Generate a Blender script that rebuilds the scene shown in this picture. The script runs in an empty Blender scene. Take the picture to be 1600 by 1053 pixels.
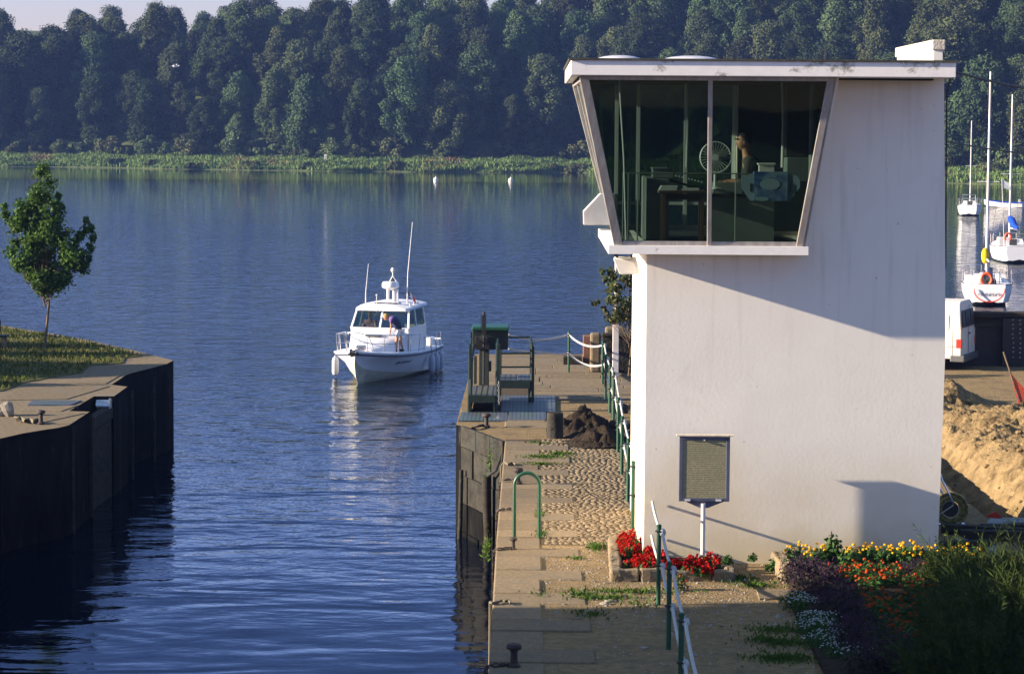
import bpy, bmesh, math, random
import numpy as np
from mathutils import Vector, Matrix, noise as mn

random.seed(7)
C = bpy.context.scene.collection
sc = bpy.context.scene
PI = math.pi

# ------------------------------------------------------------------ camera
F, CX, CY = 4000.0, 800.0, 526.5
ROLL = 0.0066
EYE = Vector((0, 0, 6.5))
_d = Vector(((835 - CX) / F, (CY - 198) / F, -1)).normalized()
_u = Vector((math.sin(ROLL), math.cos(ROLL), 0)); _u.z = -(_u.x * _d.x + _u.y * _d.y) / _d.z
_u.normalize()
_x = _d.cross(_u).normalized()
R3 = Matrix((_x, _d, _u))            # camera coordinates -> world coordinates
cam_d = bpy.data.cameras.new('camera'); cam = bpy.data.objects.new('camera', cam_d); C.objects.link(cam)
cam_d.sensor_width = 36; cam_d.lens = 36 * F / 1600; cam_d.clip_start = 0.5; cam_d.clip_end = 5000
cam.matrix_world = Matrix.Translation(EYE) @ R3.to_4x4()
sc.camera = cam

def ray(px, py):
    return R3 @ Vector((px - CX, -(py - CY), -F))
def G(px, py, z=0.0):                # the point of the horizontal plane z seen at a photo pixel
    r = ray(px, py); t = (z - EYE.z) / r.z
    return EYE + r * t
def V(px, py, Y):                    # the point of the upright plane y=Y seen at a photo pixel
    r = ray(px, py); return EYE + r * ((Y - EYE.y) / r.y)

# ------------------------------------------------------------------ light
SD = Vector((-1, -0.122, 0.295)).normalized()      # towards the sun
w = bpy.data.worlds.new('World'); sc.world = w; w.use_nodes = True
wn = w.node_tree; bg = wn.nodes['Background']
sky = wn.nodes.new('ShaderNodeTexSky'); sky.sky_type = 'NISHITA'; sky.sun_disc = False
sky.sun_elevation = math.asin(SD.z); sky.sun_rotation = math.atan2(SD.x, SD.y)
sky.air_density = 1.0; sky.dust_density = 0.5; sky.ozone_density = 6.0
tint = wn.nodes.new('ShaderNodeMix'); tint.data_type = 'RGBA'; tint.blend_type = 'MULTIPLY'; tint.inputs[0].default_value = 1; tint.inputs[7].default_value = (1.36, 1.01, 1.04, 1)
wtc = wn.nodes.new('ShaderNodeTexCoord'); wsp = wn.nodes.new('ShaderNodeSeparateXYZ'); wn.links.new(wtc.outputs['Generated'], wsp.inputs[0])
wrp = wn.nodes.new('ShaderNodeValToRGB'); wn.links.new(wsp.outputs['Z'], wrp.inputs[0]); er = wrp.color_ramp.elements      # tint added by elevation: dark band dims near-water reflections, warm top lifts wall shade
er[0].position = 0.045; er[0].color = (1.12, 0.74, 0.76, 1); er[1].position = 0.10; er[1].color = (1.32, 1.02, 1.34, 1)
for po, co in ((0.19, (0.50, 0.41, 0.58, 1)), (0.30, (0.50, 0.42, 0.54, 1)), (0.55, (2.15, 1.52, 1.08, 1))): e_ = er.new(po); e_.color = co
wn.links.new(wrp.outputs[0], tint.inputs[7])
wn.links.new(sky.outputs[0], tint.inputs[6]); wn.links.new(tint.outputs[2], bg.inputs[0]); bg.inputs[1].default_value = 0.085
sl = bpy.data.lights.new('sun', 'SUN'); sl.energy = 5.0; sl.angle = math.radians(0.55); sl.color = (1, 0.855, 0.65)
so = bpy.data.objects.new('sun', sl); C.objects.link(so); so.location = (-60, -10, 60)
so.rotation_euler = SD.to_track_quat('Z', 'Y').to_euler()
sc.view_settings.view_transform = 'Standard'; sc.view_settings.look = 'None'
sc.view_settings.exposure = 1.70; sc.view_settings.gamma = 1
sc.cycles.use_denoising = True
sc.cycles.max_bounces = 8; sc.cycles.transparent_max_bounces = 16; sc.cycles.volume_bounces = 0
sc.cycles.sample_clamp_indirect = 6

WATER_Z = -2.4

# ------------------------------------------------------------------ materials
MATS = {}
def mat(name, c1, c2=None, rough=0.8, scale=3.0, bump=0.0, bscale=40.0, metal=0.0, c3=None, scale3=0.6, thr3=(0.55, 0.7), detail=6, stretch=(1, 1, 1), spec=0.5, trans=0.0, rnd=0.0, bdist=0.02, isl=0.0):
    m = bpy.data.materials.new(name); m.use_nodes = True; MATS[name] = m
    nt = m.node_tree; N, L = nt.nodes, nt.links; p = N['Principled BSDF']
    if trans: spec = min(spec, .1)
    p.inputs['Roughness'].default_value = rough; p.inputs['Metallic'].default_value = metal
    p.inputs['Specular IOR Level'].default_value = min(spec, .12) if rough >= .8 else spec
    tc = N.new('ShaderNodeTexCoord'); mp = N.new('ShaderNodeMapping'); mp.inputs['Scale'].default_value = stretch
    L.new(tc.outputs['Object'], mp.inputs[0])
    c2 = c2 or tuple(v * 0.75 for v in c1)
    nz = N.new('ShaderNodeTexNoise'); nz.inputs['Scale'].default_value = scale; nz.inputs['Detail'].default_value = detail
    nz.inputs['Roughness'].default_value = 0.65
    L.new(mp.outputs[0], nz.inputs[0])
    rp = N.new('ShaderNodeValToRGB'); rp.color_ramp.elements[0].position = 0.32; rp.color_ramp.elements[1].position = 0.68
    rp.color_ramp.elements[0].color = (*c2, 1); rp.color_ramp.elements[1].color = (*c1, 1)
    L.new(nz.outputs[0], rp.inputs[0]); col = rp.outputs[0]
    if c3:
        n3 = N.new('ShaderNodeTexNoise'); n3.inputs['Scale'].default_value = scale3; n3.inputs['Detail'].default_value = 8
        n3.inputs['Roughness'].default_value = 0.7
        L.new(mp.outputs[0], n3.inputs[0])
        mr = N.new('ShaderNodeMapRange'); mr.inputs[1].default_value, mr.inputs[2].default_value = thr3
        L.new(n3.outputs[0], mr.inputs[0])
        mx = N.new('ShaderNodeMix'); mx.data_type = 'RGBA'; L.new(mr.outputs[0], mx.inputs[0]); L.new(col, mx.inputs[6])
        mx.inputs[7].default_value = (*c3, 1); col = mx.outputs[2]
    if rnd:
        oi = N.new('ShaderNodeObjectInfo'); hs = N.new('ShaderNodeHueSaturation')
        a = N.new('ShaderNodeMapRange'); a.inputs[3].default_value = 1 - rnd; a.inputs[4].default_value = 1 + rnd
        L.new(oi.outputs['Random'], a.inputs[0]); L.new(a.outputs[0], hs.inputs['Value'])
        b = N.new('ShaderNodeMath'); b.operation = 'MULTIPLY'; b.inputs[1].default_value = 7.13
        fr = N.new('ShaderNodeMath'); fr.operation = 'FRACT'; L.new(oi.outputs['Random'], b.inputs[0]); L.new(b.outputs[0], fr.inputs[0])
        h = N.new('ShaderNodeMapRange'); h.inputs[3].default_value = 0.455; h.inputs[4].default_value = 0.535
        L.new(fr.outputs[0], h.inputs[0]); L.new(h.outputs[0], hs.inputs['Hue'])
        L.new(col, hs.inputs['Color']); col = hs.outputs[0]
    if isl:
        ge = N.new('ShaderNodeNewGeometry'); a = N.new('ShaderNodeMapRange'); a.inputs[3].default_value = 1 - isl; a.inputs[4].default_value = 1 + isl
        L.new(ge.outputs['Random Per Island'], a.inputs[0]); hs = N.new('ShaderNodeHueSaturation'); L.new(a.outputs[0], hs.inputs['Value']); L.new(col, hs.inputs['Color']); col = hs.outputs[0]
    L.new(col, p.inputs['Base Color'])
    if bump:
        bn = N.new('ShaderNodeTexNoise'); bn.inputs['Scale'].default_value = bscale; bn.inputs['Detail'].default_value = 5
        L.new(mp.outputs[0], bn.inputs[0])
        bp = N.new('ShaderNodeBump'); bp.inputs['Strength'].default_value = bump; bp.inputs['Distance'].default_value = bdist
        L.new(bn.outputs[0], bp.inputs['Height']); L.new(bp.outputs[0], p.inputs['Normal'])
    if trans:
        tr = N.new('ShaderNodeBsdfTranslucent'); L.new(col, tr.inputs[0])
        ms = N.new('ShaderNodeMixShader'); ms.inputs[0].default_value = trans
        L.new(p.outputs[0], ms.inputs[1]); L.new(tr.outputs[0], ms.inputs[2])
        L.new(ms.outputs[0], N['Material Output'].inputs[0])
    return m

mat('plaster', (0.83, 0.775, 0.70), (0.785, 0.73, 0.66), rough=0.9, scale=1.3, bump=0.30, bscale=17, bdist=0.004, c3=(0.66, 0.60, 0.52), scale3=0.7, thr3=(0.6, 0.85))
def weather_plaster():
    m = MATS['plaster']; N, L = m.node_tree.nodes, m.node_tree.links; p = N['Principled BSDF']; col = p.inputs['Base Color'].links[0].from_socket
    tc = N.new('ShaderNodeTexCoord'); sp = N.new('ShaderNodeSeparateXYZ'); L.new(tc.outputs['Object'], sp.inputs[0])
    def noise(scale, st, det=5):
        mp = N.new('ShaderNodeMapping'); mp.inputs['Scale'].default_value = st; L.new(tc.outputs['Object'], mp.inputs[0]); n = N.new('ShaderNodeTexNoise'); n.inputs['Scale'].default_value = scale; n.inputs['Detail'].default_value = det; L.new(mp.outputs[0], n.inputs[0]); return n.outputs[0]
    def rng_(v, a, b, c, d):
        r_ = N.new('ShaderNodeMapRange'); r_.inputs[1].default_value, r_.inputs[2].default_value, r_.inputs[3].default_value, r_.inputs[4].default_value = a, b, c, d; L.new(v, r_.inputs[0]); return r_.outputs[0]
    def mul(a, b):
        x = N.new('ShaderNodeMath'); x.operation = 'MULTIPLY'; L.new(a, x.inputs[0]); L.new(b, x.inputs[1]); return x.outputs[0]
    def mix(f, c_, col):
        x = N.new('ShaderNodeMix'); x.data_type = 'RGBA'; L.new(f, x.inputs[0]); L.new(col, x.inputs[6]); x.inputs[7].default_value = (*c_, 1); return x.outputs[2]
    low_cream = mul(rng_(sp.outputs['Z'], 0.1, 1.9, .95, 0), rng_(noise(1.1, (1, 1, 1)), .35, .6, .45, 1)); col = mix(low_cream, (0.60, 0.50, 0.33), col)  # patchy cream tone, stronger towards the foot of the wall
    streak = mul(rng_(noise(5, (1.6, 1.6, .10)), .53, .75, 0, .34), rng_(sp.outputs['Z'], 2.2, 4.6, .15, 1)); col = mix(streak, (0.50, 0.45, 0.38), col)
    pits = rng_(noise(16, (1, 1, 1), 2), .745, .765, 0, .85); col = mix(pits, (0.12, 0.10, 0.08), col)
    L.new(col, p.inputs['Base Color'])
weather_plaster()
mat('hood_shade_grey', (0.40, 0.39, 0.42), (0.33, 0.32, 0.35), rough=0.7, scale=5)  # grey carries the shade of the hood's front face in its base colour
mat('fascia_paint', (0.88, 0.83, 0.79), (0.80, 0.75, 0.71), rough=0.85, scale=6, bump=0.3, bscale=60, bdist=0.004, c3=(0.12, 0.12, 0.07), scale3=1.7, thr3=(0.57, 0.68), stretch=(1, 1, 1.3))
mat('roof_felt', (0.09, 0.09, 0.07), (0.05, 0.05, 0.04), rough=0.95, scale=5, bump=0.4)
mat('old_paint', (0.62, 0.55, 0.46), (0.42, 0.36, 0.28), rough=0.9, scale=8, bump=0.4, bscale=30, c3=(0.10, 0.09, 0.07), scale3=4, thr3=(0.6, 0.7))
mat('alu', (0.42, 0.38, 0.35), (0.26, 0.23, 0.21), rough=0.45, scale=12, metal=0.4, stretch=(1, 1, .3))
mat('dome_plastic', (0.62, 0.58, 0.62), (0.5, 0.47, 0.5), rough=0.3)
mat('granite', (0.245, 0.185, 0.115), (0.13, 0.098, 0.06), rough=0.9, scale=22, bump=0.6, bscale=50, bdist=0.01, c3=(0.13, 0.115, 0.095), scale3=1.6, thr3=(0.5, 0.75), isl=0.16)
mat('concrete', (0.225, 0.17, 0.105), (0.115, 0.09, 0.06), rough=0.92, scale=9, bump=0.5, bscale=40, bdist=0.01, c3=(0.16, 0.14, 0.12), scale3=1.1, thr3=(0.52, 0.7), isl=0.12)
mat('cobble', (0.245, 0.185, 0.115), (0.15, 0.113, 0.072), rough=0.9, scale=9, bump=0.5, bscale=60, bdist=0.01, isl=0.35)
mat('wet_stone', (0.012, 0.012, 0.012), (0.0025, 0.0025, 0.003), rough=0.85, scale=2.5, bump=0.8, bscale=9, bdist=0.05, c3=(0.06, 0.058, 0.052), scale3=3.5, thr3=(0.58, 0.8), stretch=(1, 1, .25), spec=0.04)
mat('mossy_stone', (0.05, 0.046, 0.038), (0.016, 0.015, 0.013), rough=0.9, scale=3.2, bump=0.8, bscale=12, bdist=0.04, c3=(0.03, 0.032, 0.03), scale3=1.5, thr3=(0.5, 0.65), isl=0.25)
mat('steel_dark', (0.03, 0.03, 0.035), (0.015, 0.012, 0.012), rough=0.55, scale=20, metal=0.3)
mat('iron_rust', (0.05, 0.028, 0.022), (0.02, 0.015, 0.014), rough=0.7, scale=25, bump=0.5, bscale=60)
mat('green_paint', (0.008, 0.075, 0.035), (0.005, 0.045, 0.022), rough=0.42, scale=14, c3=(0.05, 0.04, 0.02), scale3=14, thr3=(0.66, 0.75))
mat('dark_green', (0.006, 0.022, 0.015), (0.003, 0.010, 0.007), rough=0.5, scale=8, c3=(0.03, 0.025, 0.015), scale3=9, thr3=(0.62, 0.72))
mat('olive_paint', (0.032, 0.042, 0.026), (0.02, 0.026, 0.018), rough=0.6, scale=9)
mat('rope_white', (0.52, 0.51, 0.49), (0.30, 0.30, 0.29), rough=0.85, scale=30)
mat('rope_old', (0.20, 0.175, 0.13), (0.14, 0.12, 0.09), rough=0.95, scale=30, bump=1.0, bscale=90)
mat('gelcoat', (0.80, 0.79, 0.79), (0.76, 0.75, 0.76), rough=0.22, scale=2)
mat('gelcoat_deck', (0.74, 0.71, 0.74), (0.70, 0.67, 0.70), rough=0.5, scale=3)
mat('cream_boot', (0.62, 0.58, 0.42), (0.40, 0.38, 0.28), rough=0.5, scale=3)
mat('navy', (0.02, 0.03, 0.09), (0.012, 0.02, 0.06), rough=0.5)
mat('antifoul', (0.012, 0.03, 0.04), (0.008, 0.02, 0.03), rough=0.7)
mat('black_rubber', (0.015, 0.015, 0.015), rough=0.6)
mat('chrome', (0.60, 0.60, 0.62), (0.45, 0.45, 0.47), rough=0.25, metal=0.9)
mat('white_alu', (0.66, 0.62, 0.62), (0.55, 0.52, 0.52), rough=0.4, scale=5)
mat('fender', (0.46, 0.48, 0.56), (0.36, 0.38, 0.46), rough=0.45)
mat('red_plastic', (0.62, 0.035, 0.02), (0.5, 0.03, 0.02), rough=0.4)
mat('orange_plastic', (0.75, 0.10, 0.02), (0.6, 0.07, 0.02), rough=0.5)
mat('yellow_cloth', (0.75, 0.48, 0.02), (0.6, 0.36, 0.02), rough=0.8)
mat('blue_cloth', (0.01, 0.06, 0.42), (0.008, 0.04, 0.28), rough=0.8)
mat('white_cloth', (0.72, 0.72, 0.72), (0.6, 0.6, 0.6), rough=0.8)
mat('skin', (0.46, 0.22, 0.13), (0.38, 0.18, 0.10), rough=0.6)
mat('hair_blond', (0.42, 0.28, 0.11), (0.28, 0.18, 0.07), rough=0.8, scale=40)
mat('hair_grey', (0.16, 0.13, 0.11), (0.10, 0.08, 0.07), rough=0.8, scale=40)
mat('purple_cloth', (0.14, 0.09, 0.24), (0.10, 0.07, 0.18), rough=0.85)
mat('dark_cloth', (0.075, 0.08, 0.07), (0.05, 0.055, 0.05), rough=0.9)
mat('cap_cloth', (0.035, 0.03, 0.03), rough=0.9)
mat('plaid', (0.55, 0.08, 0.10), (0.70, 0.55, 0.55), rough=0.85, scale=9, detail=1)
mat('van_paint', (0.66, 0.61, 0.54), (0.62, 0.57, 0.50), spec=0.15, rough=0.6, scale=2, c3=(0.45, 0.38, 0.3), scale3=1.2, thr3=(0.6, 0.9))
mat('grey_plastic', (0.10, 0.10, 0.10), (0.07, 0.07, 0.07), rough=0.6)
mat('old_timber', (0.055, 0.045, 0.036), (0.02, 0.017, 0.014), rough=0.85, scale=3, bump=0.6, bscale=14, stretch=(.3, 1, 2))
mat('board_grey', (0.30, 0.30, 0.31), (0.20, 0.20, 0.21), rough=0.9, scale=4, bump=0.3, stretch=(.4, 1, 1))
mat('brick_red', (0.24, 0.12, 0.075), (0.15, 0.075, 0.05), rough=0.9, scale=6, bump=0.6)
mat('soil_dark', (0.040, 0.028, 0.019), (0.014, 0.010, 0.007), rough=1, scale=6, bump=1.0, bscale=22, bdist=0.05)
mat('soil_light', (0.245, 0.17, 0.084), (0.13, 0.09, 0.046), rough=1, scale=2.5, bump=1.0, bscale=11, bdist=0.06, c3=(0.07, 0.045, 0.022), scale3=1.7, thr3=(0.52, 0.66))
mat('joint_soil', (0.085, 0.062, 0.038), (0.05, 0.038, 0.024), rough=1, scale=8)
mat('rock', (0.34, 0.30, 0.25), (0.2, 0.17, 0.14), rough=0.9, scale=6, bump=0.6)
mat('bark', (0.20, 0.15, 0.10), (0.10, 0.075, 0.05), rough=0.95, scale=12, bump=0.8, stretch=(1, 1, .3))
mat('bark_dark', (0.06, 0.05, 0.04), (0.03, 0.025, 0.02), rough=0.95, scale=4, bump=0.8)
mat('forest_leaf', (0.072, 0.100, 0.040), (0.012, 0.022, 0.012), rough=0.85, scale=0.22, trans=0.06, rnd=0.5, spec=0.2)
mat('scrub_leaf', (0.095, 0.12, 0.05), (0.05, 0.065, 0.035), rough=0.85, scale=0.6, trans=0.18, rnd=0.3, spec=0.2)
mat('maple_leaf', (0.085, 0.155, 0.028), (0.025, 0.06, 0.012), rough=0.6, scale=6, spec=0.2, trans=0.3, c3=(0.16, 0.14, 0.03), scale3=3.0, thr3=(0.62, 0.72))
mat('rosehip_leaf', (0.07, 0.10, 0.03), (0.03, 0.045, 0.015), rough=0.7, scale=8, trans=0.2, c3=(0.30, 0.16, 0.09), scale3=9, thr3=(0.56, 0.6))
mat('juniper', (0.052, 0.078, 0.014), (0.007, 0.014, 0.004), rough=0.7, scale=9, trans=0.12)
mat('bed_leaf', (0.05, 0.11, 0.025), (0.02, 0.05, 0.012), rough=0.6, scale=14, trans=0.2)
mat('heather_leaf', (0.032, 0.028, 0.022), (0.014, 0.014, 0.010), rough=0.8, scale=14, trans=0.1, c3=(0.06, 0.035, 0.045), scale3=12, thr3=(0.5, 0.6))
mat('petal_red', (0.46, 0.010, 0.006), (0.22, 0.006, 0.004), rough=0.6, scale=30, trans=0.25)
mat('petal_yellow', (0.75, 0.46, 0.01), (0.65, 0.33, 0.01), rough=0.6, scale=30, trans=0.2)
mat('petal_orange', (0.52, 0.085, 0.008), (0.30, 0.03, 0.005), rough=0.6, scale=30, trans=0.2)
mat('petal_purple', (0.07, 0.035, 0.07), (0.03, 0.018, 0.036), rough=0.7, scale=30, trans=0.2)
mat('petal_white', (0.42, 0.47, 0.45), (0.5, 0.56, 0.55), rough=0.7, scale=30, trans=0.2)
mat('grass_blade', (0.085, 0.10, 0.02), (0.035, 0.055, 0.010), rough=0.7, scale=2.0, trans=0.2, c3=(0.22, 0.18, 0.07), scale3=1.6, thr3=(0.5, 0.65))
mat('weed', (0.075, 0.13, 0.02), (0.035, 0.07, 0.012), rough=0.7, scale=8, trans=0.2)
mat('reed', (0.155, 0.225, 0.065), (0.08, 0.13, 0.045), rough=0.8, scale=0.05, trans=0.2, c3=(0.20, 0.12, 0.07), scale3=0.045, thr3=(0.57, 0.66))
mat('hill_soil', (0.08, 0.10, 0.04), (0.05, 0.065, 0.03), rough=1, scale=0.3, c3=(0.20, 0.11, 0.065), scale3=0.05, thr3=(0.6, 0.7))
mat('red_net', (0.65, 0.05, 0.02), (0.55, 0.04, 0.02), rough=0.7)
mat('cab_grey', (0.17, 0.20, 0.185), (0.12, 0.15, 0.14), rough=0.6)
mat('cab_lining', (0.028, 0.040, 0.035), (0.02, 0.028, 0.025), rough=0.9)
mat('cab_dark', (0.05, 0.05, 0.045), (0.03, 0.03, 0.03), rough=0.6)
mat('cab_wood', (0.10, 0.06, 0.035), (0.06, 0.035, 0.02), rough=0.5, scale=6)
mat('cab_white', (0.70, 0.72, 0.70), (0.62, 0.64, 0.62), rough=0.5)
mat('box_blue', (0.02, 0.08, 0.30), (0.30, 0.42, 0.55), rough=0.5, scale=5, detail=2)
mat('box_pale', (0.34, 0.46, 0.55), (0.30, 0.42, 0.52), rough=0.5)
mat('hose_yellow', (0.30, 0.25, 0.05), (0.02, 0.02, 0.015), rough=0.6, scale=20)
mat('lamp_glass', (0.75, 0.73, 0.70), (0.68, 0.66, 0.62), rough=0.15)
mat('frame_blue', (0.12, 0.13, 0.19), (0.08, 0.09, 0.14), rough=0.4, metal=0.3)
mat('buoy_white', (0.75, 0.72, 0.65), rough=0.5)
mat('whitewash', (0.7, 0.67, 0.6), (0.6, 0.57, 0.5), rough=0.9)
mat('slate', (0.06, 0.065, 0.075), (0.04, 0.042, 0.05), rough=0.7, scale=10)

def glass_mat(name, tint, refl=1.0):
    m = bpy.data.materials.new(name); m.use_nodes = True; MATS[name] = m
    N, L = m.node_tree.nodes, m.node_tree.links; N.remove(N['Principled BSDF'])
    t = N.new('ShaderNodeBsdfTransparent'); t.inputs[0].default_value = (*tint, 1)
    g = N.new('ShaderNodeBsdfGlossy'); g.inputs[1].default_value = 0.02; g.inputs[0].default_value = (refl * .62, refl * .86, refl * .88, 1)
    # slightly wavy reflections
    tc = N.new('ShaderNodeTexCoord'); nz = N.new('ShaderNodeTexNoise'); nz.inputs['Scale'].default_value = 1.5
    bp = N.new('ShaderNodeBump'); bp.inputs['Strength'].default_value = 0.08; bp.inputs['Distance'].default_value = 0.02
    L.new(tc.outputs['Object'], nz.inputs[0]); L.new(nz.outputs[0], bp.inputs['Height']); L.new(bp.outputs[0], g.inputs['Normal'])
    f = N.new('ShaderNodeFresnel'); f.inputs[0].default_value = 1.5
    mx = N.new('ShaderNodeMixShader'); L.new(f.outputs[0], mx.inputs[0]); L.new(t.outputs[0], mx.inputs[1]); L.new(g.outputs[0], mx.inputs[2])
    L.new(mx.outputs[0], N['Material Output'].inputs[0]); return m
glass_mat('tint_glass', (0.17, 0.235, 0.22))
glass_mat('tint_glass_side', (0.80, 0.84, 0.82))
glass_mat('boat_glass', (0.30, 0.36, 0.38))

def notice_mat():
    m = bpy.data.materials.new('notice_sheet'); m.use_nodes = True; MATS['notice_sheet'] = m
    N, L = m.node_tree.nodes, m.node_tree.links; p = N['Principled BSDF']; p.inputs['Roughness'].default_value = 0.6
    tc = N.new('ShaderNodeTexCoord'); sp = N.new('ShaderNodeSeparateXYZ'); L.new(tc.outputs['Object'], sp.inputs[0])
    def wave(src, k):
        a = N.new('ShaderNodeMath'); a.operation = 'MULTIPLY'; a.inputs[1].default_value = k; L.new(src, a.inputs[0])
        s = N.new('ShaderNodeMath'); s.operation = 'SINE'; L.new(a.outputs[0], s.inputs[0]); return s.outputs[0]
    rows = wave(sp.outputs['Z'], 2 * PI / 0.0275)
    gt = N.new('ShaderNodeMath'); gt.operation = 'GREATER_THAN'; gt.inputs[1].default_value = 0.1; L.new(rows, gt.inputs[0])
    mp = N.new('ShaderNodeMapping'); mp.inputs['Scale'].default_value = (60, 1, 36); L.new(tc.outputs['Object'], mp.inputs[0])
    nz = N.new('ShaderNodeTexNoise'); nz.inputs['Scale'].default_value = 1.0; nz.inputs['Detail'].default_value = 2; L.new(mp.outputs[0], nz.inputs[0])
    g2 = N.new('ShaderNodeMath'); g2.operation = 'GREATER_THAN'; g2.inputs[1].default_value = 0.44; L.new(nz.outputs[0], g2.inputs[0])
    mu = N.new('ShaderNodeMath'); mu.operation = 'MULTIPLY'; L.new(gt.outputs[0], mu.inputs[0]); L.new(g2.outputs[0], mu.inputs[1])
    n2 = N.new('ShaderNodeTexNoise'); n2.inputs['Scale'].default_value = 3.5; L.new(tc.outputs['Object'], n2.inputs[0])
    r2 = N.new('ShaderNodeValToRGB'); L.new(n2.outputs[0], r2.inputs[0])
    r2.color_ramp.elements[0].color = (0.23, 0.24, 0.13, 1); r2.color_ramp.elements[1].color = (0.33, 0.28, 0.17, 1)
    mx = N.new('ShaderNodeMix'); mx.data_type = 'RGBA'; L.new(mu.outputs[0], mx.inputs[0]); L.new(r2.outputs[0], mx.inputs[6])
    mx.inputs[7].default_value = (0.15, 0.135, 0.085, 1); L.new(mx.outputs[2], p.inputs['Base Color'])
notice_mat()

def grating_mat(name, c1, c2, k):
    m = bpy.data.materials.new(name); m.use_nodes = True; MATS[name] = m
    N, L = m.node_tree.nodes, m.node_tree.links; p = N['Principled BSDF']; p.inputs['Roughness'].default_value = 0.5
    tc = N.new('ShaderNodeTexCoord'); br = N.new('ShaderNodeTexBrick'); br.offset = 0
    br.inputs['Scale'].default_value = 1; br.inputs['Mortar Size'].default_value = k * 0.14; br.inputs['Brick Width'].default_value = k
    br.inputs['Row Height'].default_value = k * 1.3; br.inputs['Color1'].default_value = (*c1, 1); br.inputs['Color2'].default_value = (*[v * .85 for v in c1], 1)
    br.inputs['Mortar'].default_value = (*c2, 1); L.new(tc.outputs['Object'], br.inputs[0])
    nz = N.new('ShaderNodeTexNoise'); nz.inputs['Scale'].default_value = 1.6; nz.inputs['Detail'].default_value = 8; L.new(tc.outputs['Object'], nz.inputs[0])
    mx = N.new('ShaderNodeMix'); mx.data_type = 'RGBA'; mx.blend_type = 'MULTIPLY'; mx.inputs[0].default_value = 0.7
    L.new(br.outputs[0], mx.inputs[6]); L.new(nz.outputs['Color'], mx.inputs[7]); L.new(mx.outputs[2], p.inputs['Base Color'])
grating_mat('grating', (0.13, 0.17, 0.19), (0.04, 0.05, 0.06), 0.09)
grating_mat('grating_dark', (0.16, 0.165, 0.14), (0.008, 0.01, 0.008), 0.13)

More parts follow.
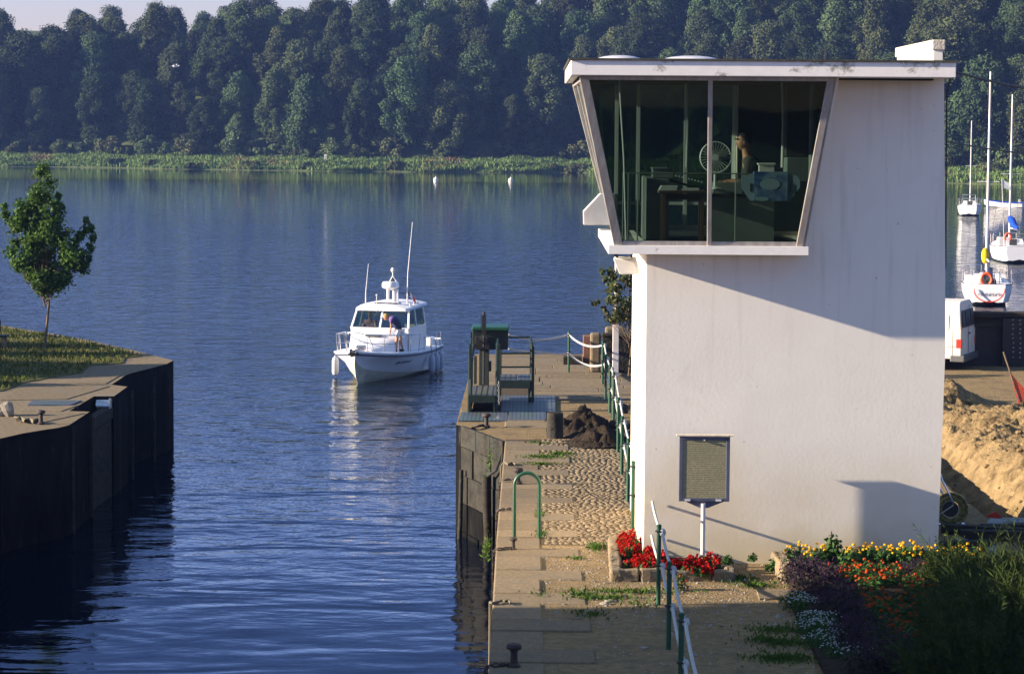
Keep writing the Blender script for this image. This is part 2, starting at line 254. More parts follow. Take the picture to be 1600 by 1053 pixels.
def water_mat():
    m = bpy.data.materials.new('water'); m.use_nodes = True; MATS['water'] = m
    N, L = m.node_tree.nodes, m.node_tree.links; p = N['Principled BSDF']
    p.inputs['Base Color'].default_value = (0.0015, 0.004, 0.011, 1); p.inputs['Roughness'].default_value = 0.03
    p.inputs['IOR'].default_value = 1.333
    tc = N.new('ShaderNodeTexCoord'); sp = N.new('ShaderNodeSeparateXYZ'); L.new(tc.outputs['Object'], sp.inputs[0])
    def noise(scale, st, det, off=0.0, dist=0.0):
        mp = N.new('ShaderNodeMapping'); mp.inputs['Scale'].default_value = st; mp.inputs['Location'].default_value = (off, off, 0); mp.inputs['Rotation'].default_value = (0, 0, 0.25)
        L.new(tc.outputs['Object'], mp.inputs[0]); n = N.new('ShaderNodeTexNoise'); n.inputs['Scale'].default_value = scale
        n.inputs['Detail'].default_value = det; n.inputs['Roughness'].default_value = 0.6; n.inputs['Distortion'].default_value = dist; L.new(mp.outputs[0], n.inputs[0]); return n.outputs[0]
    def math_(op, a, b=None):
        x = N.new('ShaderNodeMath'); x.operation = op
        for i, v in enumerate((a, b)):
            if v is None: continue
            if isinstance(v, (int, float)): x.inputs[i].default_value = v
            else: L.new(v, x.inputs[i])
        return x.outputs[0]
    big = noise(0.45, (0.8, 1.15, 1), 3, 0, 0.4); small = noise(2.6, (0.7, 1.2, 1), 3, 11)
    h = math_('ADD', math_('MULTIPLY', big, 0.13), math_('MULTIPLY', small, 0.05))
    # the calm strip under the far bank; the ruffled middle; the smoother lock entrance
    patch = noise(0.02, (0.35, 1.0, 1), 3, 40)
    calm = N.new('ShaderNodeMapRange'); calm.inputs[1].default_value = 385; calm.inputs[2].default_value = 410; calm.inputs[3].default_value = 1; calm.inputs[4].default_value = 0.07
    yy = math_('ADD', sp.outputs['Y'], math_('MULTIPLY', math_('SUBTRACT', patch, 0.5), 60)); 
    yy = math_('ADD', yy, math_('MULTIPLY', sp.outputs['X'], 0.20)); L.new(yy, calm.inputs[0])
    near = N.new('ShaderNodeMapRange'); near.inputs[1].default_value = 40; near.inputs[2].default_value = 95; near.inputs[3].default_value = 0.09; near.inputs[4].default_value = 1.0
    L.new(sp.outputs['Y'], near.inputs[0])
    st = math_('MULTIPLY', math_('MULTIPLY', calm.outputs[0], near.outputs[0]), math_('ADD', 0.65, math_('MULTIPLY', patch, 0.7)))
    # rings of the boat's bow wave spreading into the lock
    c = G(505, 690, WATER_Z)
    dx = math_('SUBTRACT', sp.outputs['X'], c.x); dy = math_('MULTIPLY', math_('SUBTRACT', sp.outputs['Y'], c.y + 6), 0.55)
    r = math_('SQRT', math_('ADD', math_('MULTIPLY', dx, dx), math_('MULTIPLY', dy, dy)))
    r = math_('ADD', r, math_('MULTIPLY', big, 1.1))
    ring = math_('SINE', math_('MULTIPLY', r, 4.6))
    fall = N.new('ShaderNodeMapRange'); fall.inputs[1].default_value = 1.5; fall.inputs[2].default_value = 9; fall.inputs[3].default_value = 0.022; fall.inputs[4].default_value = 0.0
    L.new(r, fall.inputs[0])
    h = math_('ADD', math_('MULTIPLY', h, st), math_('MULTIPLY', ring, fall.outputs[0]))
    swf = N.new('ShaderNodeMapRange'); swf.inputs[1].default_value = 60; swf.inputs[2].default_value = 110; swf.inputs[3].default_value = 0.09; swf.inputs[4].default_value = 0.0; L.new(sp.outputs['Y'], swf.inputs[0])
    h = math_('ADD', h, math_('MULTIPLY', noise(0.30, (0.6, 1.3, 1), 2, 70, 0.6), swf.outputs[0]))
    bp = N.new('ShaderNodeBump'); bp.inputs['Strength'].default_value = 1.0; bp.inputs['Distance'].default_value = 1.0
    L.new(h, bp.inputs['Height'])
    # ripples smaller than a pixel far off: wave slopes taken straight from noise
    def vnoise(scale, off):
        mp = N.new('ShaderNodeMapping'); mp.inputs['Location'].default_value = (off, off, 0); L.new(tc.outputs['Object'], mp.inputs[0])
        n = N.new('ShaderNodeTexNoise'); n.inputs['Scale'].default_value = scale; n.inputs['Detail'].default_value = 3; L.new(mp.outputs[0], n.inputs[0]); return n.outputs['Color']
    def vm(op, a, b):
        x = N.new('ShaderNodeVectorMath'); x.operation = op
        for i, v in enumerate((a, b)):
            if isinstance(v, tuple): x.inputs[i].default_value = v
            else: L.new(v, x.inputs[i])
        return x.outputs[0]
    amp = N.new('ShaderNodeMapRange'); amp.inputs[1].default_value = 45; amp.inputs[2].default_value = 130; amp.inputs[3].default_value = 0.03; amp.inputs[4].default_value = 0.26; L.new(sp.outputs['Y'], amp.inputs[0])
    am = math_('MULTIPLY', math_('MULTIPLY', amp.outputs[0], calm.outputs[0]), math_('ADD', 0.6, math_('MULTIPLY', patch, 0.8)))
    sc_n = N.new('ShaderNodeVectorMath'); sc_n.operation = 'SCALE'; L.new(vm('MULTIPLY', vm('SUBTRACT', vnoise(1.7, 3.0), (.5, .5, .5)), (1, 1.2, 0)), sc_n.inputs[0]); L.new(am, sc_n.inputs['Scale'])
    nn = N.new('ShaderNodeVectorMath'); nn.operation = 'NORMALIZE'; L.new(vm('ADD', bp.outputs[0], sc_n.outputs[0]), nn.inputs[0]); L.new(nn.outputs[0], p.inputs['Normal'])
water_mat()

def ground_mat():
    m = mat('quay_dirt', (0.28, 0.195, 0.098), (0.15, 0.105, 0.055), rough=1, scale=7.0, bump=1.0, bscale=26, bdist=0.03, c3=(0.12, 0.09, 0.055), scale3=1.3, thr3=(0.5, 0.72))
ground_mat()
mat('grass_soil', (0.12, 0.11, 0.04), (0.06, 0.065, 0.022), rough=1, scale=3, bump=0.8, bscale=25)

# ------------------------------------------------------------------ mesh helpers
ROOTS = {}
class MB:
    def __init__(s): s.v = []; s.f = []; s.m = []; s.cur = 0
    def add(s, vs, fs):
        o = len(s.v); s.v += [tuple(v) for v in vs]; s.f += [tuple(i + o for i in f) for f in fs]; s.m += [s.cur] * len(fs); return s
    def box(s, x0, x1, y0, y1, z0, z1, M=None):
        vs = [Vector(p) for p in ((x0, y0, z0), (x1, y0, z0), (x1, y1, z0), (x0, y1, z0), (x0, y0, z1), (x1, y0, z1), (x1, y1, z1), (x0, y1, z1))]
        if M: vs = [M @ v for v in vs]
        return s.add(vs, [(0, 3, 2, 1), (4, 5, 6, 7), (0, 1, 5, 4), (1, 2, 6, 5), (2, 3, 7, 6), (3, 0, 4, 7)])
    def cyl(s, a, b, r, r2=None, n=10, cap=True):
        a, b = Vector(a), Vector(b); r2 = r if r2 is None else r2
        d = (b - a).normalized(); u = d.orthogonal().normalized(); w_ = d.cross(u)
        vs = [a + (u * math.cos(t) + w_ * math.sin(t)) * r for t in (2 * PI * i / n for i in range(n))] + [b + (u * math.cos(t) + w_ * math.sin(t)) * r2 for t in (2 * PI * i / n for i in range(n))]
        fs = [(i, (i + 1) % n, n + (i + 1) % n, n + i) for i in range(n)]
        if cap: fs += [tuple(range(n - 1, -1, -1)), tuple(range(n, 2 * n))]
        return s.add(vs, fs)
    def tube(s, pts, r, n=8, closed=False):
        pts = [Vector(p) for p in pts]; k = len(pts); rr = r if isinstance(r, (list, tuple)) else [r] * k
        rings = []; u = None
        for i, p in enumerate(pts):
            a = pts[(i - 1) % k] if (closed or i > 0) else p; b = pts[(i + 1) % k] if (closed or i < k - 1) else p
            d = (b - a).normalized()
            u = d.orthogonal().normalized() if u is None else (u - d * u.dot(d)).normalized()
            w_ = d.cross(u); rings.append([p + (u * math.cos(2 * PI * j / n) + w_ * math.sin(2 * PI * j / n)) * rr[i] for j in range(n)])
        vs = [v for g in rings for v in g]; fs = []
        for i in range(k if closed else k - 1):
            i2 = (i + 1) % k
            for j in range(n): fs.append((i * n + j, i * n + (j + 1) % n, i2 * n + (j + 1) % n, i2 * n + j))
        if not closed: fs += [tuple(range(n - 1, -1, -1)), tuple((k - 1) * n + j for j in range(n))]
        return s.add(vs, fs)
    def lathe(s, prof, c=(0, 0, 0), n=16, M=None):
        c = Vector(c); vs = []; k = len(prof)
        for r, z in prof:
            for j in range(n):
                p = Vector((r * math.cos(2 * PI * j / n), r * math.sin(2 * PI * j / n), z)); vs.append(c + (M @ p if M else p))
        fs = [(i * n + j, i * n + (j + 1) % n, (i + 1) * n + (j + 1) % n, (i + 1) * n + j) for i in range(k - 1) for j in range(n)]
        fs += [tuple(range(n - 1, -1, -1)), tuple((k - 1) * n + j for j in range(n))]
        return s.add(vs, fs)
    def ell(s, c, rad, n=12, m=8, M=None):
        prof = [(math.sin(PI * i / m), -math.cos(PI * i / m)) for i in range(m + 1)]; prof[0] = (0.02, -1); prof[-1] = (0.02, 1)
        S = Matrix.Diagonal((*rad, 1)); S = (M.to_4x4() @ S) if M else S
        return s.lathe(prof, c, n, S.to_3x3())
    def prism(s, poly, d):          # poly: list of 3D points, d: extrusion vector
        n = len(poly); d = Vector(d); vs = [Vector(p) for p in poly] + [Vector(p) + d for p in poly]
        return s.add(vs, [tuple(range(n - 1, -1, -1)), tuple(range(n, 2 * n))] + [(i, (i + 1) % n, n + (i + 1) % n, n + i) for i in range(n)])
    def quad(s, *p): return s.add(p, [tuple(range(len(p)))])
    def build(s, name, m, parent=None, smooth=False, bevel=0.0, local=False, recalc=True):
        me = bpy.data.meshes.new(name); me.from_pydata(s.v, [], s.f)
        ms = m if isinstance(m, (list, tuple)) else [m]
        for k in ms: me.materials.append(MATS[k])
        if len(ms) > 1: me.polygons.foreach_set('material_index', s.m)
        if recalc:
            bm = bmesh.new(); bm.from_mesh(me); bmesh.ops.recalc_face_normals(bm, faces=bm.faces); bm.to_mesh(me); bm.free()
        if smooth:
            me.polygons.foreach_set('use_smooth', [True] * len(me.polygons))
            try: me.set_sharp_from_angle(angle=math.radians(40))
            except Exception: pass
        o = bpy.data.objects.new(name, me); C.objects.link(o)
        if bevel:
            b = o.modifiers.new('bevel', 'BEVEL'); b.width = bevel; b.segments = 2; b.limit_method = 'ANGLE'; b.angle_limit = math.radians(40)
        attach(o, parent, local); return o
def attach(o, parent, local=False):
    if parent is not None:
        o.parent = parent
        if parent.type == 'EMPTY' and not local and parent.name in ROOTS: o.matrix_parent_inverse = ROOTS[parent.name]
def thing(name, label, cat, loc=(0, 0, 0), rotz=0.0, group=None):
    o = bpy.data.objects.new(name, None); C.objects.link(o); o.empty_display_size = 0.2
    o.location = loc; o.rotation_euler = (0, 0, rotz); o['label'] = label; o['category'] = cat
    if group: o['group'] = group
    ROOTS[o.name] = Matrix.Translation(-Vector(loc)); return o
def tag(o, label, cat, group=None, kind=None):
    if label: o['label'] = label
    if cat: o['category'] = cat
    if group: o['group'] = group
    if kind: o['kind'] = kind
    return o
def struct(o): o['kind'] = 'structure'; return o
def dup(root, loc=None, rotz=None, scale=None, label=None, group=None):
    def rec(o, par):
        c = o.copy(); C.objects.link(c)
        if par is not None: c.parent = par
        for ch in o.children: rec(ch, c)
        return c
    r = rec(root, None)
    if loc is not None: r.location = loc
    if rotz is not None: r.rotation_euler = (0, 0, rotz)
    if scale is not None: r.scale = (scale,) * 3 if isinstance(scale, (int, float)) else scale
    if label: r['label'] = label
    if group: r['group'] = group
    return r
def arrays(name, verts, faces, mats, midx=None, parent=None, local=False, smooth=False):
    me = bpy.data.meshes.new(name); nv, (nf, k) = len(verts), faces.shape
    me.vertices.add(nv); me.vertices.foreach_set('co', np.ascontiguousarray(verts, dtype=np.float32).ravel())
    me.loops.add(nf * k); me.loops.foreach_set('vertex_index', np.ascontiguousarray(faces, dtype=np.int32).ravel())
    me.polygons.add(nf); me.polygons.foreach_set('loop_start', np.arange(0, nf * k, k, dtype=np.int32)); me.polygons.foreach_set('loop_total', np.full(nf, k, dtype=np.int32))
    for m in (mats if isinstance(mats, (list, tuple)) else [mats]): me.materials.append(MATS[m])
    if midx is not None: me.polygons.foreach_set('material_index', np.ascontiguousarray(midx, dtype=np.int32))
    if smooth: me.polygons.foreach_set('use_smooth', [True] * nf)
    me.update(); me.validate()
    o = bpy.data.objects.new(name, me); C.objects.link(o); attach(o, parent, local); return o
def unit(a): return a / (np.linalg.norm(a, axis=1, keepdims=True) + 1e-9)
def cards(rng, c, nrm, size, asp=0.6):   # one leaf-shaped card per point (diamond)
    n = len(c); nrm = unit(nrm); r = unit(rng.normal(size=(n, 3))); u = unit(np.cross(nrm, r)); v = np.cross(nrm, u)
    s = (size if np.ndim(size) else np.full(n, size))[:, None]
    vs = np.stack([c - u * s, c - v * s * asp, c + u * s, c + v * s * asp], 1).reshape(-1, 3)
    return vs, np.arange(4 * n).reshape(n, 4)
def blades(rng, base, tip, wd):          # thin triangles-as-quads from base to tip
    n = len(base); d = tip - base; u = unit(np.cross(d, rng.normal(size=(n, 3)))) * (wd if np.ndim(wd) == 0 else wd[:, None])
    mid = base + d * 0.5
    vs = np.stack([base - u * .5, mid - u, tip, mid + u], 1).reshape(-1, 3)
    return vs, np.arange(4 * n).reshape(n, 4)
def text(name, body, size, M, m, parent=None, ext=0.003, local=False):
    cu = bpy.data.curves.new(name, 'FONT'); cu.body = body; cu.size = size; cu.extrude = ext; cu.align_x = 'CENTER'; cu.align_y = 'CENTER'
    t = bpy.data.objects.new(name + '_tmp', cu); me = bpy.data.meshes.new_from_object(t); bpy.data.objects.remove(t); bpy.data.curves.remove(cu)
    me.transform(M); me.materials.clear(); me.materials.append(MATS[m]); o = bpy.data.objects.new(name, me); C.objects.link(o); attach(o, parent, local); return o

# ================================================================== SETTING
# water
mb = MB(); mb.quad((-700, -60, WATER_Z), (700, -60, WATER_Z), (700, 700, WATER_Z), (-700, 700, WATER_Z))
struct(mb.build('water', 'water', recalc=False))

# far bank and wooded hill: one terrain sheet to the horizon
SHX = [-700, -260, -90, -42, 8, 40, 70, 100, 240, 700]; SHY = [560, 545, 520, 494, 497, 462, 420, 398, 380, 380]
def shore(x): return float(np.interp(x, SHX, SHY)) + 1.6 * math.sin(x * 0.11) + 0.9 * math.sin(x * 0.37)
def terr(x, d):
    cap = float(np.interp(x, [-260, -130, -112, -100, -60, 0, 60, 240], [18, 14.5, 9, 12, 15.5, 18.5, 30, 38]))
    if d < 0: return WATER_Z + d * 0.5
    h = min(d, 4) / 4 * 1.3 + max(0, min(d - 4, 9)) / 9 * 0.8
    if d > 13: h += min(cap, 0.5 * (d - 13))
    if d > 180: h += min(26.0, (d - 180) * 0.13)
    return WATER_Z + h + 0.4 * mn.noise(Vector((x * 0.13, d * 0.13, 0))) * min(1, d / 5)
xs = [-700, -500, -350] + list(np.arange(-260, 245, 4.0)) + [300, 450, 700]
ds = [-12, -2, 0, 1.3, 2.6, 4, 6.5, 9, 12, 15] + list(np.arange(19, 110, 6)) + [130, 160, 200, 260, 340, 450, 650, 900, 1300]
mb = MB(); mb.v = [(x, shore(x) + d, terr(x, d)) for d in ds for x in xs]; nx = len(xs)
mb.f = [(j * nx + i, j * nx + i + 1, (j + 1) * nx + i + 1, (j + 1) * nx + i) for j in range(len(ds) - 1) for i in range(nx - 1)]; mb.m = [0] * len(mb.f)
struct(mb.build('far_hillside', 'hill_soil', smooth=True, recalc=False))

# grass and reeds of the far bank
rng = np.random.default_rng(3)
n = 60000; x = rng.uniform(-150, 130, n); d = rng.power(1.0, n) * 13 + 0.2
b = np.array([(xx, shore(xx) + dd, terr(xx, dd) - 0.05) for xx, dd in zip(x, d)])
hgt = rng.uniform(0.4, 1.1, n) * (0.7 + 0.5 * np.sin(x * 0.5) * np.sin(x * 0.13 + d)); t = b + np.stack([rng.normal(0, .25, n), rng.normal(0, .25, n), np.abs(hgt) + .25], 1)
vs, fs = blades(rng, b, t, 0.15)
tag(arrays('bank_grass', vs, fs, 'reed'), 'green grass and reeds along the far bank below the wood', 'grass', kind='stuff')

# ---------------- trees of the wood
def crown_cards(rng, blobs, per, size, asp=0.62, soft=False):
    P, Nn = [], []
    for c, r in blobs:
        dd = unit(rng.normal(size=(per, 3))); rad = (0.62 + 0.45 * rng.random(per) ** 0.6)[:, None]
        rad = rad + rng.normal(0, .13, per)[:, None]
        if soft: rad = np.abs(rng.normal(.55, .38, per))[:, None]
        P.append(np.array(c) + dd * rad * np.array(r)); Nn.append(dd + rng.normal(0, .55, (per, 3)))
    P = np.concatenate(P); Nn = np.concatenate(Nn)
    return cards(rng, P, Nn, rng.uniform(size * .6, size * 1.3, len(P)), asp)
def limbs(top, base_r, targets, n=7):
    m = MB(); top = Vector(top)
    m.tube([Vector((0, 0, 0)), top * 0.33 + Vector((.03 * top.z, 0, 0)), top * 0.66, top], [base_r, base_r * .8, base_r * .5, base_r * .12], n)
    for tg in targets:
        tg = Vector(tg); s = top * random.uniform(0.3, 0.62); mid = (s + tg) / 2 + Vector((0, 0, -0.04 * top.z))
        m.tube([s, mid, tg], [base_r * .34, base_r * .22, base_r * .06], 5)
    return m
def forest_tree(seed, H, W, base, slim=1.0):
    r = np.random.default_rng(seed); blobs = []
    k = 42
    for i in range(k):
        f = (i + r.random()) / k; z = base + (H - base) * f
        env = math.sin(PI * min(1, 0.16 + f * 0.80)) ** 0.75 * W * (1 - 0.25 * f)
        a = i * 2.4 + r.uniform(-.5, .5); q = env * math.sqrt(r.uniform(0.15, 1.0)); s = r.uniform(0.7, 1.9) * (0.75 + W / 14)
        blobs.append(((q * math.cos(a), q * math.sin(a), z), (s, s, s * r.uniform(.7, 1.25))))
    blobs.append(((0, 0, H - 0.8), (1.1, 1.1, 1.2)))
    vs, fs = crown_cards(r, blobs, 620, 0.21)
    tr = limbs((0, 0, H * .8), 0.28, [b[0] for b in blobs[4:40:4]], 6)
    o = arrays('broadleaf_tree', vs, fs, 'forest_leaf'); t = tr.build('trunk', 'bark_dark', o, smooth=True); return o
def scrub(seed, H, W):
    r = np.random.default_rng(seed); blobs = []
    for i in range(16):
        a = r.uniform(0, 2 * PI); q = W * math.sqrt(r.random()); z = H * r.uniform(.2, .85) * (1 - .3 * q / W); s = r.uniform(.5, 1.0) * H / 4
        blobs.append(((q * math.cos(a), q * math.sin(a), z), (s, s, s * .8)))
    vs, fs = crown_cards(r, blobs, 130, 0.26); return arrays('bank_shrub', vs, fs, 'scrub_leaf')
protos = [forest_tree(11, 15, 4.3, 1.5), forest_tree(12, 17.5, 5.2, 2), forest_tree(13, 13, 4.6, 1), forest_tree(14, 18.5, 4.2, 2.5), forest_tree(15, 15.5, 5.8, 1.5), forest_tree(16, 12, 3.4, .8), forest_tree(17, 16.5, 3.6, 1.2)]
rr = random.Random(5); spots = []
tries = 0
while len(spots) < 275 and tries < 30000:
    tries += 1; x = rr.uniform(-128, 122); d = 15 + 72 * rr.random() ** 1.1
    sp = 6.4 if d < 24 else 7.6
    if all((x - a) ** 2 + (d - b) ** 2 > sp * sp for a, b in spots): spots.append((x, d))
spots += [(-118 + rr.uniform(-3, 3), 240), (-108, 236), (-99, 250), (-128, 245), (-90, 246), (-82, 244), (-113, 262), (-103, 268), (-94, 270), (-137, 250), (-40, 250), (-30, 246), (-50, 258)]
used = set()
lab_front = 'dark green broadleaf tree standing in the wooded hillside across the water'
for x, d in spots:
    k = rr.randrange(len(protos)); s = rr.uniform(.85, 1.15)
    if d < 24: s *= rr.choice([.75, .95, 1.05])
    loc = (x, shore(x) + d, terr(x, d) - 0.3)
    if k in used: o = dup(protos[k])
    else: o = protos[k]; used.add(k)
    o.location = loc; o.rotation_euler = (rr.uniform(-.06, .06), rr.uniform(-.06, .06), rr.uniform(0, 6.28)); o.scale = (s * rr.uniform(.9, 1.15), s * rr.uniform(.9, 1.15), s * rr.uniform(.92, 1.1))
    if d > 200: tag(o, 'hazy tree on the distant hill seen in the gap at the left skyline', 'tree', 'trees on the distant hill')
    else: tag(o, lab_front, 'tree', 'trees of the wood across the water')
dr = np.random.default_rng(77); bl = []
for _ in range(900):
    x = dr.choice([dr.uniform(-420, -132), dr.uniform(125, 330)]); d = dr.uniform(16, 80); s_ = dr.uniform(2.5, 4.5); bl.append(((x, shore(x) + d, terr(x, d) + dr.uniform(3, 12)), (s_, s_, s_)))
vs, fs = crown_cards(dr, bl, 60, 1.1); tag(arrays('outlying_wood', vs, fs, 'forest_leaf'), 'outlying wood on the hillside beyond both edges of the view', 'wood', kind='stuff')
sp_ = [scrub(31, 4.5, 2.8), scrub(32, 3.2, 3.4), scrub(33, 5.5, 2.4)]
for i in range(75):
    x = -128 + 250 * (i + rr.random()) / 75; d = rr.uniform(11.5, 15.5); s = rr.uniform(.55, 1.15)
    o = sp_[i] if i < 3 else dup(sp_[i % 3]); o.location = (x, shore(x) + d, terr(x, d) - .2); o.rotation_euler = (0, 0, rr.uniform(0, 6.28)); o.scale = (s,) * 3
    tag(o, 'low green shrub at the foot of the wood above the grassy bank', 'shrub', 'shrubs at the foot of the wood')
lw = [scrub(41, 1.4, 1.5)]
for i, px in enumerate([165, 230, 300, 395, 480, 620, 745, 860, 905]):
    x = (px - 835) / 4000 * 505; o = lw[0] if i == 0 else dup(lw[0]); d = rr.uniform(.8, 2.5)
    o.location = (x, shore(x) + d, terr(x, d) - .1); s = rr.uniform(.8, 1.3); o.scale = (s * 1.4, s, s); o.rotation_euler = (0, 0, rr.uniform(0, 6))
    tag(o, 'small dark bush growing at the waterline of the far bank', 'bush', 'bushes at the far waterline')
# white marker post, buoys, gull
p = V(509, 255, shore(-40) + 6); mb = MB(); mb.box(-.22, .22, -.15, .15, 0, 1.6).box(-.3, .3, -.2, .2, 1.3, 1.75)
o = mb.build('marker_post', 'buoy_white', bevel=.03); o.location = (p.x, p.y, terr(p.x, 6)); tag(o, 'small white marker post on the grassy far bank', 'post')
def buoy():
    m = MB(); m.lathe([(.04, -.3), (.3, -.2), (.42, .05), (.34, .3), (.12, .42), (.1, .55), (.03, .6)], n=14); return m.build('mooring_buoy', 'buoy_white', smooth=True)
b0 = buoy()
for i, (px, py, lb) in enumerate([(681, 281.5, 'white mooring buoy floating near the far bank, the left one of two'), (798, 282.5, 'white mooring buoy floating near the far bank, the right one of two')]):
    o = b0 if i == 0 else dup(b0); g = G(px, py, WATER_Z); o.location = g; tag(o, lb, 'buoy', 'buoys near the far bank')
m = MB(); m.ell((0, 0, 0), (.32, .1, .1), 10, 8); m.ell((.33, 0, .04), (.09, .07, .07), 8, 6); m.prism([(-.28, -.06, 0), (-.5, -.1, 0), (-.5, .1, 0), (-.28, .06, 0)], (0, 0, .03))
gull = m.build('gull', 'white_cloth', smooth=True); gull.location = V(274, 104, 240); tag(gull, 'white gull gliding in front of the wood at upper left', 'bird')
for s in (-1, 1):
    m = MB(); m.prism([(.14, s * .06, .04), (.1, s * .45, .2), (-.02, s * .95, .1), (-.1, s * .5, .17), (-.14, s * .06, .03)], (0, 0, .025)); m.build('wing', 'white_cloth', gull)

# ------------------------------------------------------------------ RIGHT QUAY
def flat(poly, z): return [(p[0], p[1], z) for p in poly]
A = G(765, 1053); B = G(777, 840); D_ = G(790, 690); E = G(712, 666)
edge = lambda y: float(np.interp(y, [A.y - 25, A.y, B.y, D_.y], [A.x - .05, A.x, B.x, D_.x]))
quay = [(edge(5), 5), (A.x, A.y), (B.x, B.y), (D_.x, D_.y), (E.x + .18, E.y), (E.x, E.y + .3), (E.x, 66), (G(742, 556).x, 73.0), (6.16, 73.5), (6.16, 5)]
mb = MB(); mb.prism(flat(quay, 0.0), (0, 0, -6))
for q_ in ([(6.16, 5), (60, 5), (60, 36.5), (6.16, 36.5)], [(15.5, 36.5), (60, 36.5), (60, 63), (15.5, 63)], [(6.16, 63), (60, 63), (60, 74.5), (6.16, 73.5)]): mb.prism(flat(q_, 0.0), (0, 0, -6))
mb.m = [0] * len(mb.f)
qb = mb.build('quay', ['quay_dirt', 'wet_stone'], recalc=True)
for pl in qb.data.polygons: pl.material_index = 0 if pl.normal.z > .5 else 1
struct(qb)
# masonry blocks of the wall facing the camera
E2 = Vector((E.x + .18, E.y, 0)); D2 = Vector((D_.x, D_.y, 0)); dv = (D2 - E2); L_ = dv.length; dv.normalize(); nv = Vector((dv.y, -dv.x, 0))
mb = MB(); rz = random.Random(2)
for i in range(6):
    mb.cur = 1 if i > 1 else 0; z1 = -0.45 - i * .62; x = 0; j = 0
    while x < L_ - .02:
        wd = min(rz.uniform(.45, .8), L_ - x); o_ = rz.uniform(.0, .035)
        a = E2 + dv * (x + .012); b_ = E2 + dv * (x + wd - .012)
        mb.prism([(a.x, a.y, z1), (b_.x, b_.y, z1), (b_.x, b_.y, z1 - .6), (a.x, a.y, z1 - .6)], nv * (.03 + o_)); x += wd
mb.cur = 0
for (u0, u1) in ((0, .36), (.37, .70), (.71, 1.0)):
    a = E2 + dv * (u0 * L_); b_ = E2 + dv * (u1 * L_ - .0)
    mb.prism([(a.x, a.y, .012), (b_.x, b_.y, .012), (b_.x, b_.y, -.43), (a.x, a.y, -.43)], nv * .07)
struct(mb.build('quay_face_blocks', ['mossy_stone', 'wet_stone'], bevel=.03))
# coping: alternate short and long granite stones
mb = MB(); y = 26.0; rz = random.Random(4); k = 0
while y < D_.y - .5:
    lng = k % 2; ln = (0.72 if lng else 1.12) + rz.uniform(-.08, .08); wd = (1.27 if lng else .68) + rz.uniform(-.03, .03); z1 = .018 + rz.uniform(-.006, .010); yy = min(y + ln, D_.y - .02)
    e0, e1 = edge(y), edge(yy); g = .016
    mb.prism([(e0 - .012, y + g, z1), (e0 + wd, y + g, z1), (e1 + wd, yy - g, z1), (e1 - .012, yy - g, z1)], (0, 0, -.34)); y = yy; k += 1
for (x0, x1, y0, y1) in [(E.x + .2, .3, 56.2, 57.3), (.31, 1.1, 55.4, 56.9), (-.6, .35, 55.1, 56.15), (E.x + .02, -.62, 58, 58.6), (.9, 2.6, 53.1, 53.4)]:
    mb.box(x0, x1, y0, y1, -.2, .022 + rz.uniform(-.004, .004))
struct(mb.build('coping', 'granite', bevel=.022))
struct(MB().quad((edge(26), 26, .004), (edge(26) + .63, 26, .004), (edge(53) + .63, 53, .004), (edge(53), 53, .004)).build('coping_joints', 'joint_soil'))
# pavers beyond the winch, long joints across
mb = MB(); y = 60.8; rz = random.Random(9)
while y < 72.5:
    x = .0 if y < 63 else -1.3; ln = rz.uniform(.7, 1.3); y2 = min(y + ln, 72.8)
    while x < 3.6:
        wd = rz.uniform(1.3, 2.2); mb.box(x + .006, min(x + wd, 3.7) - .006, y + .03, y2 - .03, -.1, .014 + rz.uniform(-.006, .006)); x += wd
    y = y2
struct(mb.build('pavers', 'concrete', bevel=.012))
struct(MB().quad((-1.3, 60.8, .004), (3.7, 60.8, .004), (3.7, 72.8, .004), (-1.3, 72.8, .004)).build('paver_joints', 'joint_soil'))
# cobbles
rz = np.random.default_rng(8); vsl, fsl = [], []; nb = 0
y = 39.6
while y < 53.0:
    row = rz.uniform(.085, .12); x0 = edge(y) + .70
    x = x0 + rz.uniform(0, .05)
    while x < 2.62 + (y - 40) * .004 + (0.35 if y > 44 else 0):
        wd = rz.uniform(.075, .14); h = .010 + rz.uniform(-.002, .003)
        nrm = 6; a, b_ = x + .006, x + wd - .006; c, d_ = y + .008, y + row - .008; jx, jy = rz.normal(0, .012, 2); i_ = .014
        vsl += [(a + jx, c + jy, -.03), (b_, c, -.03), (b_ + jx, d_, -.03), (a, d_ + jy, -.03),
                (a + jx, c + jy, h - .02), (b_, c, h - .02), (b_ + jx, d_, h - .02), (a, d_ + jy, h - .02),
                (a + i_ + jx, c + i_ + jy, h), (b_ - i_, c + i_, h), (b_ - i_ + jx, d_ - i_, h), (a + i_, d_ - i_ + jy, h)]
        fsl += [(nb, nb + 1, nb + 5, nb + 4), (nb + 1, nb + 2, nb + 6, nb + 5), (nb + 2, nb + 3, nb + 7, nb + 6), (nb + 3, nb, nb + 4, nb + 7),
                (nb + 4, nb + 5, nb + 9, nb + 8), (nb + 5, nb + 6, nb + 10, nb + 9), (nb + 6, nb + 7, nb + 11, nb + 10), (nb + 7, nb + 4, nb + 8, nb + 11), (nb + 8, nb + 9, nb + 10, nb + 11)]
        nb += 12; x += wd
    y += row
struct(MB().quad((edge(45) + .6, 39.55, .003), (3.1, 39.55, .003), (3.1, 53.1, .003), (edge(50) + .6, 53.1, .003)).build('cobble_joints', 'joint_soil'))
struct(arrays('cobbles', np.array(vsl), np.array(fsl), 'cobble'))
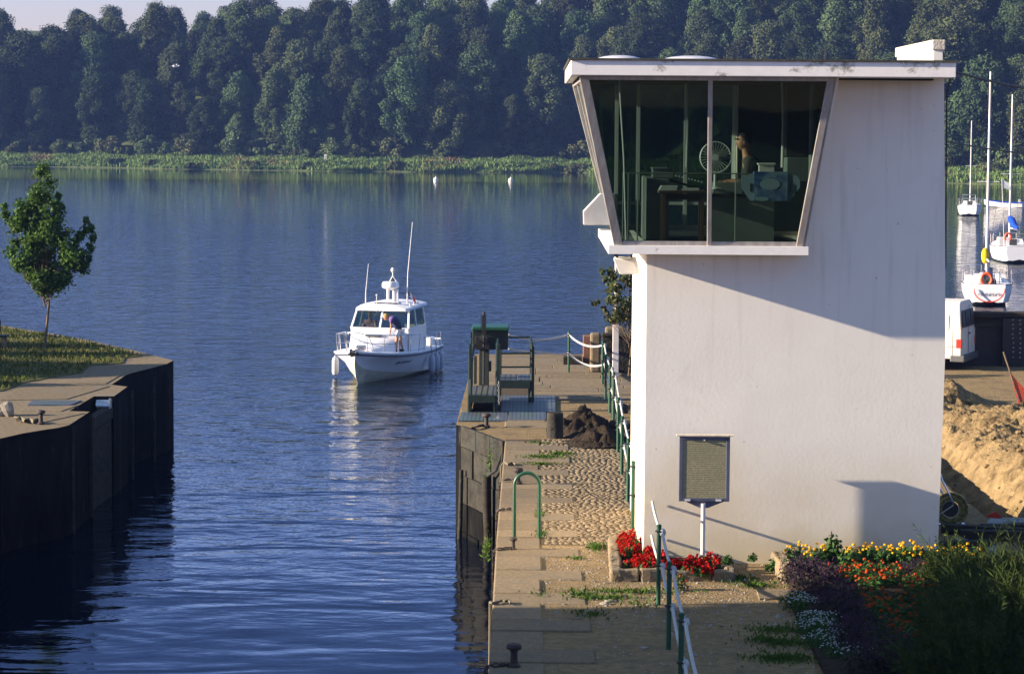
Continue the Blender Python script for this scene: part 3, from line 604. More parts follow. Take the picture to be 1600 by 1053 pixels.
# gravel on the dirt
rz = np.random.default_rng(18); n = 9000
px = rz.uniform(.1, 6, n); py = rz.uniform(27, 39.6, n); keep = (px > [edge(v) + .72 for v in py]) & (rz.random(n) < .2 + .8 * (py > 33)); px, py = px[keep], py[keep]
s = rz.gamma(1.6, .0055, len(px)) + .005; vsl = []; fsl = []
for i in range(len(px)):
    q = s[i]; a = rz.uniform(0, 3); cs, sn = math.cos(a) * q, math.sin(a) * q; z0 = -.003; b_ = len(vsl)
    vsl += [(px[i] + cs, py[i] + sn, z0), (px[i] - sn * .8, py[i] + cs * .8, z0), (px[i] - cs, py[i] - sn, z0), (px[i] + sn * .8, py[i] - cs * .8, z0), (px[i] + cs * .2, py[i], q * .9)]
    fsl += [(b_, b_ + 1, b_ + 4), (b_ + 1, b_ + 2, b_ + 4), (b_ + 2, b_ + 3, b_ + 4), (b_ + 3, b_, b_ + 4)]
tag(arrays('gravel', np.array(vsl), np.array(fsl), 'rock'), 'loose gravel scattered over the bare earth of the quay', 'gravel', kind='stuff')

def weeds(name, patches, label, m='weed', h=.06, seed=1):
    r = np.random.default_rng(seed); B_, T_ = [], []
    for (x, y, rx, ry, n) in patches:
        n = int(n * .55)
        a = r.normal(0, .5, (n, 2)) * (1 + .5 * np.sin(np.arange(n) * .05))[:, None]; b = np.stack([x + a[:, 0] * rx, y + a[:, 1] * ry, np.zeros(n)], 1)
        hh = h * r.uniform(.4, 1.2, n); t = b + np.stack([r.normal(0, .03, n), r.normal(0, .03, n), hh], 1); B_.append(b); T_.append(t)
    vs, fs = blades(r, np.concatenate(B_), np.concatenate(T_), .012)
    return tag(arrays(name, vs, fs, m), label, 'weeds', kind='stuff')
pt = []
for px_, py_, rx, ry, n in [(850, 716, .45, .35, 900), (875, 710, .25, .2, 400), (845, 726, .25, .12, 300), (838, 693, .25, .1, 200), (843, 805, .06, .3, 150), (846, 836, .08, .3, 160), (930, 856, .12, .35, 380),
                            (905, 930, .2, .25, 260), (925, 960, .25, .3, 200), (940, 935, .5, .25, 520), (985, 925, .8, .2, 600), (1150, 905, .3, .25, 350), (1180, 915, .3, .25, 400), (842, 930, .1, .2, 50), (905, 800, .1, .2, 0), (1000, 946, .3, .2, 100),
                            (1215, 985, .35, .3, 500), (1225, 1005, .4, .3, 700), (1235, 1030, .4, .3, 800), (1195, 1000, .2, .2, 200), (1205, 1030, .3, .2, 250), (900, 873, .1, .1, 60), (760, 860, .05, 1.0, 260), (765, 720, .05, 2.0, 200), (930, 512 + 62, .5, .5, 200)]:
    g = G(px_, py_); pt.append((g.x, g.y, rx, ry, n))
weeds('quay_weeds', pt, 'tufts of green weeds growing between the quay stones')

# ------------------------------------------------------------------ LEFT QUAY
Lp = [(271, 563), (260, 569), (205, 583), (197, 586), (174, 601), (199, 604), (178, 619), (147, 619), (108, 642), (140, 643), (108, 664), (92, 668), (71, 671), (35, 677), (0, 685)]
lp = [G(*q) for q in Lp]; lp = [(q.x, q.y) for q in lp]
back = [G(200, 545), G(131, 530), G(80, 521), G(40, 515), G(0, 508)]
poly = [(back[-1].x - 25, back[-1].y + 10)] + [(q.x, q.y) for q in reversed(back)] + lp + [(-12.9, 52.2), (-13.1, 5), (-60, 5), (-60, 100)]
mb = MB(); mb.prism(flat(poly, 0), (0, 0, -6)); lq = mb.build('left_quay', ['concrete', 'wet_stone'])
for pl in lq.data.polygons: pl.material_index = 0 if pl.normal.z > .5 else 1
struct(lq)
# lawn sheet on top of the left quay
lawn_px = [(0, 511), (40, 518), (131, 534), (195, 549), (222, 557), (196, 560), (192, 568), (140, 572), (128, 583), (95, 588), (38, 598), (20, 606), (0, 612)]
lawn = [G(*q) for q in lawn_px]; lawn = [(lawn[0].x - 26, lawn[0].y + 6)] + [(q.x, q.y) for q in lawn] + [(-19, 61), (-36, 60), (-46, 74)]
mb = MB(); mb.prism(flat(lawn, .02), (0, 0, -.1)); struct(mb.build('lawn', 'grass_soil'))
def inpoly(x, y, P):
    c = False; j = len(P) - 1
    for i in range(len(P)):
        if (P[i][1] > y) != (P[j][1] > y) and x < (P[j][0] - P[i][0]) * (y - P[i][1]) / (P[j][1] - P[i][1]) + P[i][0]: c = not c
        j = i
    return c
r = np.random.default_rng(21); pts = []
while len(pts) < 22000:
    x = r.uniform(-24, -9.5); y = r.uniform(60, 84)
    if inpoly(x, y, lawn): pts.append((x, y, .015))
b = np.array(pts); t = b + np.stack([r.normal(0, .03, len(b)), r.normal(0, .03, len(b)), r.uniform(.04, .13, len(b))], 1)
vs, fs = blades(r, b, t, .018); tag(arrays('lawn_grass', vs, fs, 'grass_blade'), 'short rough grass of the lawn on the left quay', 'grass', kind='stuff')
# ladder strips, gate beam and slabs on the left lock wall
mb = MB()
for q in [(141, 643), (112, 662)]:
    g = G(*q); mb.box(g.x + .01, g.x + .06, g.y - .1, g.y, -5.5, -.05)
for q in [(206, 600), (185, 612), (240, 580), (262, 567)]:
    g = G(*q); mb.box(g.x + .0, g.x + .05, g.y - .12, g.y - .02, -5.5, -.15)
struct(mb.build('left_wall_edging', 'mossy_stone', bevel=.01))
g0, g1 = G(140, 643), G(178, 619)
mb = MB(); mb.prism([(g0.x - .1, g0.y, -.25), (g1.x - .02, g1.y, -.25), (g1.x - .25, g1.y, -.25), (g0.x - .33, g0.y, -.25)], (0, 0, -.28))
mb.prism([(g0.x - .14, g0.y, -.55), (g1.x - .06, g1.y, -.55), (g1.x - .2, g1.y, -.55), (g0.x - .28, g0.y, -.55)], (0, 0, -3.4))
tag(mb.build('lock_gate', 'old_timber', bevel=.02), 'dark lock gate folded back into its recess in the left wall', 'lock gate')
g = G(164, 624); mb = MB(); mb.cyl((g.x - .28, g.y + .5, -.22), (g.x + .02, g.y + .5, -.22), .16, n=14); mb.cyl((g.x + .02, g.y + .5, -.22), (g.x + .06, g.y + .5, -.22), .2, n=14)
tag(mb.build('gate_ram', 'chrome', smooth=True), 'pale metal cylinder at the top of the left lock gate', 'ram')
P4 = [G(42, 634), G(110, 634), G(128, 627), G(50, 627)]; mb = MB(); mb.prism([(q.x, q.y, .026) for q in P4], (0, 0, -.05))
struct(mb.build('slab', 'grating', bevel=.01))
# low paving slabs on the left quay
mb = MB()
for q in [[(60, 662), (134, 646), (60, 646), (10, 648)], [(30, 643), (96, 643), (122, 634), (40, 636)], [(0, 626), (105, 624), (172, 604), (30, 604)], [(100, 600), (166, 600), (190, 586), (130, 590)]]:
    mb.prism([(*G(*k).xy, .015) for k in q], (0, 0, -.1))
struct(mb.build('left_paving', 'concrete', bevel=.015))

# house added outside the frame to shade the foreground; trees there cast the lawn shadows
SX = -15.0
def back_to(px_, py_, plane=38.0):
    q = V(px_, py_, plane); t = (q.x - SX); return (SX, q.y + SD.y * t, q.z + SD.z * t)   # walk back along the sun direction (x step -1)
k = 1 / abs(SD.x)
def sunback(q, X): t = (q.x - X) / abs(SD.x); return Vector((X, q.y + SD.y * t, q.z + SD.z * t))
hs = thing('shade_house', 'unseen whitewashed house with a slate lean-to roof, added on the left bank to shade the foreground', 'house', (SX - 3, 26, 0))
gA = sunback(G(760, 966), SX); gB = sunback(G(1230, 962), SX); ye = (gA.y + gB.y) / 2
mb = MB(); mb.box(SX - 6, SX, 10, ye, 0, 7.0); mb.build('wall', 'whitewash', hs)
mb = MB(); mb.prism([(SX - 6.4, 9.6, 7.002), (SX + .4, 9.6, 7.002), (SX - 3, 9.6, 7.9)], (0, ye - 9.4, 0)); mb.build('roof', 'slate', hs)
for yy in (14, 19, 24):
    mb = MB(); mb.box(SX - .02, SX + .05, yy, yy + 1.1, 3.2, 4.8); f_ = mb.build('window', 'cab_dark', hs)

def leafy_tree(name, seed, blobs, per, size, m, trunk_top, tr, label, cat, loc, bark='bark', group=None):
    r = np.random.default_rng(seed); t = thing(name, label, cat, loc, 0, group)
    vs, fs = crown_cards(r, blobs, per, size, .75, soft=True); arrays('crown', vs, fs, m, parent=t, local=True)
    limbs(trunk_top, tr, [b[0] for b in blobs[::2]]).build('trunk', bark, t, smooth=True, local=True); return t
for i, (x, y, s) in enumerate([(-36, 65.2, 1.0), (-30, 64.6, .8), (-41, 66.5, 1.1), (-27, 63.8, .6), (-33, 71.5, .8), (-28, 72.5, .6), (-22.5, 65.3, .72), (-25.5, 66.3, .8), (-23.5, 61.8, .5), (-24.5, 70.3, .55)]):
    rb = np.random.default_rng(60 + i); blobs = [((rb.normal(0, 1.1) * s, rb.normal(0, .7) * s, (4.6 + rb.uniform(-1.9, 2.2)) * s), (.9 * s,) * 3) for _ in range(16)]
    leafy_tree('quay_tree', 50 + i, blobs, 280, .14, 'maple_leaf', (0, 0, 4.2 * s), .12, 'leafy tree standing on the lawn of the left bank outside the view', 'tree', (x, y, 0), group='trees beyond the left edge')

# young maple
mp_ = G(70, 545); sc_ = (mp_.y) / 4000
def uz(px_, py_): return ((px_ - 72) * sc_, (545 - py_) * sc_)
prof = [(262, 4, 73), (272, 7, 75), (285, 12, 78), (298, 17, 77), (312, 26, 72), (328, 34, 68), (345, 40, 66), (362, 47, 68), (380, 54, 72), (398, 60, 78), (415, 55, 80), (430, 42, 76), (444, 26, 74), (453, 14, 74)]
rb = random.Random(12); blobs = []
for py_, hw, cx_ in prof:
    kn = max(1, int(hw / 7))
    for j in range(kn):
        for q in range(2 if hw > 20 else 1):
            u, z = uz(cx_ + rb.uniform(-1, 1) * hw * .86, py_ + rb.uniform(-6, 6)); v = rb.uniform(-1, 1) * hw * sc_ * .8
            s = rb.uniform(.14, .27); blobs.append(((u, v, z), (s, s, s)))
for (px_, py_, s) in [(11, 322, .07), (14, 334, .1), (20, 346, .13), (26, 358, .16), (34, 318, .08), (38, 330, .12), (40, 345, .14), (140, 343, .07), (146, 356, .09), (138, 358, .11), (130, 366, .12), (150, 370, .08), (146, 386, .11), (134, 396, .13), (144, 402, .08), (136, 412, .1), (122, 378, .14), (28, 380, .14), (24, 394, .1), (98, 322, .09), (96, 306, .07), (24, 410, .07), (30, 420, .07), (56, 304, .07)]:
    u, z = uz(px_, py_); blobs.append(((u, rb.uniform(-.2, .2), z), (s, s, s * 1.2)))
leafy_tree('young_maple', 9, [(c_, tuple(q * 1.2 for q in r_)) for c_, r_ in blobs], 190, .05, 'maple_leaf', (uz(74, 330)[0], 0, uz(74, 330)[1]), .044, 'young maple with a dense spired crown on the left lawn', 'tree', mp_)
# conifer whose twigs reach into the left edge
g = G(-34, 528); rb = np.random.default_rng(77); blobs = [((rb.normal(0, .3), rb.normal(0, .3), rb.uniform(.3, 1.7)), (.28, .28, .25)) for _ in range(14)]
leafy_tree('conifer', 78, blobs, 120, .05, 'juniper', (0, 0, 1.8), .05, 'dark conifer at the left edge of the lawn beside the bench', 'tree', g, 'bark_dark')
# bench
g = G(-2, 546); t = thing('park_bench', 'dark bench at the left edge of the lawn', 'bench', g)
mb = MB(); mb.box(-1.1, .26, -.2, .2, .36, .42); mb.build('seat', 'steel_dark', t, local=True, bevel=.01)
mb = MB(); mb.box(-1.1, .02, .2, .25, .5, .85); mb.build('backrest', 'steel_dark', t, local=True, bevel=.01)
for x in (-.8, .1): MB().prism([(x, -.16, 0), (x, .16, 0), (x, .2, .36), (x, -.2, .36)], (.1, 0, 0)).build('leg', 'concrete', t, local=True)
# rock and rope heap
def rock(name, s, seed, m='rock'):
    bm = bmesh.new(); bmesh.ops.create_icosphere(bm, subdivisions=2, radius=1)
    for v in bm.verts: v.co *= 1 + .28 * mn.noise(v.co * 1.4 + Vector((seed, 0, 0))); v.co = Vector((v.co.x * s[0], v.co.y * s[1], v.co.z * s[2]))
    me = bpy.data.meshes.new(name); bm.to_mesh(me); bm.free(); me.materials.append(MATS[m]); o = bpy.data.objects.new(name, me); C.objects.link(o); return o
for i, (px_, py_, s, lb) in enumerate([(12, 650, .17, 'brown boulder on the left quay, the right one of a pair'), (3, 650, .14, 'brown boulder on the left quay, at the photo edge')]):
    o = rock('boulder', (s, s, s * 1.2), i * 9); o.location = G(px_, py_) + Vector((0, 0, s * .8)); tag(o, lb, 'rock', 'boulders on the left quay')

# ------------------------------------------------------------------ bollards
def bollard(label, loc, s=1.0):
    sz = s * .80; s = s * .52
    m = MB(); m.lathe([(.17, 0), (.17, .03), (.10, .06), (.085, .2), (.095, .27), (.19, .30), (.2, .34), (.17, .38), (.05, .4)], n=20)
    o = m.build('mooring_bollard', 'iron_rust', smooth=True); o.location = loc; o.scale = (s, s, sz); return tag(o, label, 'bollard', 'mooring bollards')
for px_, py_, s, lb in [(803, 1043, .92, 'dark iron bollard nearest the camera on the quay edge'), (802, 860, .62, 'small iron bollard on the coping left of the flower bed'), (809, 757, .95, 'black mushroom bollard just behind the green hoop'),
                        (760, 668, .95, 'black bollard on the corner stone below the winch'), (64, 663, .95, 'black bollard on the left quay with a rope around it')]:
    g = G(px_, py_); bollard(lb, (g.x, g.y, .015), s)
def ropeobj(name, pts, r, m, label, cat, n=6, group=None):
    mb = MB(); mb.tube(pts, r, n); return tag(mb.build(name, m, smooth=True), label, cat, group)
def lay(pxs, z=.04): return [(*G(*q).xy, z) for q in pxs]
g = G(58, 664); ropeobj('mooring_rope', lay([(64, 662), (58, 660), (52, 663), (46, 660), (40, 662), (32, 657), (28, 660)], .06), .045, 'rope_old', 'dark rope lying round the left quay bollard', 'rope')
def chain(name, pts, r, label):
    mb = MB(); pts = [Vector(p) for p in pts]
    for a, b_ in zip(pts[:-1], pts[1:]):
        n_ = max(1, int((b_ - a).length / .07))
        for i in range(n_):
            p = a.lerp(b_, (i + .5) / n_); dn = (b_ - a).normalized(); up = dn.orthogonal().normalized() if i % 2 else dn.cross(dn.orthogonal()).normalized()
            mb.tube([p + dn * .05 * math.cos(q) + up * .024 * math.sin(q) for q in (0, 1.05, 2.1, 3.14, 4.2, 5.25)], r, 4, closed=True)
    return tag(mb.build(name, 'iron_rust', smooth=True), label, 'chain', 'mooring chains along the coping')
eg = lambda py_, z=0.03: Vector((edge(26000 / (py_ - 198)) - .03, 26000 / (py_ - 198), z))
def drop(y, z): return (edge(y) - .05, y, z)
q = eg(727); ropeobj('mooring_rope', lay([(806, 729), (800, 726), (794, 729), (788, 725)]) + [drop(q.y, -.05), drop(q.y - .2, -.8), drop(q.y - .5, -1.8), drop(q.y - .6, -2.3)], .022, 'rope_old', 'frayed rope hanging over the coping behind the mushroom bollard', 'rope')
q = eg(752); chain('chain', lay([(809, 754), (797, 752), (788, 753)]) + [drop(q.y, -.05), drop(q.y - .3, -1.3)], .012, 'rusty chain leading over the coping from the mushroom bollard')
q = eg(799); chain('chain', lay([(800, 798), (790, 799), (780, 800)]) + [drop(q.y, -.05), drop(q.y - .3, -1.5)], .012, 'rusty chain over the coping beside the green hoop')
q = eg(861); chain('chain', lay([(802, 860), (792, 860), (778, 862)]) + [drop(q.y, -.05), drop(q.y - .1, -1.5)], .012, 'rusty chain over the coping from the small bollard')
q = eg(945); ropeobj('mooring_rope', lay([(798, 948), (794, 943), (788, 946), (784, 943), (778, 946), (770, 948)], .05) + [drop(q.y, -.02), drop(q.y, -.35), drop(q.y - .1, -1.2), drop(q.y - .2, -2.5)], .019, 'rope_old', 'knotted pale rope hanging down the wall in the foreground', 'rope')
q = eg(1046); chain('chain', lay([(803, 1043), (790, 1043), (770, 1044)]) + [drop(q.y, -.05), drop(q.y - .1, -1.0)], .014, 'rusty chain on the nearest iron bollard')
ropeobj('mooring_rope', lay([(760, 667), (748, 669), (738, 672)], .05) + [(E2.x + .38, E2.y - .14, -.1), (E2.x + .36, E2.y - .18, -.9)], .028, 'black_rubber', 'dark rope leading down the corner stone below the winch', 'rope')
# fender timbers on the quay face
a = E2 + dv * (.12 * L_) + nv * .16; mb = MB(); mb.tube([(a.x, a.y, -.9), (a.x - .02, a.y, -2.0), (a.x - .1, a.y, -4)], [.045, .05, .05], 10); tag(mb.build('fender_pole', 'mossy_stone', smooth=True), 'thin grey pole standing against the quay face, the left one', 'pole', 'poles against the quay face')
a = E2 + dv * (.78 * L_) + nv * .2; mb = MB(); mb.tube([(a.x, a.y, -.78), (a.x, a.y, -1.2), (a.x + .03, a.y, -2.1), (a.x - .05, a.y, -3), (a.x - .05, a.y, -4.3)], [.1, .1, .085, .1, .1], 12); tag(mb.build('fender_pole', 'old_timber', smooth=True), 'thick weathered pole standing against the quay face, the right one', 'pole', 'poles against the quay face')
b_ = D2 + Vector((0, 0, -.12)); ropeobj('pole_rope', [(b_.x - .02, b_.y, -.1), ((a.x + b_.x) / 2, (a.y + b_.y) / 2 - .1, -.62), (a.x, a.y - .05, -.8)], .03, 'black_rubber', 'black rope from the coping to the right fender pole', 'rope')

# green hoop
a, b_ = G(803.5, 841), G(842.5, 831); b_.y = a.y - 0.0; wd = (b_.x - a.x) * 1.0; hh = 1.05
mb = MB(); pts = [(a.x, a.y, -.3), (a.x, a.y, hh - wd / 2)] + [(a.x + wd / 2 - wd / 2 * math.cos(t_), a.y, hh - wd / 2 + wd / 2 * math.sin(t_)) for t_ in np.linspace(0, PI, 11)[1:-1]] + [(a.x + wd, a.y, hh - wd / 2), (a.x + wd, a.y, -.02)]
mb.tube(pts, .03, 12); tag(mb.build('ladder_hoop', 'green_paint', smooth=True), 'green tubular hoop handrail standing on the coping stones', 'handrail')

# ------------------------------------------------------------------ posts and ropes
front = [(1063, 1110, 'green rope post nearest the camera'), (1044.5, 1014, 'dark green rope post, second from the camera'), (1028.5, 945, 'green rope post in front of the flower bed')]
rear = [(988.5, 826, 'green rope post hugging the left corner of the tower'), (981, 784, 'green rope post, second beyond the tower corner'), (971.5, 742, 'green rope post, third beyond the tower corner'), (965.5, 707, 'green rope post beside the dark rubble'), (958.5, 660, 'dark rope post below the lamp pole base'),
        (952.5, 645, 'dark rope post just left of the lamp pole'), (946, 626, 'green rope post in front of the concrete block'), (941.5, 601, 'green rope post where the rope turns to the winch'), (888.5, 582, 'lone green rope post at the far end of the quay')]
TP = []
def post(g, label, first=[None]):
    if first[0] is None:
        t = thing('rope_post', label, 'post', (g.x, g.y, 0), 0, 'green posts of the rope fence'); mb = MB()
        mb.cyl((0, 0, -.2), (0, 0, 1.09), .032, n=12); mb.build('pole', 'green_paint', t, smooth=True, local=True)
        for z in (1.02, .55): MB().tube([(.045 * math.cos(q), .045 * math.sin(q), z) for q in np.linspace(0, 5.6, 8)], .012, 5, closed=True).build('ring', 'steel_dark', t, local=True)
        MB().lathe([(.034, 1.08), (.036, 1.1), (.02, 1.115)], n=10).build('cap', 'green_paint', t, smooth=True, local=True); first[0] = t; return t
    return dup(first[0], (g.x, g.y, 0), label=label)
for px_, py_, lb in front + rear:
    g = G(px_, py_); post(g, lb); TP.append(g)
def sag(a, b_, s, n=9): return [Vector(a).lerp(Vector(b_), i / n) + Vector((0, 0, -s * 4 * (i / n) * (1 - i / n))) for i in range(n + 1)]
def ropeline(pts, s, label, start=None):
    P_ = []
    for a, b_ in zip(pts[:-1], pts[1:]): P_ += sag(a, b_, s)[(1 if P_ else 0):]
    o = ropeobj('rope', P_, .021, 'rope_white', label, 'rope', 8, 'white ropes of the fence')
    for p in pts[1:]:
        MB().ell(Vector(p), (.05, .055, .06), 8, 6).build('knot', 'rope_white', o, smooth=True)
    return o
WY = 38.0
wa, wb = V(1019, 783, WY), V(1018, 836, WY); off = Vector((.045, 0, 0))
f3, f2, f1 = TP[2], TP[1], TP[0]; f0 = Vector((f1.x - .05, f1.y - 3.2, 0))
for (z, wpt, lb) in ((1.0, wa, 'upper white rope from the tower wall through the front posts'), (.53, wb, 'lower white rope from the tower wall through the front posts')):
    ropeline([wpt + Vector((0, -.03, 0))] + [q + off + Vector((0, 0, z)) for q in (f3, f2, f1, f0)], .07, lb)
for (z, lb) in ((1.0, 'upper white rope along the posts beyond the tower'), (.53, 'lower white rope along the posts beyond the tower')):
    ropeline([q + off + Vector((0, 0, z)) for q in TP[3:11]] , .05, lb)
wx = G(836, 585)
for (z, s, lb) in ((1.0, .14, 'upper white rope swinging from the far post to the winch'), (.5, .14, 'lower white rope swinging from the far post to the winch')):
    a = TP[10] + Vector((0, 0, z)); b_ = TP[11] + Vector((0, 0, z)); c = V(838, 531 if z > .9 else 549, 66.0); d_ = V(794, 523 if z > .9 else 545, 62.0)
    o = ropeobj('rope', sag(a, b_, s) + sag(b_, c, .03)[1:] + sag(c, d_, .02)[1:], .027, 'rope_white', lb, 'rope', 8, 'white ropes of the fence')
    MB().ell(b_, (.05, .055, .06), 8, 6).build('knot', 'rope_white', o, smooth=True)

# ------------------------------------------------------------------ THE TOWER
YF = 38.0; YB = 43.4; XL = V(1008, 640, YF).x; XR = V(1472, 640, YF).x
ZS = V(1100, 398, 37.5).z; ZR = 7.24
tw = thing('control_tower', 'white plastered lock control tower with an overhanging glazed cabin', 'tower', ((XL + XR) / 2, (YF + YB) / 2, 0))
XW0, XW1 = V(1254, 388, YF).x, V(1306, 118, YF).x       # right end of the window at the wall plane
# shaft with the upper right part, walls as solid prism pieces
mb = MB(); xbr = XR + .03
mb.prism([(XL, YF, -1), (XR - .04, YF, -1), (xbr, YF, 3.2), (xbr - .03, YF, ZS), (XL, YF, ZS)], (0, YB - YF, 0))
mb.prism([(XW0, YF, ZS), (xbr - .03, YF, ZS), (xbr - .10, YF, ZR), (XW1, YF, ZR)], (0, .25, 0))
mb.prism([(xbr - .3, YF + .25, ZS), (xbr - .03, YF + .25, ZS), (xbr - .10, YF + .25, ZR), (xbr - .3, YF + .25, ZR)], (0, YB - YF - .25, 0))
mb.box(3.4, xbr - .3, YB - .25, YB, ZS, ZR)
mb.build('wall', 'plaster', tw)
# floor slab / sill
sx0 = V(951, 390, 37.5).x; sx1 = V(1263, 390, 37.5).x; zt = V(1100, 384.5, 37.5).z
mb = MB(); mb.prism([(sx0, 37.48, ZS), (sx1, 37.48, ZS), (sx1, YF - .002, ZS), (XL - .0, YF - .002, ZS), (XL - .002, YF, ZS), (XL - .002, YB + .2, ZS), (sx0, YB + .2, ZS)], (0, 0, zt - ZS))
mb.build('sill', 'fascia_paint', tw, bevel=.012)
mb = MB(); mb.box(XL - .4, XW0 - .02, YF + .003, YB, ZS + .003, zt - .01); mb.build('cabin_floor', 'cab_dark', tw)
ln = MB(); ln.box(V(905, 118, 37.3).x, xbr - .3, YF - .3, YB - .02, ZR - .03, ZR - .002).box(xbr - .33, xbr - .302, YF + .26, YB - .26, zt, ZR - .032).box(3.42, xbr - .34, YB - .28, YB - .252, zt, ZR - .032)
ln.prism([(XW0 + .05, YF + .252, zt), (xbr - .34, YF + .252, zt), (xbr - .34, YF + .252, ZR - .032), (XW1 + .05, YF + .252, ZR - .032)], (0, .03, 0)); ln.build('cabin_lining', 'cab_lining', tw)
# windows: leaning panes
yb_, yt_ = 37.56, 37.22; zb = zt; ztp = ZR
LB, LT = V(966, 383, yb_), V(912, 114, yt_); LB.z = zb; LT.z = ztp
RB, RT = V(1252, 386, yb_), V(1302, 116, yt_); RB.z = zb; RT.z = ztp
FB, FT = V(957, 366, YB), V(898, 127, YB); FB.z = zb; FT.z = ztp
MBm, MT = V(1108, 385, yb_), V(1110, 114, yt_); MBm.z = zb; MT.z = ztp
def bar(mb, a, b_, w_, d_, out):   # rectangular bar from a to b, width along side, depth along out
    a, b_ = Vector(a), Vector(b_); ax = (b_ - a).normalized(); out = Vector(out); out = (out - ax * out.dot(ax)).normalized(); sd = ax.cross(out)
    vs = []
    for p in (a, b_):
        for (i, j) in ((-1, -1), (1, -1), (1, 1), (-1, 1)): vs.append(p + sd * w_ / 2 * i + out * d_ / 2 * j)
    mb.add(vs, [(0, 1, 2, 3), (7, 6, 5, 4), (0, 4, 5, 1), (1, 5, 6, 2), (2, 6, 7, 3), (3, 7, 4, 0)])
fr = MB(); nf = (0, -1, 0)
bar(fr, LB, LT, .13, .09, nf); bar(fr, RB - Vector((.03, 0, 0)), RT - Vector((.03, 0, 0)), .10, .09, nf); bar(fr, MBm, MT, .065, .09, nf)
bar(fr, LB + Vector((.06, .0, .03)), RB + Vector((-.08, .0, .03)), .07, .05, nf); bar(fr, LT + Vector((.07, 0, -.03)), RT + Vector((-.08, 0, -.03)), .07, .05, nf)
bar(fr, FB, FT, .1, .1, (-1, 0, 0)); bar(fr, LB + Vector((0, .05, .04)), FB + Vector((0, -.05, .04)), .07, .06, (-1, 0, 0)); bar(fr, LT + Vector((0, .05, -.04)), FT + Vector((0, -.05, -.04)), .07, .06, (-1, 0, 0))
for f_ in (.33, .66): bar(fr, LB.lerp(FB, f_), LT.lerp(FT, f_), .07, .06, (-1, 0, 0))
bar(fr, RB + Vector((.035, .03, 0)), RT + Vector((.035, .03, 0)), .04, .06, nf)
frame = fr.build('window_frame', 'alu', tw, bevel=.008)
MB().quad(LB, MBm, MT, LT).build('pane', 'tint_glass', frame); MB().quad(MBm, RB, RT, MT).build('pane', 'tint_glass', frame)
MB().quad(FB, LB, LT, FT).build('pane', 'tint_glass_side', frame)
# plain cheek closing the right end of the window box, back windows
MB().add([RB + Vector((.05, .05, 0)), RT + Vector((.05, .05, 0)), (XW1 + .02, YF + .1, ZR), (XW0 + .02, YF + .1, zb), RB + Vector((.09, .05, 0)), RT + Vector((.09, .05, 0)), (XW1 + .06, YF + .1, ZR), (XW0 + .06, YF + .1, zb)],
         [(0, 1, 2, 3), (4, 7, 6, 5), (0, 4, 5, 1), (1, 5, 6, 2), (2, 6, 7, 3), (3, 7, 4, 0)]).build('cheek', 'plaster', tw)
bw = MB(); XBW = 3.4
for x in (FB.x + .05, 1.75, 2.55, 3.36): bar(bw, (x, YB - .1, zb), (x - (.3 if x < 1.3 else 0), YB - .1, ZR), .06, .08, nf)
bar(bw, (FB.x, YB - .1, zb + .45), (XBW, YB - .1, zb + .45), .05, .05, nf); bar(bw, (FB.x, YB - .1, zb + .04), (XBW, YB - .1, zb + .04), .08, .06, nf)
bwf = bw.build('rear_window_frame', 'cab_white', tw)
MB().quad((FB.x, YB - .1, zb), (XBW, YB - .1, zb), (XBW, YB - .1, ZR), (FT.x, YB - .1, ZR)).build('pane', 'tint_glass', bwf)
# roof
x0, x1 = V(892, 100, 37.0).x, V(1494, 110, 37.0).x; y0, y1 = 37.0, 44.0; zb_, zt_ = 7.236, 7.455
mb = MB(); mb.prism([(x0, y0, zb_), (x1, y0, zb_), (x1, y1, zb_), (x0, y1, zb_)], (0, 0, zt_ - zb_)); rf = mb.build('roof', 'fascia_paint', tw, bevel=.01)
mb = MB(); mb.prism([(x0 - .03, y0 - .03, zt_ + .002), (x1 + .02, y0 - .03, zt_ + .002), (x1 + .02, y1 + .02, zt_ + .002), (x0 - .03, y1 + .02, zt_ + .002)], (0, 0, .028)); mb.build('roof_edge', 'roof_felt', rf)
for (a_, b2) in ((928, 1012), (1032, 1136)):
    c_ = (V(a_, 90, 38.2) + V(b2, 90, 38.2)) / 2; rx = (V(b2, 90, 38.2).x - V(a_, 90, 38.2).x) / 2
    m = MB(); m.ell((c_.x, 38.9, zt_ + .02), (rx, .5, .105), 24, 10); m.build('skylight', 'dome_plastic', rf, smooth=True)
ca, cb = V(1457.5, 97, 37.9), V(1474.5, 97, 37.9); ztc = V(1460, 62.5, 37.9).z; zmid = V(1460, 79, 37.9).z
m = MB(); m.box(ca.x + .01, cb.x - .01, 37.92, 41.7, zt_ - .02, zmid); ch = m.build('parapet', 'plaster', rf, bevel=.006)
m = MB(); m.box(ca.x - .01, cb.x + .02, 37.9, 41.8, zmid + .001, ztc); m.build('capping', 'old_paint', ch, bevel=.012)
mb = MB(); mb.cyl((V(1320, 60, 38).x, 40.5, zt_), (V(1320, 60, 38).x, 40.5, V(1320, 76, 40.5).z), .012, n=6); mb.build('aerial', 'steel_dark', rf)
# hood on the far left of the cabin
hp = [V(911.5, 331, 43.0), V(938, 303, 43.0), V(962, 303, 43.0), V(962, 352, 43.0), V(912, 352, 43.0)]
m = MB(); m.prism(hp, (0, .5, 0)); hd = m.build('louvre_hood', 'hood_shade_grey', tw, bevel=.01)
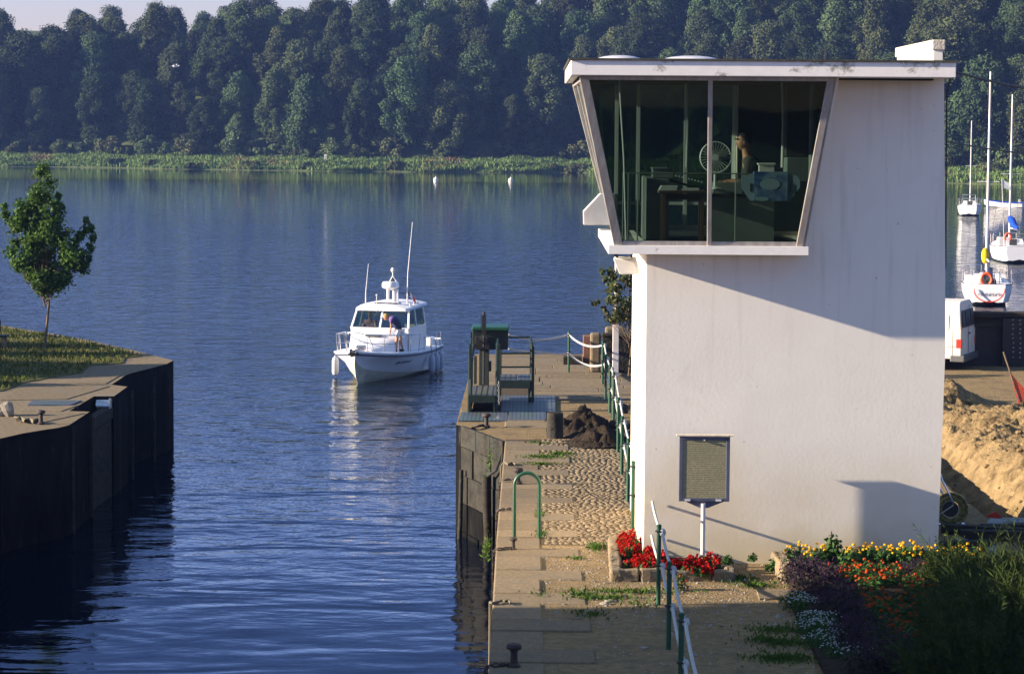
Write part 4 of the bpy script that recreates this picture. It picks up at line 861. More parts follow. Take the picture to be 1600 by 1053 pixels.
# wires
ropeobj('cable', sag(V(1494, 113, 38.5), V(1680, 148, 46), .05), .022, 'black_rubber', 'thick black cable leaving the tower roof to the right', 'cable', group='cables on the tower')
ropeobj('cable', sag(V(1478, 221, 38.6), V(1680, 245, 46), .05), .012, 'black_rubber', 'thin black cable leaving the tower wall half-way up', 'cable', group='cables on the tower')
o = MB().tube([V(1484, 122, 38.3), V(1479.5, 150, 38.3), V(1478.5, 220, 38.3), V(1477.5, 420, 38.3)], .012, 6).build('down_cable', 'black_rubber', tw)
# flood lamp below the sill
fl = thing('flood_lamp', 'white flood lamp hanging under the left end of the sill', 'lamp', V(978, 414, 38.35))
m = MB(); fy = 38.3
q = [V(958, 405, fy), V(992, 405, fy), V(999, 429, fy), V(968, 429, fy)]; q2 = [v_ + Vector((.02, .16, .03)) for v_ in q]
m.add(q + q2, [(0, 1, 2, 3), (7, 6, 5, 4), (0, 4, 5, 1), (1, 5, 6, 2), (2, 6, 7, 3), (3, 7, 4, 0)]); m.build('housing', 'cab_white', fl, bevel=.008)
m = MB(); q3 = [q[0].lerp(q[2], .08), q[1].lerp(q[3], .08), q[2].lerp(q[0], .08), q[3].lerp(q[1], .08)]; m.prism([v_ + Vector((0, -.004, 0)) for v_ in q3], (0, -.008, 0)); m.build('lamp_glass', 'lamp_glass', fl)
m = MB(); m.tube([V(962, 396, 38.4), V(964, 403, 38.4), V(976, 406, 38.35)], .014, 6); m.tube([V(988, 396, 38.4), V(986, 404, 38.4)], .014, 6); m.tube([V(968, 404, 38.45), V(978, 401, 38.45), V(990, 405, 38.45)], .012, 6); m.build('bracket', 'steel_dark', fl)
m = MB(); m.prism([V(957, 397, 38.1), V(966, 397, 38.1), V(966, 404, 38.1)], (0, .3, 0)); m.build('gusset', 'steel_dark', fl)

# notice board
nb_y = 37.57; t = thing('notice_board', 'blue-grey framed notice case on a pole in front of the white wall', 'notice board', G(1099.5, 897))
t.location = (V(1099.5, 890, nb_y).x, nb_y, 0); ROOTS[t.name] = Matrix.Translation(-t.location)
a, b_ = V(1060.5, 783, nb_y), V(1141, 682, nb_y)
m = MB(); w_ = .055; X0, X1, Z0, Z1 = a.x, b_.x, a.z, b_.z
m.box(X0, X0 + w_, nb_y, nb_y + .1, Z0, Z1).box(X1 - w_, X1, nb_y, nb_y + .1, Z0, Z1).box(X0 + w_, X1 - w_, nb_y, nb_y + .1, Z1 - w_, Z1).box(X0 + w_, X1 - w_, nb_y, nb_y + .1, Z0, Z0 + w_ * .9)
m.build('frame', 'frame_blue', t, bevel=.006)
MB().box(X0 + w_, X1 - w_, nb_y + .008, nb_y + .03, Z0 + .045, Z1 - w_).build('notice_sheet', 'notice_sheet', t)
MB().box(X0 - .04, X1 + .05, nb_y - .03, nb_y + .13, Z1 + .002, Z1 + .02).build('rain_cap', 'old_paint', t)
m = MB(); c = (X0 + X1) / 2; m.prism([(c - .28, nb_y + .03, Z0 - .002), (c + .3, nb_y + .03, Z0 - .002), (c + .06, nb_y + .03, Z0 - .1), (c - .06, nb_y + .03, Z0 - .1)], (0, .03, 0)); m.build('bracket', 'frame_blue', t)
MB().cyl((c - .01, nb_y + .0, -.1), (c - .01, nb_y + .0, Z0 - .03), .033, n=14).build('pole', 'white_alu', t, smooth=True)
MB().ell((c, nb_y - .01, Z1 - .06), (.02, .02, .02), 8, 6).build('lock', 'chrome', t, smooth=True)
for x in (X0 + .13, X1 - .16): MB().box(x - .04, x + .04, nb_y - .012, nb_y - .001, Z0 + .006, Z0 + .035).build('hinge', 'white_alu', t)

# ------------------------------------------------------------------ cabin contents
fz = zt
def lt(px_, py_, Y): return V(px_, py_, Y)
t = thing('control_desk', 'grey control cabinet with sloping console behind the left pane', 'desk', (2.2, 39.6, fz))
a, b_ = V(1010, 275, 39.2), V(1108, 377, 39.2)
m = MB(); m.box(a.x, a.x + .35, 39.2, 41, fz, V(0, 272, 39.2).z); m.build('cabinet', 'cab_grey', t, bevel=.01)
m = MB(); m.prism([(a.x + .35, 39.3, V(0, 272, 39.3).z), (V(1106, 288, 39.3).x, 39.3, V(0, 290, 39.3).z), (V(1106, 288, 39.3).x, 39.3, V(0, 294, 39.3).z), (a.x + .35, 39.3, V(0, 276, 39.3).z)], (0, .7, 0)); cs = m.build('console', 'cab_dark', t)
for i in range(9):
    p = V(1056 + i * 5, 275 + i * 1.2, 39.28); MB().box(p.x - .012, p.x + .012, 39.26, 39.29, p.z - .01, p.z + .012).build('key', 'cab_white', cs)
MB().box(a.x - .06, a.x - .02, 39.15, 39.2, fz, V(0, 268, 39.2).z).build('conduit', 'cab_white', t)
o = MB().box(V(1020, 262, 39.3).x, V(1052, 262, 39.3).x, 39.3, 39.7, V(0, 271, 39.3).z, V(0, 258, 39.3).z).box(V(1019, 256, 39.28).x, V(1044, 256, 39.28).x, 39.28, 39.72, V(0, 258, 39.3).z + .002, V(0, 255, 39.3).z).build('radio', 'cab_grey', bevel=.006); tag(o, 'grey radio set standing on the control cabinet', 'radio')
t = thing('side_table', 'dark wooden table with turned-square legs behind the left pane', 'table', (2.3, 38.7, fz))
xa, xb = V(1030, 292, 38.4).x, V(1104, 292, 38.4).x; zt2 = V(0, 291, 38.4).z
MB().box(xa, xb, 38.4, 39.0, zt2 - .04, zt2).build('tabletop', 'cab_wood', t, bevel=.004)
MB().box(xa + .04, xb - .04, 38.44, 38.46, zt2 - .14, zt2 - .045).build('apron', 'cab_wood', t)
for x in (xa + .05, xb - .08):
    for y in (38.42, 38.93): MB().box(x, x + .05, y, y + .05, fz, zt2 - .045).build('leg', 'cab_wood', t)
for i, (px_, lb) in enumerate([(1043, 'pile of pale papers on the left of the dark table'), (1078, 'thin stack of papers on the right of the dark table')]):
    p = V(px_, 290, 38.6); m = MB()
    for j in range(4 if i == 0 else 2): m.box(p.x - .13 + .01 * j, p.x + .13 + .006 * j, 38.5, 38.7, zt2 + .001 + j * .018, zt2 + .017 + j * .018)
    tag(m.build('paper_stack', 'cab_white'), lb, 'papers')
# counter on the right, side cupboard, cardboard carrier leaning on it
t = thing('counter', 'long grey counter running behind the right pane', 'counter', (3.9, 39, fz)); xa, xb = V(1112, 300, 38.9).x, V(1262, 300, 38.9).x; zc = V(0, 286, 38.9).z
MB().box(xa, V(1210, 300, 38.9).x, 38.9, 39.5, V(0, 372, 38.9).z, zc - .14).build('front_panel', 'cab_grey', t)
MB().box(xa, 5.2, 38.86, 39.55, zc - .135, zc - .1).build('countertop', 'cab_dark', t, bevel=.004)
MB().box(xa + .02, V(1160, 300, 38.9).x, 38.88, 39.4, zc - .095, zc + .08).build('drawer_unit', 'cab_grey', t, bevel=.004)
t = thing('cupboard', 'tall dark cupboard with shelves at the right end of the cabin', 'cupboard', (5.0, 41, fz)); xa, xb = V(1228, 300, 41).x, V(1275, 300, 41).x
MB().box(xa, xb, 41, 41.5, V(0, 236, 41).z, V(0, 128, 41).z).build('cabinet', 'cab_dark', t)
MB().box(xa + .0, xb + .1, 40.9, 41.5, V(0, 275, 41).z, V(0, 238, 41).z).build('locker', 'cab_grey', t, bevel=.01)
MB().box(xa + .1, xb - .12, 40.97, 40.998, V(0, 212, 41).z, V(0, 170, 41).z).build('shelf_binder', 'olive_paint', t)
m = MB(); m.tube([(xb - .1, 40.6, ZR), (xb - .1, 40.6, 5.8), (xb - .16, 40.6, 5.0)], .07, 12); tag(m.build('air_duct', 'cab_grey', smooth=True), 'pale vertical air duct in the right end of the cabin', 'duct')
for px_, y, lb in [(972, 37.7, 'thin cord hanging by the front left window post'), (1072, 41.5, 'pale vertical pipe seen through the left pane'), (1222, 40.2, 'pale bent pipe seen through the right pane')]:
    p0 = V(px_ - (5 if px_ < 1000 else 0), 118, y); p1 = V(px_ + (6 if px_ < 1000 else 0), 262 if px_ > 1000 else 375, y); p0.z = ZR
    ropeobj('pipe' if px_ > 1000 else 'blind_cord', [p0, p0.lerp(p1, .5) + Vector((.02, 0, 0)), p1], .012 if px_ < 1000 else .022, 'cab_white', lb, 'pipe' if px_ > 1000 else 'cord')
m = MB(); yg = 38.2   # inner guard rail
zg = V(0, 264, yg).z; m.cyl((V(972, 264, yg).x, yg, zg), (V(1180, 264, yg).x, yg, zg), .01, n=6)
for px_ in (974, 982, 997, 1150): m.cyl((V(px_, 264, yg).x, yg, zg), (V(px_, 264, yg).x, yg, fz), .012, n=6)
tag(m.build('guard_rail', 'cab_grey', smooth=True), 'slim inner guard rail behind the front panes', 'rail')
# fan
t = thing('desk_fan', 'pale round desk fan behind the window mullion', 'fan', V(1118, 285, 38.75)); c = V(1118, 246, 38.7); R_ = 24 / 103.0
for y in (-.06, .05):
    m = MB(); m.tube([(c.x + R_ * math.cos(q), c.y + y, c.z + R_ * math.sin(q)) for q in np.linspace(0, 2 * PI, 25)[:-1]], .008, 5, closed=True)
    for q in np.linspace(0, 2 * PI, 29)[:-1]: m.tube([(c.x + .04 * math.cos(q), c.y + y * 1.5, c.z + .04 * math.sin(q)), (c.x + .7 * R_ * math.cos(q), c.y + y * 1.35, c.z + .7 * R_ * math.sin(q)), (c.x + R_ * math.cos(q), c.y + y, c.z + R_ * math.sin(q))], .0028, 4)
    m.build('guard', 'cab_white', t, smooth=True)
for k_ in range(3):
    q = k_ * 2.094 + .5; m = MB(); u = Vector((math.cos(q), 0, math.sin(q))); v_ = Vector((-math.sin(q), 0, math.cos(q))); cc = Vector((c.x, c.y, c.z))
    m.prism([cc + u * .03 - v_ * .03, cc + u * .12 - v_ * .075, cc + u * .2 - v_ * .05, cc + u * .21 + v_ * .03, cc + u * .12 + v_ * .06, cc + u * .03 + v_ * .03], (0, .008, 0)); m.build('blade', 'cab_grey', t)
m = MB(); m.cyl((c.x, c.y - .02, c.z), (c.x, c.y + .18, c.z), .045, n=14); m.build('motor', 'cab_white', t, smooth=True)
m = MB(); m.cyl((c.x, c.y + .08, c.z - .03), (c.x, c.y + .08, V(0, 286, 38.75).z), .018, n=8); m.lathe([(.1, 0), (.09, .02), (.02, .035)], (c.x, c.y + .08, V(0, 286, 38.75).z - .02)); m.build('stand', 'cab_white', t, smooth=True)
# cardboard carrier with blue print
t = thing('drinks_carrier', 'blue printed cardboard carrier with pale handled ends stood against the right pane', 'carton', V(1205, 316, 37.75)); yc = 37.78
a, b_ = V(1178, 314, yc), V(1231, 269, yc)
m = MB(); m.box(a.x, b_.x, yc, yc + .2, a.z, b_.z); bx_ = m.build('carton_body', 'box_blue', t)
m = MB(); pa = [V(1203 + 16 * math.cos(q), 288 + 9 * math.sin(q), yc) for q in np.linspace(0, 2 * PI, 17)[:-1]]; m.prism([v_ + Vector((0, -.004, 0)) for v_ in pa], (0, .003, 0)); m.build('oval_label', 'box_pale', bx_)
m = MB(); pa = [V(1190 + 11 * math.cos(q), 311 + 3.4 * math.sin(q), yc) for q in np.linspace(0, 2 * PI, 13)[:-1]]; m.prism([v_ + Vector((0, -.004, 0)) for v_ in pa], (0, .003, 0)); m.build('oval_label', 'box_pale', bx_)
for pl in ([(1178, 271), (1164, 275), (1158.5, 281), (1158.5, 294), (1172, 314), (1178, 314)], [(1231, 271), (1245, 275), (1250, 282), (1250, 293), (1233, 315), (1231, 315)]):
    sgn = 1174 if pl[0][0] < 1200 else 1235
    m = MB(); m.prism([V(*q, yc + .01) for q in pl], (0, .012, 0)); e_ = m.build('handled_end', 'box_pale', t); m = MB(); m.prism([V(sgn - 2, 287, yc) , V(sgn + 1.5, 287, yc), V(sgn + 1.5, 300, yc), V(sgn - 2, 300, yc)], (0, .008, 0)); m.build('hand_hole', 'cab_dark', e_)
o = MB().box(V(1186, 268, 39).x, V(1210, 268, 39).x, 39, 39.3, V(0, 264, 39).z, V(0, 250, 39).z).box(V(1184, 250, 39).x, V(1212, 250, 39).x, 38.98, 39.32, V(0, 250, 39).z + .001, V(0, 247, 39).z).build('printer', 'cab_white', bevel=.006); o_z = V(0, 264, 39).z - zc
tag(o, 'small white printer behind the blue carton', 'printer')
MB().box(V(1186, 268, 39).x + .01, V(1210, 268, 39).x - .01, 39.02, 39.28, zc - .1, V(0, 264, 39).z - .001).build('stand', 'cab_grey', o)

# ------------------------------------------------------------------ people
def skin(name, nodes, edges, m, parent=None, sub=2, root=0, local=True):
    keys = list(nodes); me = bpy.data.meshes.new(name)
    me.from_pydata([nodes[k_][0] for k_ in keys], [(keys.index(a), keys.index(b_)) for a, b_ in edges], [])
    me.materials.append(MATS[m]); o = bpy.data.objects.new(name, me); C.objects.link(o)
    bm = bmesh.new(); bm.from_mesh(me); ly = bm.verts.layers.skin.verify(); bm.verts.ensure_lookup_table()
    for i, k_ in enumerate(keys):
        r_ = nodes[k_][1]; bm.verts[i][ly].radius = r_ if isinstance(r_, tuple) else (r_, r_); bm.verts[i][ly].use_root = (i == root)
    bm.to_mesh(me); bm.free()
    md = o.modifiers.new('skin', 'SKIN'); md.use_smooth_shade = True
    s_ = o.modifiers.new('sub', 'SUBSURF'); s_.levels = sub; s_.render_levels = sub
    dg = bpy.context.evaluated_depsgraph_get(); me2 = bpy.data.meshes.new_from_object(o.evaluated_get(dg)); o.modifiers.clear(); o.data = me2
    if not len(me2.materials): me2.materials.append(MATS[m])
    me2.polygons.foreach_set('use_smooth', [True] * len(me2.polygons)); attach(o, parent, local); return o
def head_mesh(mb, c, f, r=.105):        # c centre, f facing direction (unit), ellipsoid head with nose, brow, chin, ears
    f = Vector(f).normalized(); s_ = f.cross(Vector((0, 0, 1))).normalized(); u = s_.cross(f); c = Vector(c)
    n_, m_ = 20, 14; vs = []
    for i in range(m_ + 1):
        th = PI * i / m_
        for j in range(n_):
            ph = 2 * PI * j / n_; x = math.sin(th) * math.cos(ph); y = math.sin(th) * math.sin(ph); z = math.cos(th)
            rx, ry, rz_ = r * .92, r * .74, r * 1.12
            if z < 0: rx *= 1 - .22 * z * z; ry *= 1 - .38 * z * z
            d = Vector((x * rx, y * ry, z * rz_))
            if x > .8: 
                if -.35 < z < .05 and abs(y) < .25: d.x += r * .16 * (1 - abs(y) / .25) * (0.5 - z)   # nose
                if .05 < z < .3 and .15 < abs(y) < .5: d.x -= r * .06                                  # eye sockets
                if -.62 < z < -.5: d.x += r * .04
                if z < -.7: d.x += r * .05
            vs.append(c + f * d.x + s_ * d.y + u * d.z)
    fs = [(i * n_ + j, i * n_ + (j + 1) % n_, (i + 1) * n_ + (j + 1) % n_, (i + 1) * n_ + j) for i in range(m_) for j in range(n_)]
    mb.add(vs, fs)
    for sg in (-1, 1): mb.ell(c + s_ * sg * r * .76 - u * r * .05 - f * r * .05, (r * .14, r * .07, r * .24), 8, 6, M=Matrix((f, s_, u)).transposed())
    return f, s_, u
def cap_shell(c, f, r, tilt=0.0):       # hair / cap: a shell over the top and back of the head
    m = MB(); f = Vector(f).normalized(); s_ = f.cross(Vector((0, 0, 1))).normalized(); u = s_.cross(f); c = Vector(c); n_, m_ = 20, 9; vs = []
    for i in range(m_ + 1):
        for j in range(n_):
            ph = 2 * PI * j / n_; back = .5 - .5 * math.cos(ph); th = (PI * (.34 + .30 * back + tilt)) * i / m_
            q = 1.05 + .02 * math.sin(j * 5 + i * 3)
            d = Vector((math.sin(th) * math.cos(ph) * r * .95 * q, math.sin(th) * math.sin(ph) * r * .8 * q, math.cos(th) * r * 1.15 * q)); vs.append(c + f * d.x + s_ * d.y + u * d.z)
    m.add(vs, [(i * n_ + j, i * n_ + (j + 1) % n_, (i + 1) * n_ + (j + 1) % n_, (i + 1) * n_ + j) for i in range(m_) for j in range(n_)]); return m
def hand_nodes(nd, ed, pre, wrist, d, side, wristkey):
    d = Vector(d).normalized(); side = Vector(side).normalized(); nrm = d.cross(side); w_ = Vector(wrist)
    nd[pre + 'palm'] = (w_ + d * .055, (.034, .018)); ed.append((wristkey, pre + 'palm'))
    for i, l in enumerate((.066, .078, .074, .058)):
        a = w_ + d * .085 + side * (.027 - .018 * i); k0 = f'{pre}f{i}'
        nd[k0] = (a, .009); nd[k0 + 'a'] = (a + d * l * .5 + nrm * .006, .0085); nd[k0 + 'b'] = (a + d * l * .9 + nrm * .022, .007); ed += [(pre + 'palm', k0), (k0, k0 + 'a'), (k0 + 'a', k0 + 'b')]
    a = w_ + d * .035 + side * .036; nd[pre + 't'] = (a, .011); nd[pre + 'ta'] = (a + d * .04 + side * .018 + nrm * .01, .009); ed += [(pre + 'palm', pre + 't'), (pre + 't', pre + 'ta')]

def join_into(o, mb, m):                # add head geometry to the body mesh so that the body stays one mesh
    bm = bmesh.new(); bm.from_mesh(o.data); vs = [bm.verts.new(v) for v in mb.v]; 
    for f_ in mb.f:
        try: q = bm.faces.new([vs[i] for i in f_]); q.smooth = True
        except ValueError: pass
    bm.to_mesh(o.data); bm.free()

# the keeper at the desk: stands facing left, seen in profile
hc = V(1161, 223, 39.35); fzk = fz
t = thing('person', 'lock keeper in a black cap and dark shirt standing in profile inside the cabin', 'person', (hc.x + .12, 39.35, fz))
sh = Vector((hc.x + .075, 39.35, V(0, 241, 39.35).z)); pel = Vector((hc.x + .2, 39.35, fz + .92))
nd = {'pelvis': (pel, (.15, .12)), 'waist': (pel + Vector((0, 0, .17)), (.12, .11)), 'chest': (sh + Vector((.02, 0, -.15)), (.13, .13)), 'neck0': (sh + Vector((-.01, 0, .03)), (.075, .075)), 'neck1': (hc + Vector((.035, 0, -.09)), .06), 'skull': (hc + Vector((.01, 0, -.02)), .06)}
ed = [('pelvis', 'waist'), ('waist', 'chest'), ('chest', 'neck0'), ('neck0', 'neck1'), ('neck1', 'skull')]
for sg, y in (('l', -.19), ('r', .19)):
    s0 = sh + Vector((0, y, -.05)); e0 = s0 + Vector((-.04, y * .25, -.29)); w0 = e0 + Vector((-.24, -y * .3, .0))
    nd[sg + 's'] = (s0, .062); nd[sg + 'e'] = (e0, .043); nd[sg + 'w'] = (w0, .027); ed += [('chest', sg + 's'), (sg + 's', sg + 'e'), (sg + 'e', sg + 'w')]
    hand_nodes(nd, ed, sg, w0, (-1, 0, -.15), (0, -1 if y > 0 else 1, .3), sg + 'w')
    h0 = pel + Vector((0, y * .45, -.05)); kn = h0 + Vector((-.02, 0, -.42)); an = kn + Vector((.02, 0, -.39)); nd[sg + 'h'] = (h0, .09); nd[sg + 'k'] = (kn, .058); nd[sg + 'a'] = (an, .038); nd[sg + 'f'] = (an + Vector((-.14, 0, -.045)), (.04, .028))
    ed += [('pelvis', sg + 'h'), (sg + 'h', sg + 'k'), (sg + 'k', sg + 'a'), (sg + 'a', sg + 'f')]
body = skin('body', nd, ed, 'skin', t, local=False); hm = MB(); head_mesh(hm, hc, (-1, -.12, -.05), .112); join_into(body, hm, 'skin')
shirt = {k_: v_ for k_, v_ in nd.items() if k_ in ('pelvis', 'waist', 'chest', 'ls', 'rs', 'le', 're')}; shirt = {k_: (v_[0], tuple(q * (1.5 if k_ in ('chest', 'waist') else 1.25) for q in (v_[1] if isinstance(v_[1], tuple) else (v_[1],) * 2))) for k_, v_ in shirt.items()}
shirt['lf'] = (nd['lw'][0] * .6 + nd['le'][0] * .4, .042); shirt['rf'] = (nd['rw'][0] * .6 + nd['re'][0] * .4, .042); shirt['col'] = (sh + Vector((-.012, 0, .055)), .088)
skin('shirt', shirt, [('pelvis', 'waist'), ('waist', 'chest'), ('chest', 'col'), ('chest', 'ls'), ('chest', 'rs'), ('ls', 'le'), ('rs', 're'), ('le', 'lf'), ('re', 'rf')], 'dark_cloth', t, local=False)
tro = {k_: (v_[0], tuple(q * 1.16 for q in (v_[1] if isinstance(v_[1], tuple) else (v_[1],) * 2))) for k_, v_ in nd.items() if k_ in ('pelvis', 'lh', 'rh', 'lk', 'rk', 'la', 'ra')}
skin('trousers', tro, [('pelvis', 'lh'), ('pelvis', 'rh'), ('lh', 'lk'), ('rh', 'rk'), ('lk', 'la'), ('rk', 'ra')], 'dark_cloth', t, local=False)
cap_shell(hc + Vector((0.02, 0, .0)), (-1, -.12, .1), .108, -.0).build('hair', 'hair_grey', t, smooth=True)
cp = cap_shell(hc + Vector((.014, 0, .02)), (-1, -.12, .12), .119, -.04); cpo = cp.build('cap', 'cap_cloth', t, smooth=True)
m = MB(); f_ = Vector((-1, -.12, -.05)).normalized(); p = hc + f_ * .09 + Vector((0, 0, .055)); m.ell(p, (.055, .06, .012), 12, 6); m.build('peak', 'cap_cloth', cpo, smooth=True)

# ------------------------------------------------------------------ MOTOR BOAT
th = math.radians(12.8); bow = G(561, 599, WATER_Z); hd = Vector((-math.sin(th), -math.cos(th), 0)); org = bow - hd * 3.25
BT = thing('motor_boat', 'white cabin cruiser heading into the lock with fenders down its side', 'boat', (org.x, org.y, WATER_Z), PI - th)
def loft(sections, split, mats_n):
    mb = MB(); n_ = len(sections[0][1]); rings = []
    for y, pts in sections: rings.append([(-x, y, z) for x, z in reversed(pts)] + [(x, y, z) for x, z in pts[1:]])
    k_ = len(rings[0]); mb.v = [p for r_ in rings for p in r_]
    for i in range(len(rings) - 1):
        for j in range(k_ - 1):
            mb.f.append((i * k_ + j, i * k_ + j + 1, (i + 1) * k_ + j + 1, (i + 1) * k_ + j)); seg = min(j, k_ - 2 - j); mb.m.append(mats_n[n_ - 2 - seg])   # seg 0 = topmost strip
    mb.f.append(tuple(range(k_ - 1, -1, -1))); mb.m.append(mats_n[-1])
    mb.f.append(tuple((len(rings) - 1) * k_ + j for j in range(k_))); mb.m.append(mats_n[-1]); return mb, rings
st = [(-3.4, 1.22, .84, 1.1, .04, -.35), (-2.4, 1.33, .85, 1.16, .06, -.36), (-1, 1.40, .87, 1.15, .10, -.37), (.4, 1.42, .91, 1.06, .17, -.37), (1.5, 1.35, .96, .86, .26, -.35), (2.4, 1.14, 1.01, .58, .36, -.26), (3.0, .86, 1.05, .36, .45, -.16), (3.4, .55, 1.09, .17, .55, -.02), (3.65, .28, 1.12, .08, .7, .25), (3.8, .05, 1.14, .02, .95, .7)]
secs = []
for y, bs, zs, bc, zc_, zk in st:
    secs.append((y, [(0.0, zk), (bc * .55, zk + (zc_ - zk) * .5), (bc, zc_), (bc + (bs - bc) * .35, zc_ + (zs - zc_) * .45), (bs * .99, zs - .10), (bs, zs)]))
mb, rings = loft(secs, 0, [1, 1, 0, 0, 0]); hull = mb.build('hull', ['gelcoat', 'cream_boot'], BT, smooth=True, local=True)
for dz, rad, mm in ((-.02, .035, 'gelcoat'), (-.10, .022, 'navy')):
    m = MB(); pts = [(-bs - .01, y, zs + dz) for y, bs, zs, *_ in st] + [(bs + .01, y, zs + dz) for y, bs, zs, *_ in reversed(st)]; m.tube(pts, rad, 6); m.build('rubbing_strake', mm, hull, smooth=True)
# deck with camber and a rising coachroof
m = MB(); dk = []
for y, bs, zs, *_ in st: dk.append([(x_ * bs * .985, y, zs + .0 + .05 * (1 - x_ * x_)) for x_ in np.linspace(-1, 1, 9)])
m.v = [p for r_ in dk for p in r_]; m.f = [(i * 9 + j, i * 9 + j + 1, (i + 1) * 9 + j + 1, (i + 1) * 9 + j) for i in range(len(dk) - 1) for j in range(8)]; m.m = [0] * len(m.f)
deck = m.build('deck', 'gelcoat_deck', BT, smooth=True, local=True)
cr = [(2.75, .30, .10), (2.3, .58, .22), (1.7, .80, .42), (1.15, .92, .60), (.72, .98, .74)]
m = MB(); vs = []
for y, hw, hh in cr:
    zb2 = float(np.interp(y, [s_[0] for s_ in st], [s_[2] for s_ in st]))
    vs += [(-hw - .05, y, zb2), (-hw, y, zb2 + hh * .8), (-hw * .8, y, zb2 + hh), (0, y, zb2 + hh + .04), (hw * .8, y, zb2 + hh), (hw, y, zb2 + hh * .8), (hw + .05, y, zb2)]
m.v = vs; m.f = [(i * 7 + j, i * 7 + j + 1, (i + 1) * 7 + j + 1, (i + 1) * 7 + j) for i in range(4) for j in range(6)] + [tuple(range(7)), tuple(28 + j for j in range(6, -1, -1))]; m.m = [0] * len(m.f)
m.build('coachroof', 'gelcoat_deck', BT, smooth=True, local=True)
# wheelhouse: pillars, lower panels, glass, roof
WB, WT = 1.72, 2.33; hwb, hwt = 1.06, .96; yf, yft, yr_ = .72, .30, -1.55
m = MB(); m.prism([(-1.08, yf, .9), (1.08, yf, .9), (1.08, yf, WB), (-1.08, yf, WB)], (0, -.06, 0))
for sg in (-1, 1): m.prism([(sg * 1.08, yf, .9), (sg * 1.08, yr_ - .1, .9), (sg * 1.08, yr_ - .1, WB - .03), (sg * 1.08, yf, WB)], (-sg * .05, 0, 0))
m.prism([(-1.08, yr_, .6), (-.3, yr_, .6), (-.3, yr_, WB), (-1.08, yr_, WB)], (0, .05, 0))
def pil(a, b_, w_=.07, d_=.05, out=(0, 1, 0)): bar(m, a, b_, w_, d_, out)
for sg in (-1, 1):
    pil((sg * hwb, yf - .02, WB - .03), (sg * hwt, yft, WT + .02)); pil((sg * hwb, -.35, WB - .03), (sg * hwt, -.42, WT + .02), .07, .05, (1, 0, 0)); pil((sg * hwb, yr_, WB - .03), (sg * hwt, yr_, WT + .02), .08, .05, (1, 0, 0))
    pil((sg * hwb, yf, WB), (sg * hwb, yr_, WB), .05, .06, (1, 0, 0))
pil((0, yf - .02, WB - .02), (0, yft, WT + .02), .07, .05); pil((-hwb, yf - .02, WB), (hwb, yf - .02, WB), .06, .05, (0, 0, 1)); pil((-hwt, yft, WT), (hwt, yft, WT), .07, .05, (0, 0, 1))
wh = m.build('wheelhouse', 'gelcoat', BT, local=True, bevel=.01)
for a_, b2 in ((-1, 0), (0, 1)): MB().quad((a_ * hwb, yf - .03, WB), (b2 * hwb, yf - .03, WB), (b2 * hwt, yft - .01, WT), (a_ * hwt, yft - .01, WT)).build('window', 'boat_glass', wh)
for sg in (-1, 1):
    MB().quad((sg * hwb, yf - .05, WB), (sg * hwb, -.35, WB), (sg * hwt, -.4, WT), (sg * hwt, yft, WT)).build('window', 'boat_glass', wh)
    MB().quad((sg * hwb, -.38, WB), (sg * hwb, yr_, WB), (sg * hwt, yr_, WT), (sg * hwt, -.42, WT)).build('window', 'boat_glass', wh)
m = MB(); rs_ = []
for y, hw, z0 in ((.48, .90, 2.34), (.36, 1.0, 2.36), (-.3, 1.06, 2.40), (-1.2, 1.06, 2.42), (-2.1, 1.0, 2.42), (-2.2, .9, 2.40)):
    rs_.append([(-hw, y, z0), (-hw * .96, y, z0 + .07), (-hw * .6, y, z0 + .14), (0, y, z0 + .17), (hw * .6, y, z0 + .14), (hw * .96, y, z0 + .07), (hw, y, z0), (0, y, z0 - .02)])
m.v = [p for r_ in rs_ for p in r_]; m.f = [(i * 8 + j, i * 8 + (j + 1) % 8, (i + 1) * 8 + (j + 1) % 8, (i + 1) * 8 + j) for i in range(5) for j in range(8)] + [tuple(range(8)), tuple(40 + j for j in range(7, -1, -1))]; m.m = [0] * len(m.f)
roof = m.build('wheelhouse_roof', 'gelcoat_deck', BT, smooth=True, local=True)
MB().box(-.42, .42, -.25, -.02, 2.54, 2.575).build('roof_hatch', 'steel_dark', roof, bevel=.02)
MB().box(-.28, .28, 1.35, 1.6, 1.49, 1.56).build('deck_hatch', 'grey_plastic', BT, local=True, bevel=.02)
m = MB(); m.cyl((.12, -.75, 2.5), (.12, -.75, 3.0), .05, n=10); m.cyl((-.12, -.75, 2.5), (-.12, -.75, 3.02), .07, n=10); m.cyl((-.24, -.75, 2.5), (-.24, -.75, 3.02), .04, n=10); mst = m.build('radar_mast', 'gelcoat', roof, smooth=True)
MB().lathe([(.1, 3.0), (.26, 3.06), (.31, 3.1), (.31, 3.24), (.26, 3.3), (.05, 3.31)], (0.02, -.75, 0), 20).build('radar_dome', 'gelcoat', mst, smooth=True)
m = MB(); m.tube([(-.2, -.75, 3.3), (-.06, -.75, 3.5), (-.06, -.75, 3.66)], .02, 6); m.tube([(.06, -.75, 3.3), (-.06, -.75, 3.5)], .02, 6); m.ell((-.06, -.75, 3.72), (.075, .075, .085), 10, 8); m.build('reflector', 'gelcoat', mst, smooth=True)
MB().prism([(.03, -.74, 3.3), (-.15, -.74, 3.3), (-.06, -.74, 3.46)], (0, .02, 0)).build('cone', 'steel_dark', mst)
m = MB(); m.tube([(-.62, -.7, 2.5), (-.64, -.7, 3.6), (-.80, -.72, 5.45)], [.026, .02, .012], 8); m.build('whip_aerial', 'white_alu', roof, smooth=True)
m = MB(); m.tube([(.82, -.3, 2.42), (.82, -.3, 2.9), (.72, -.3, 3.95)], [.024, .018, .01], 8); m.build('whip_aerial', 'white_alu', roof, smooth=True)
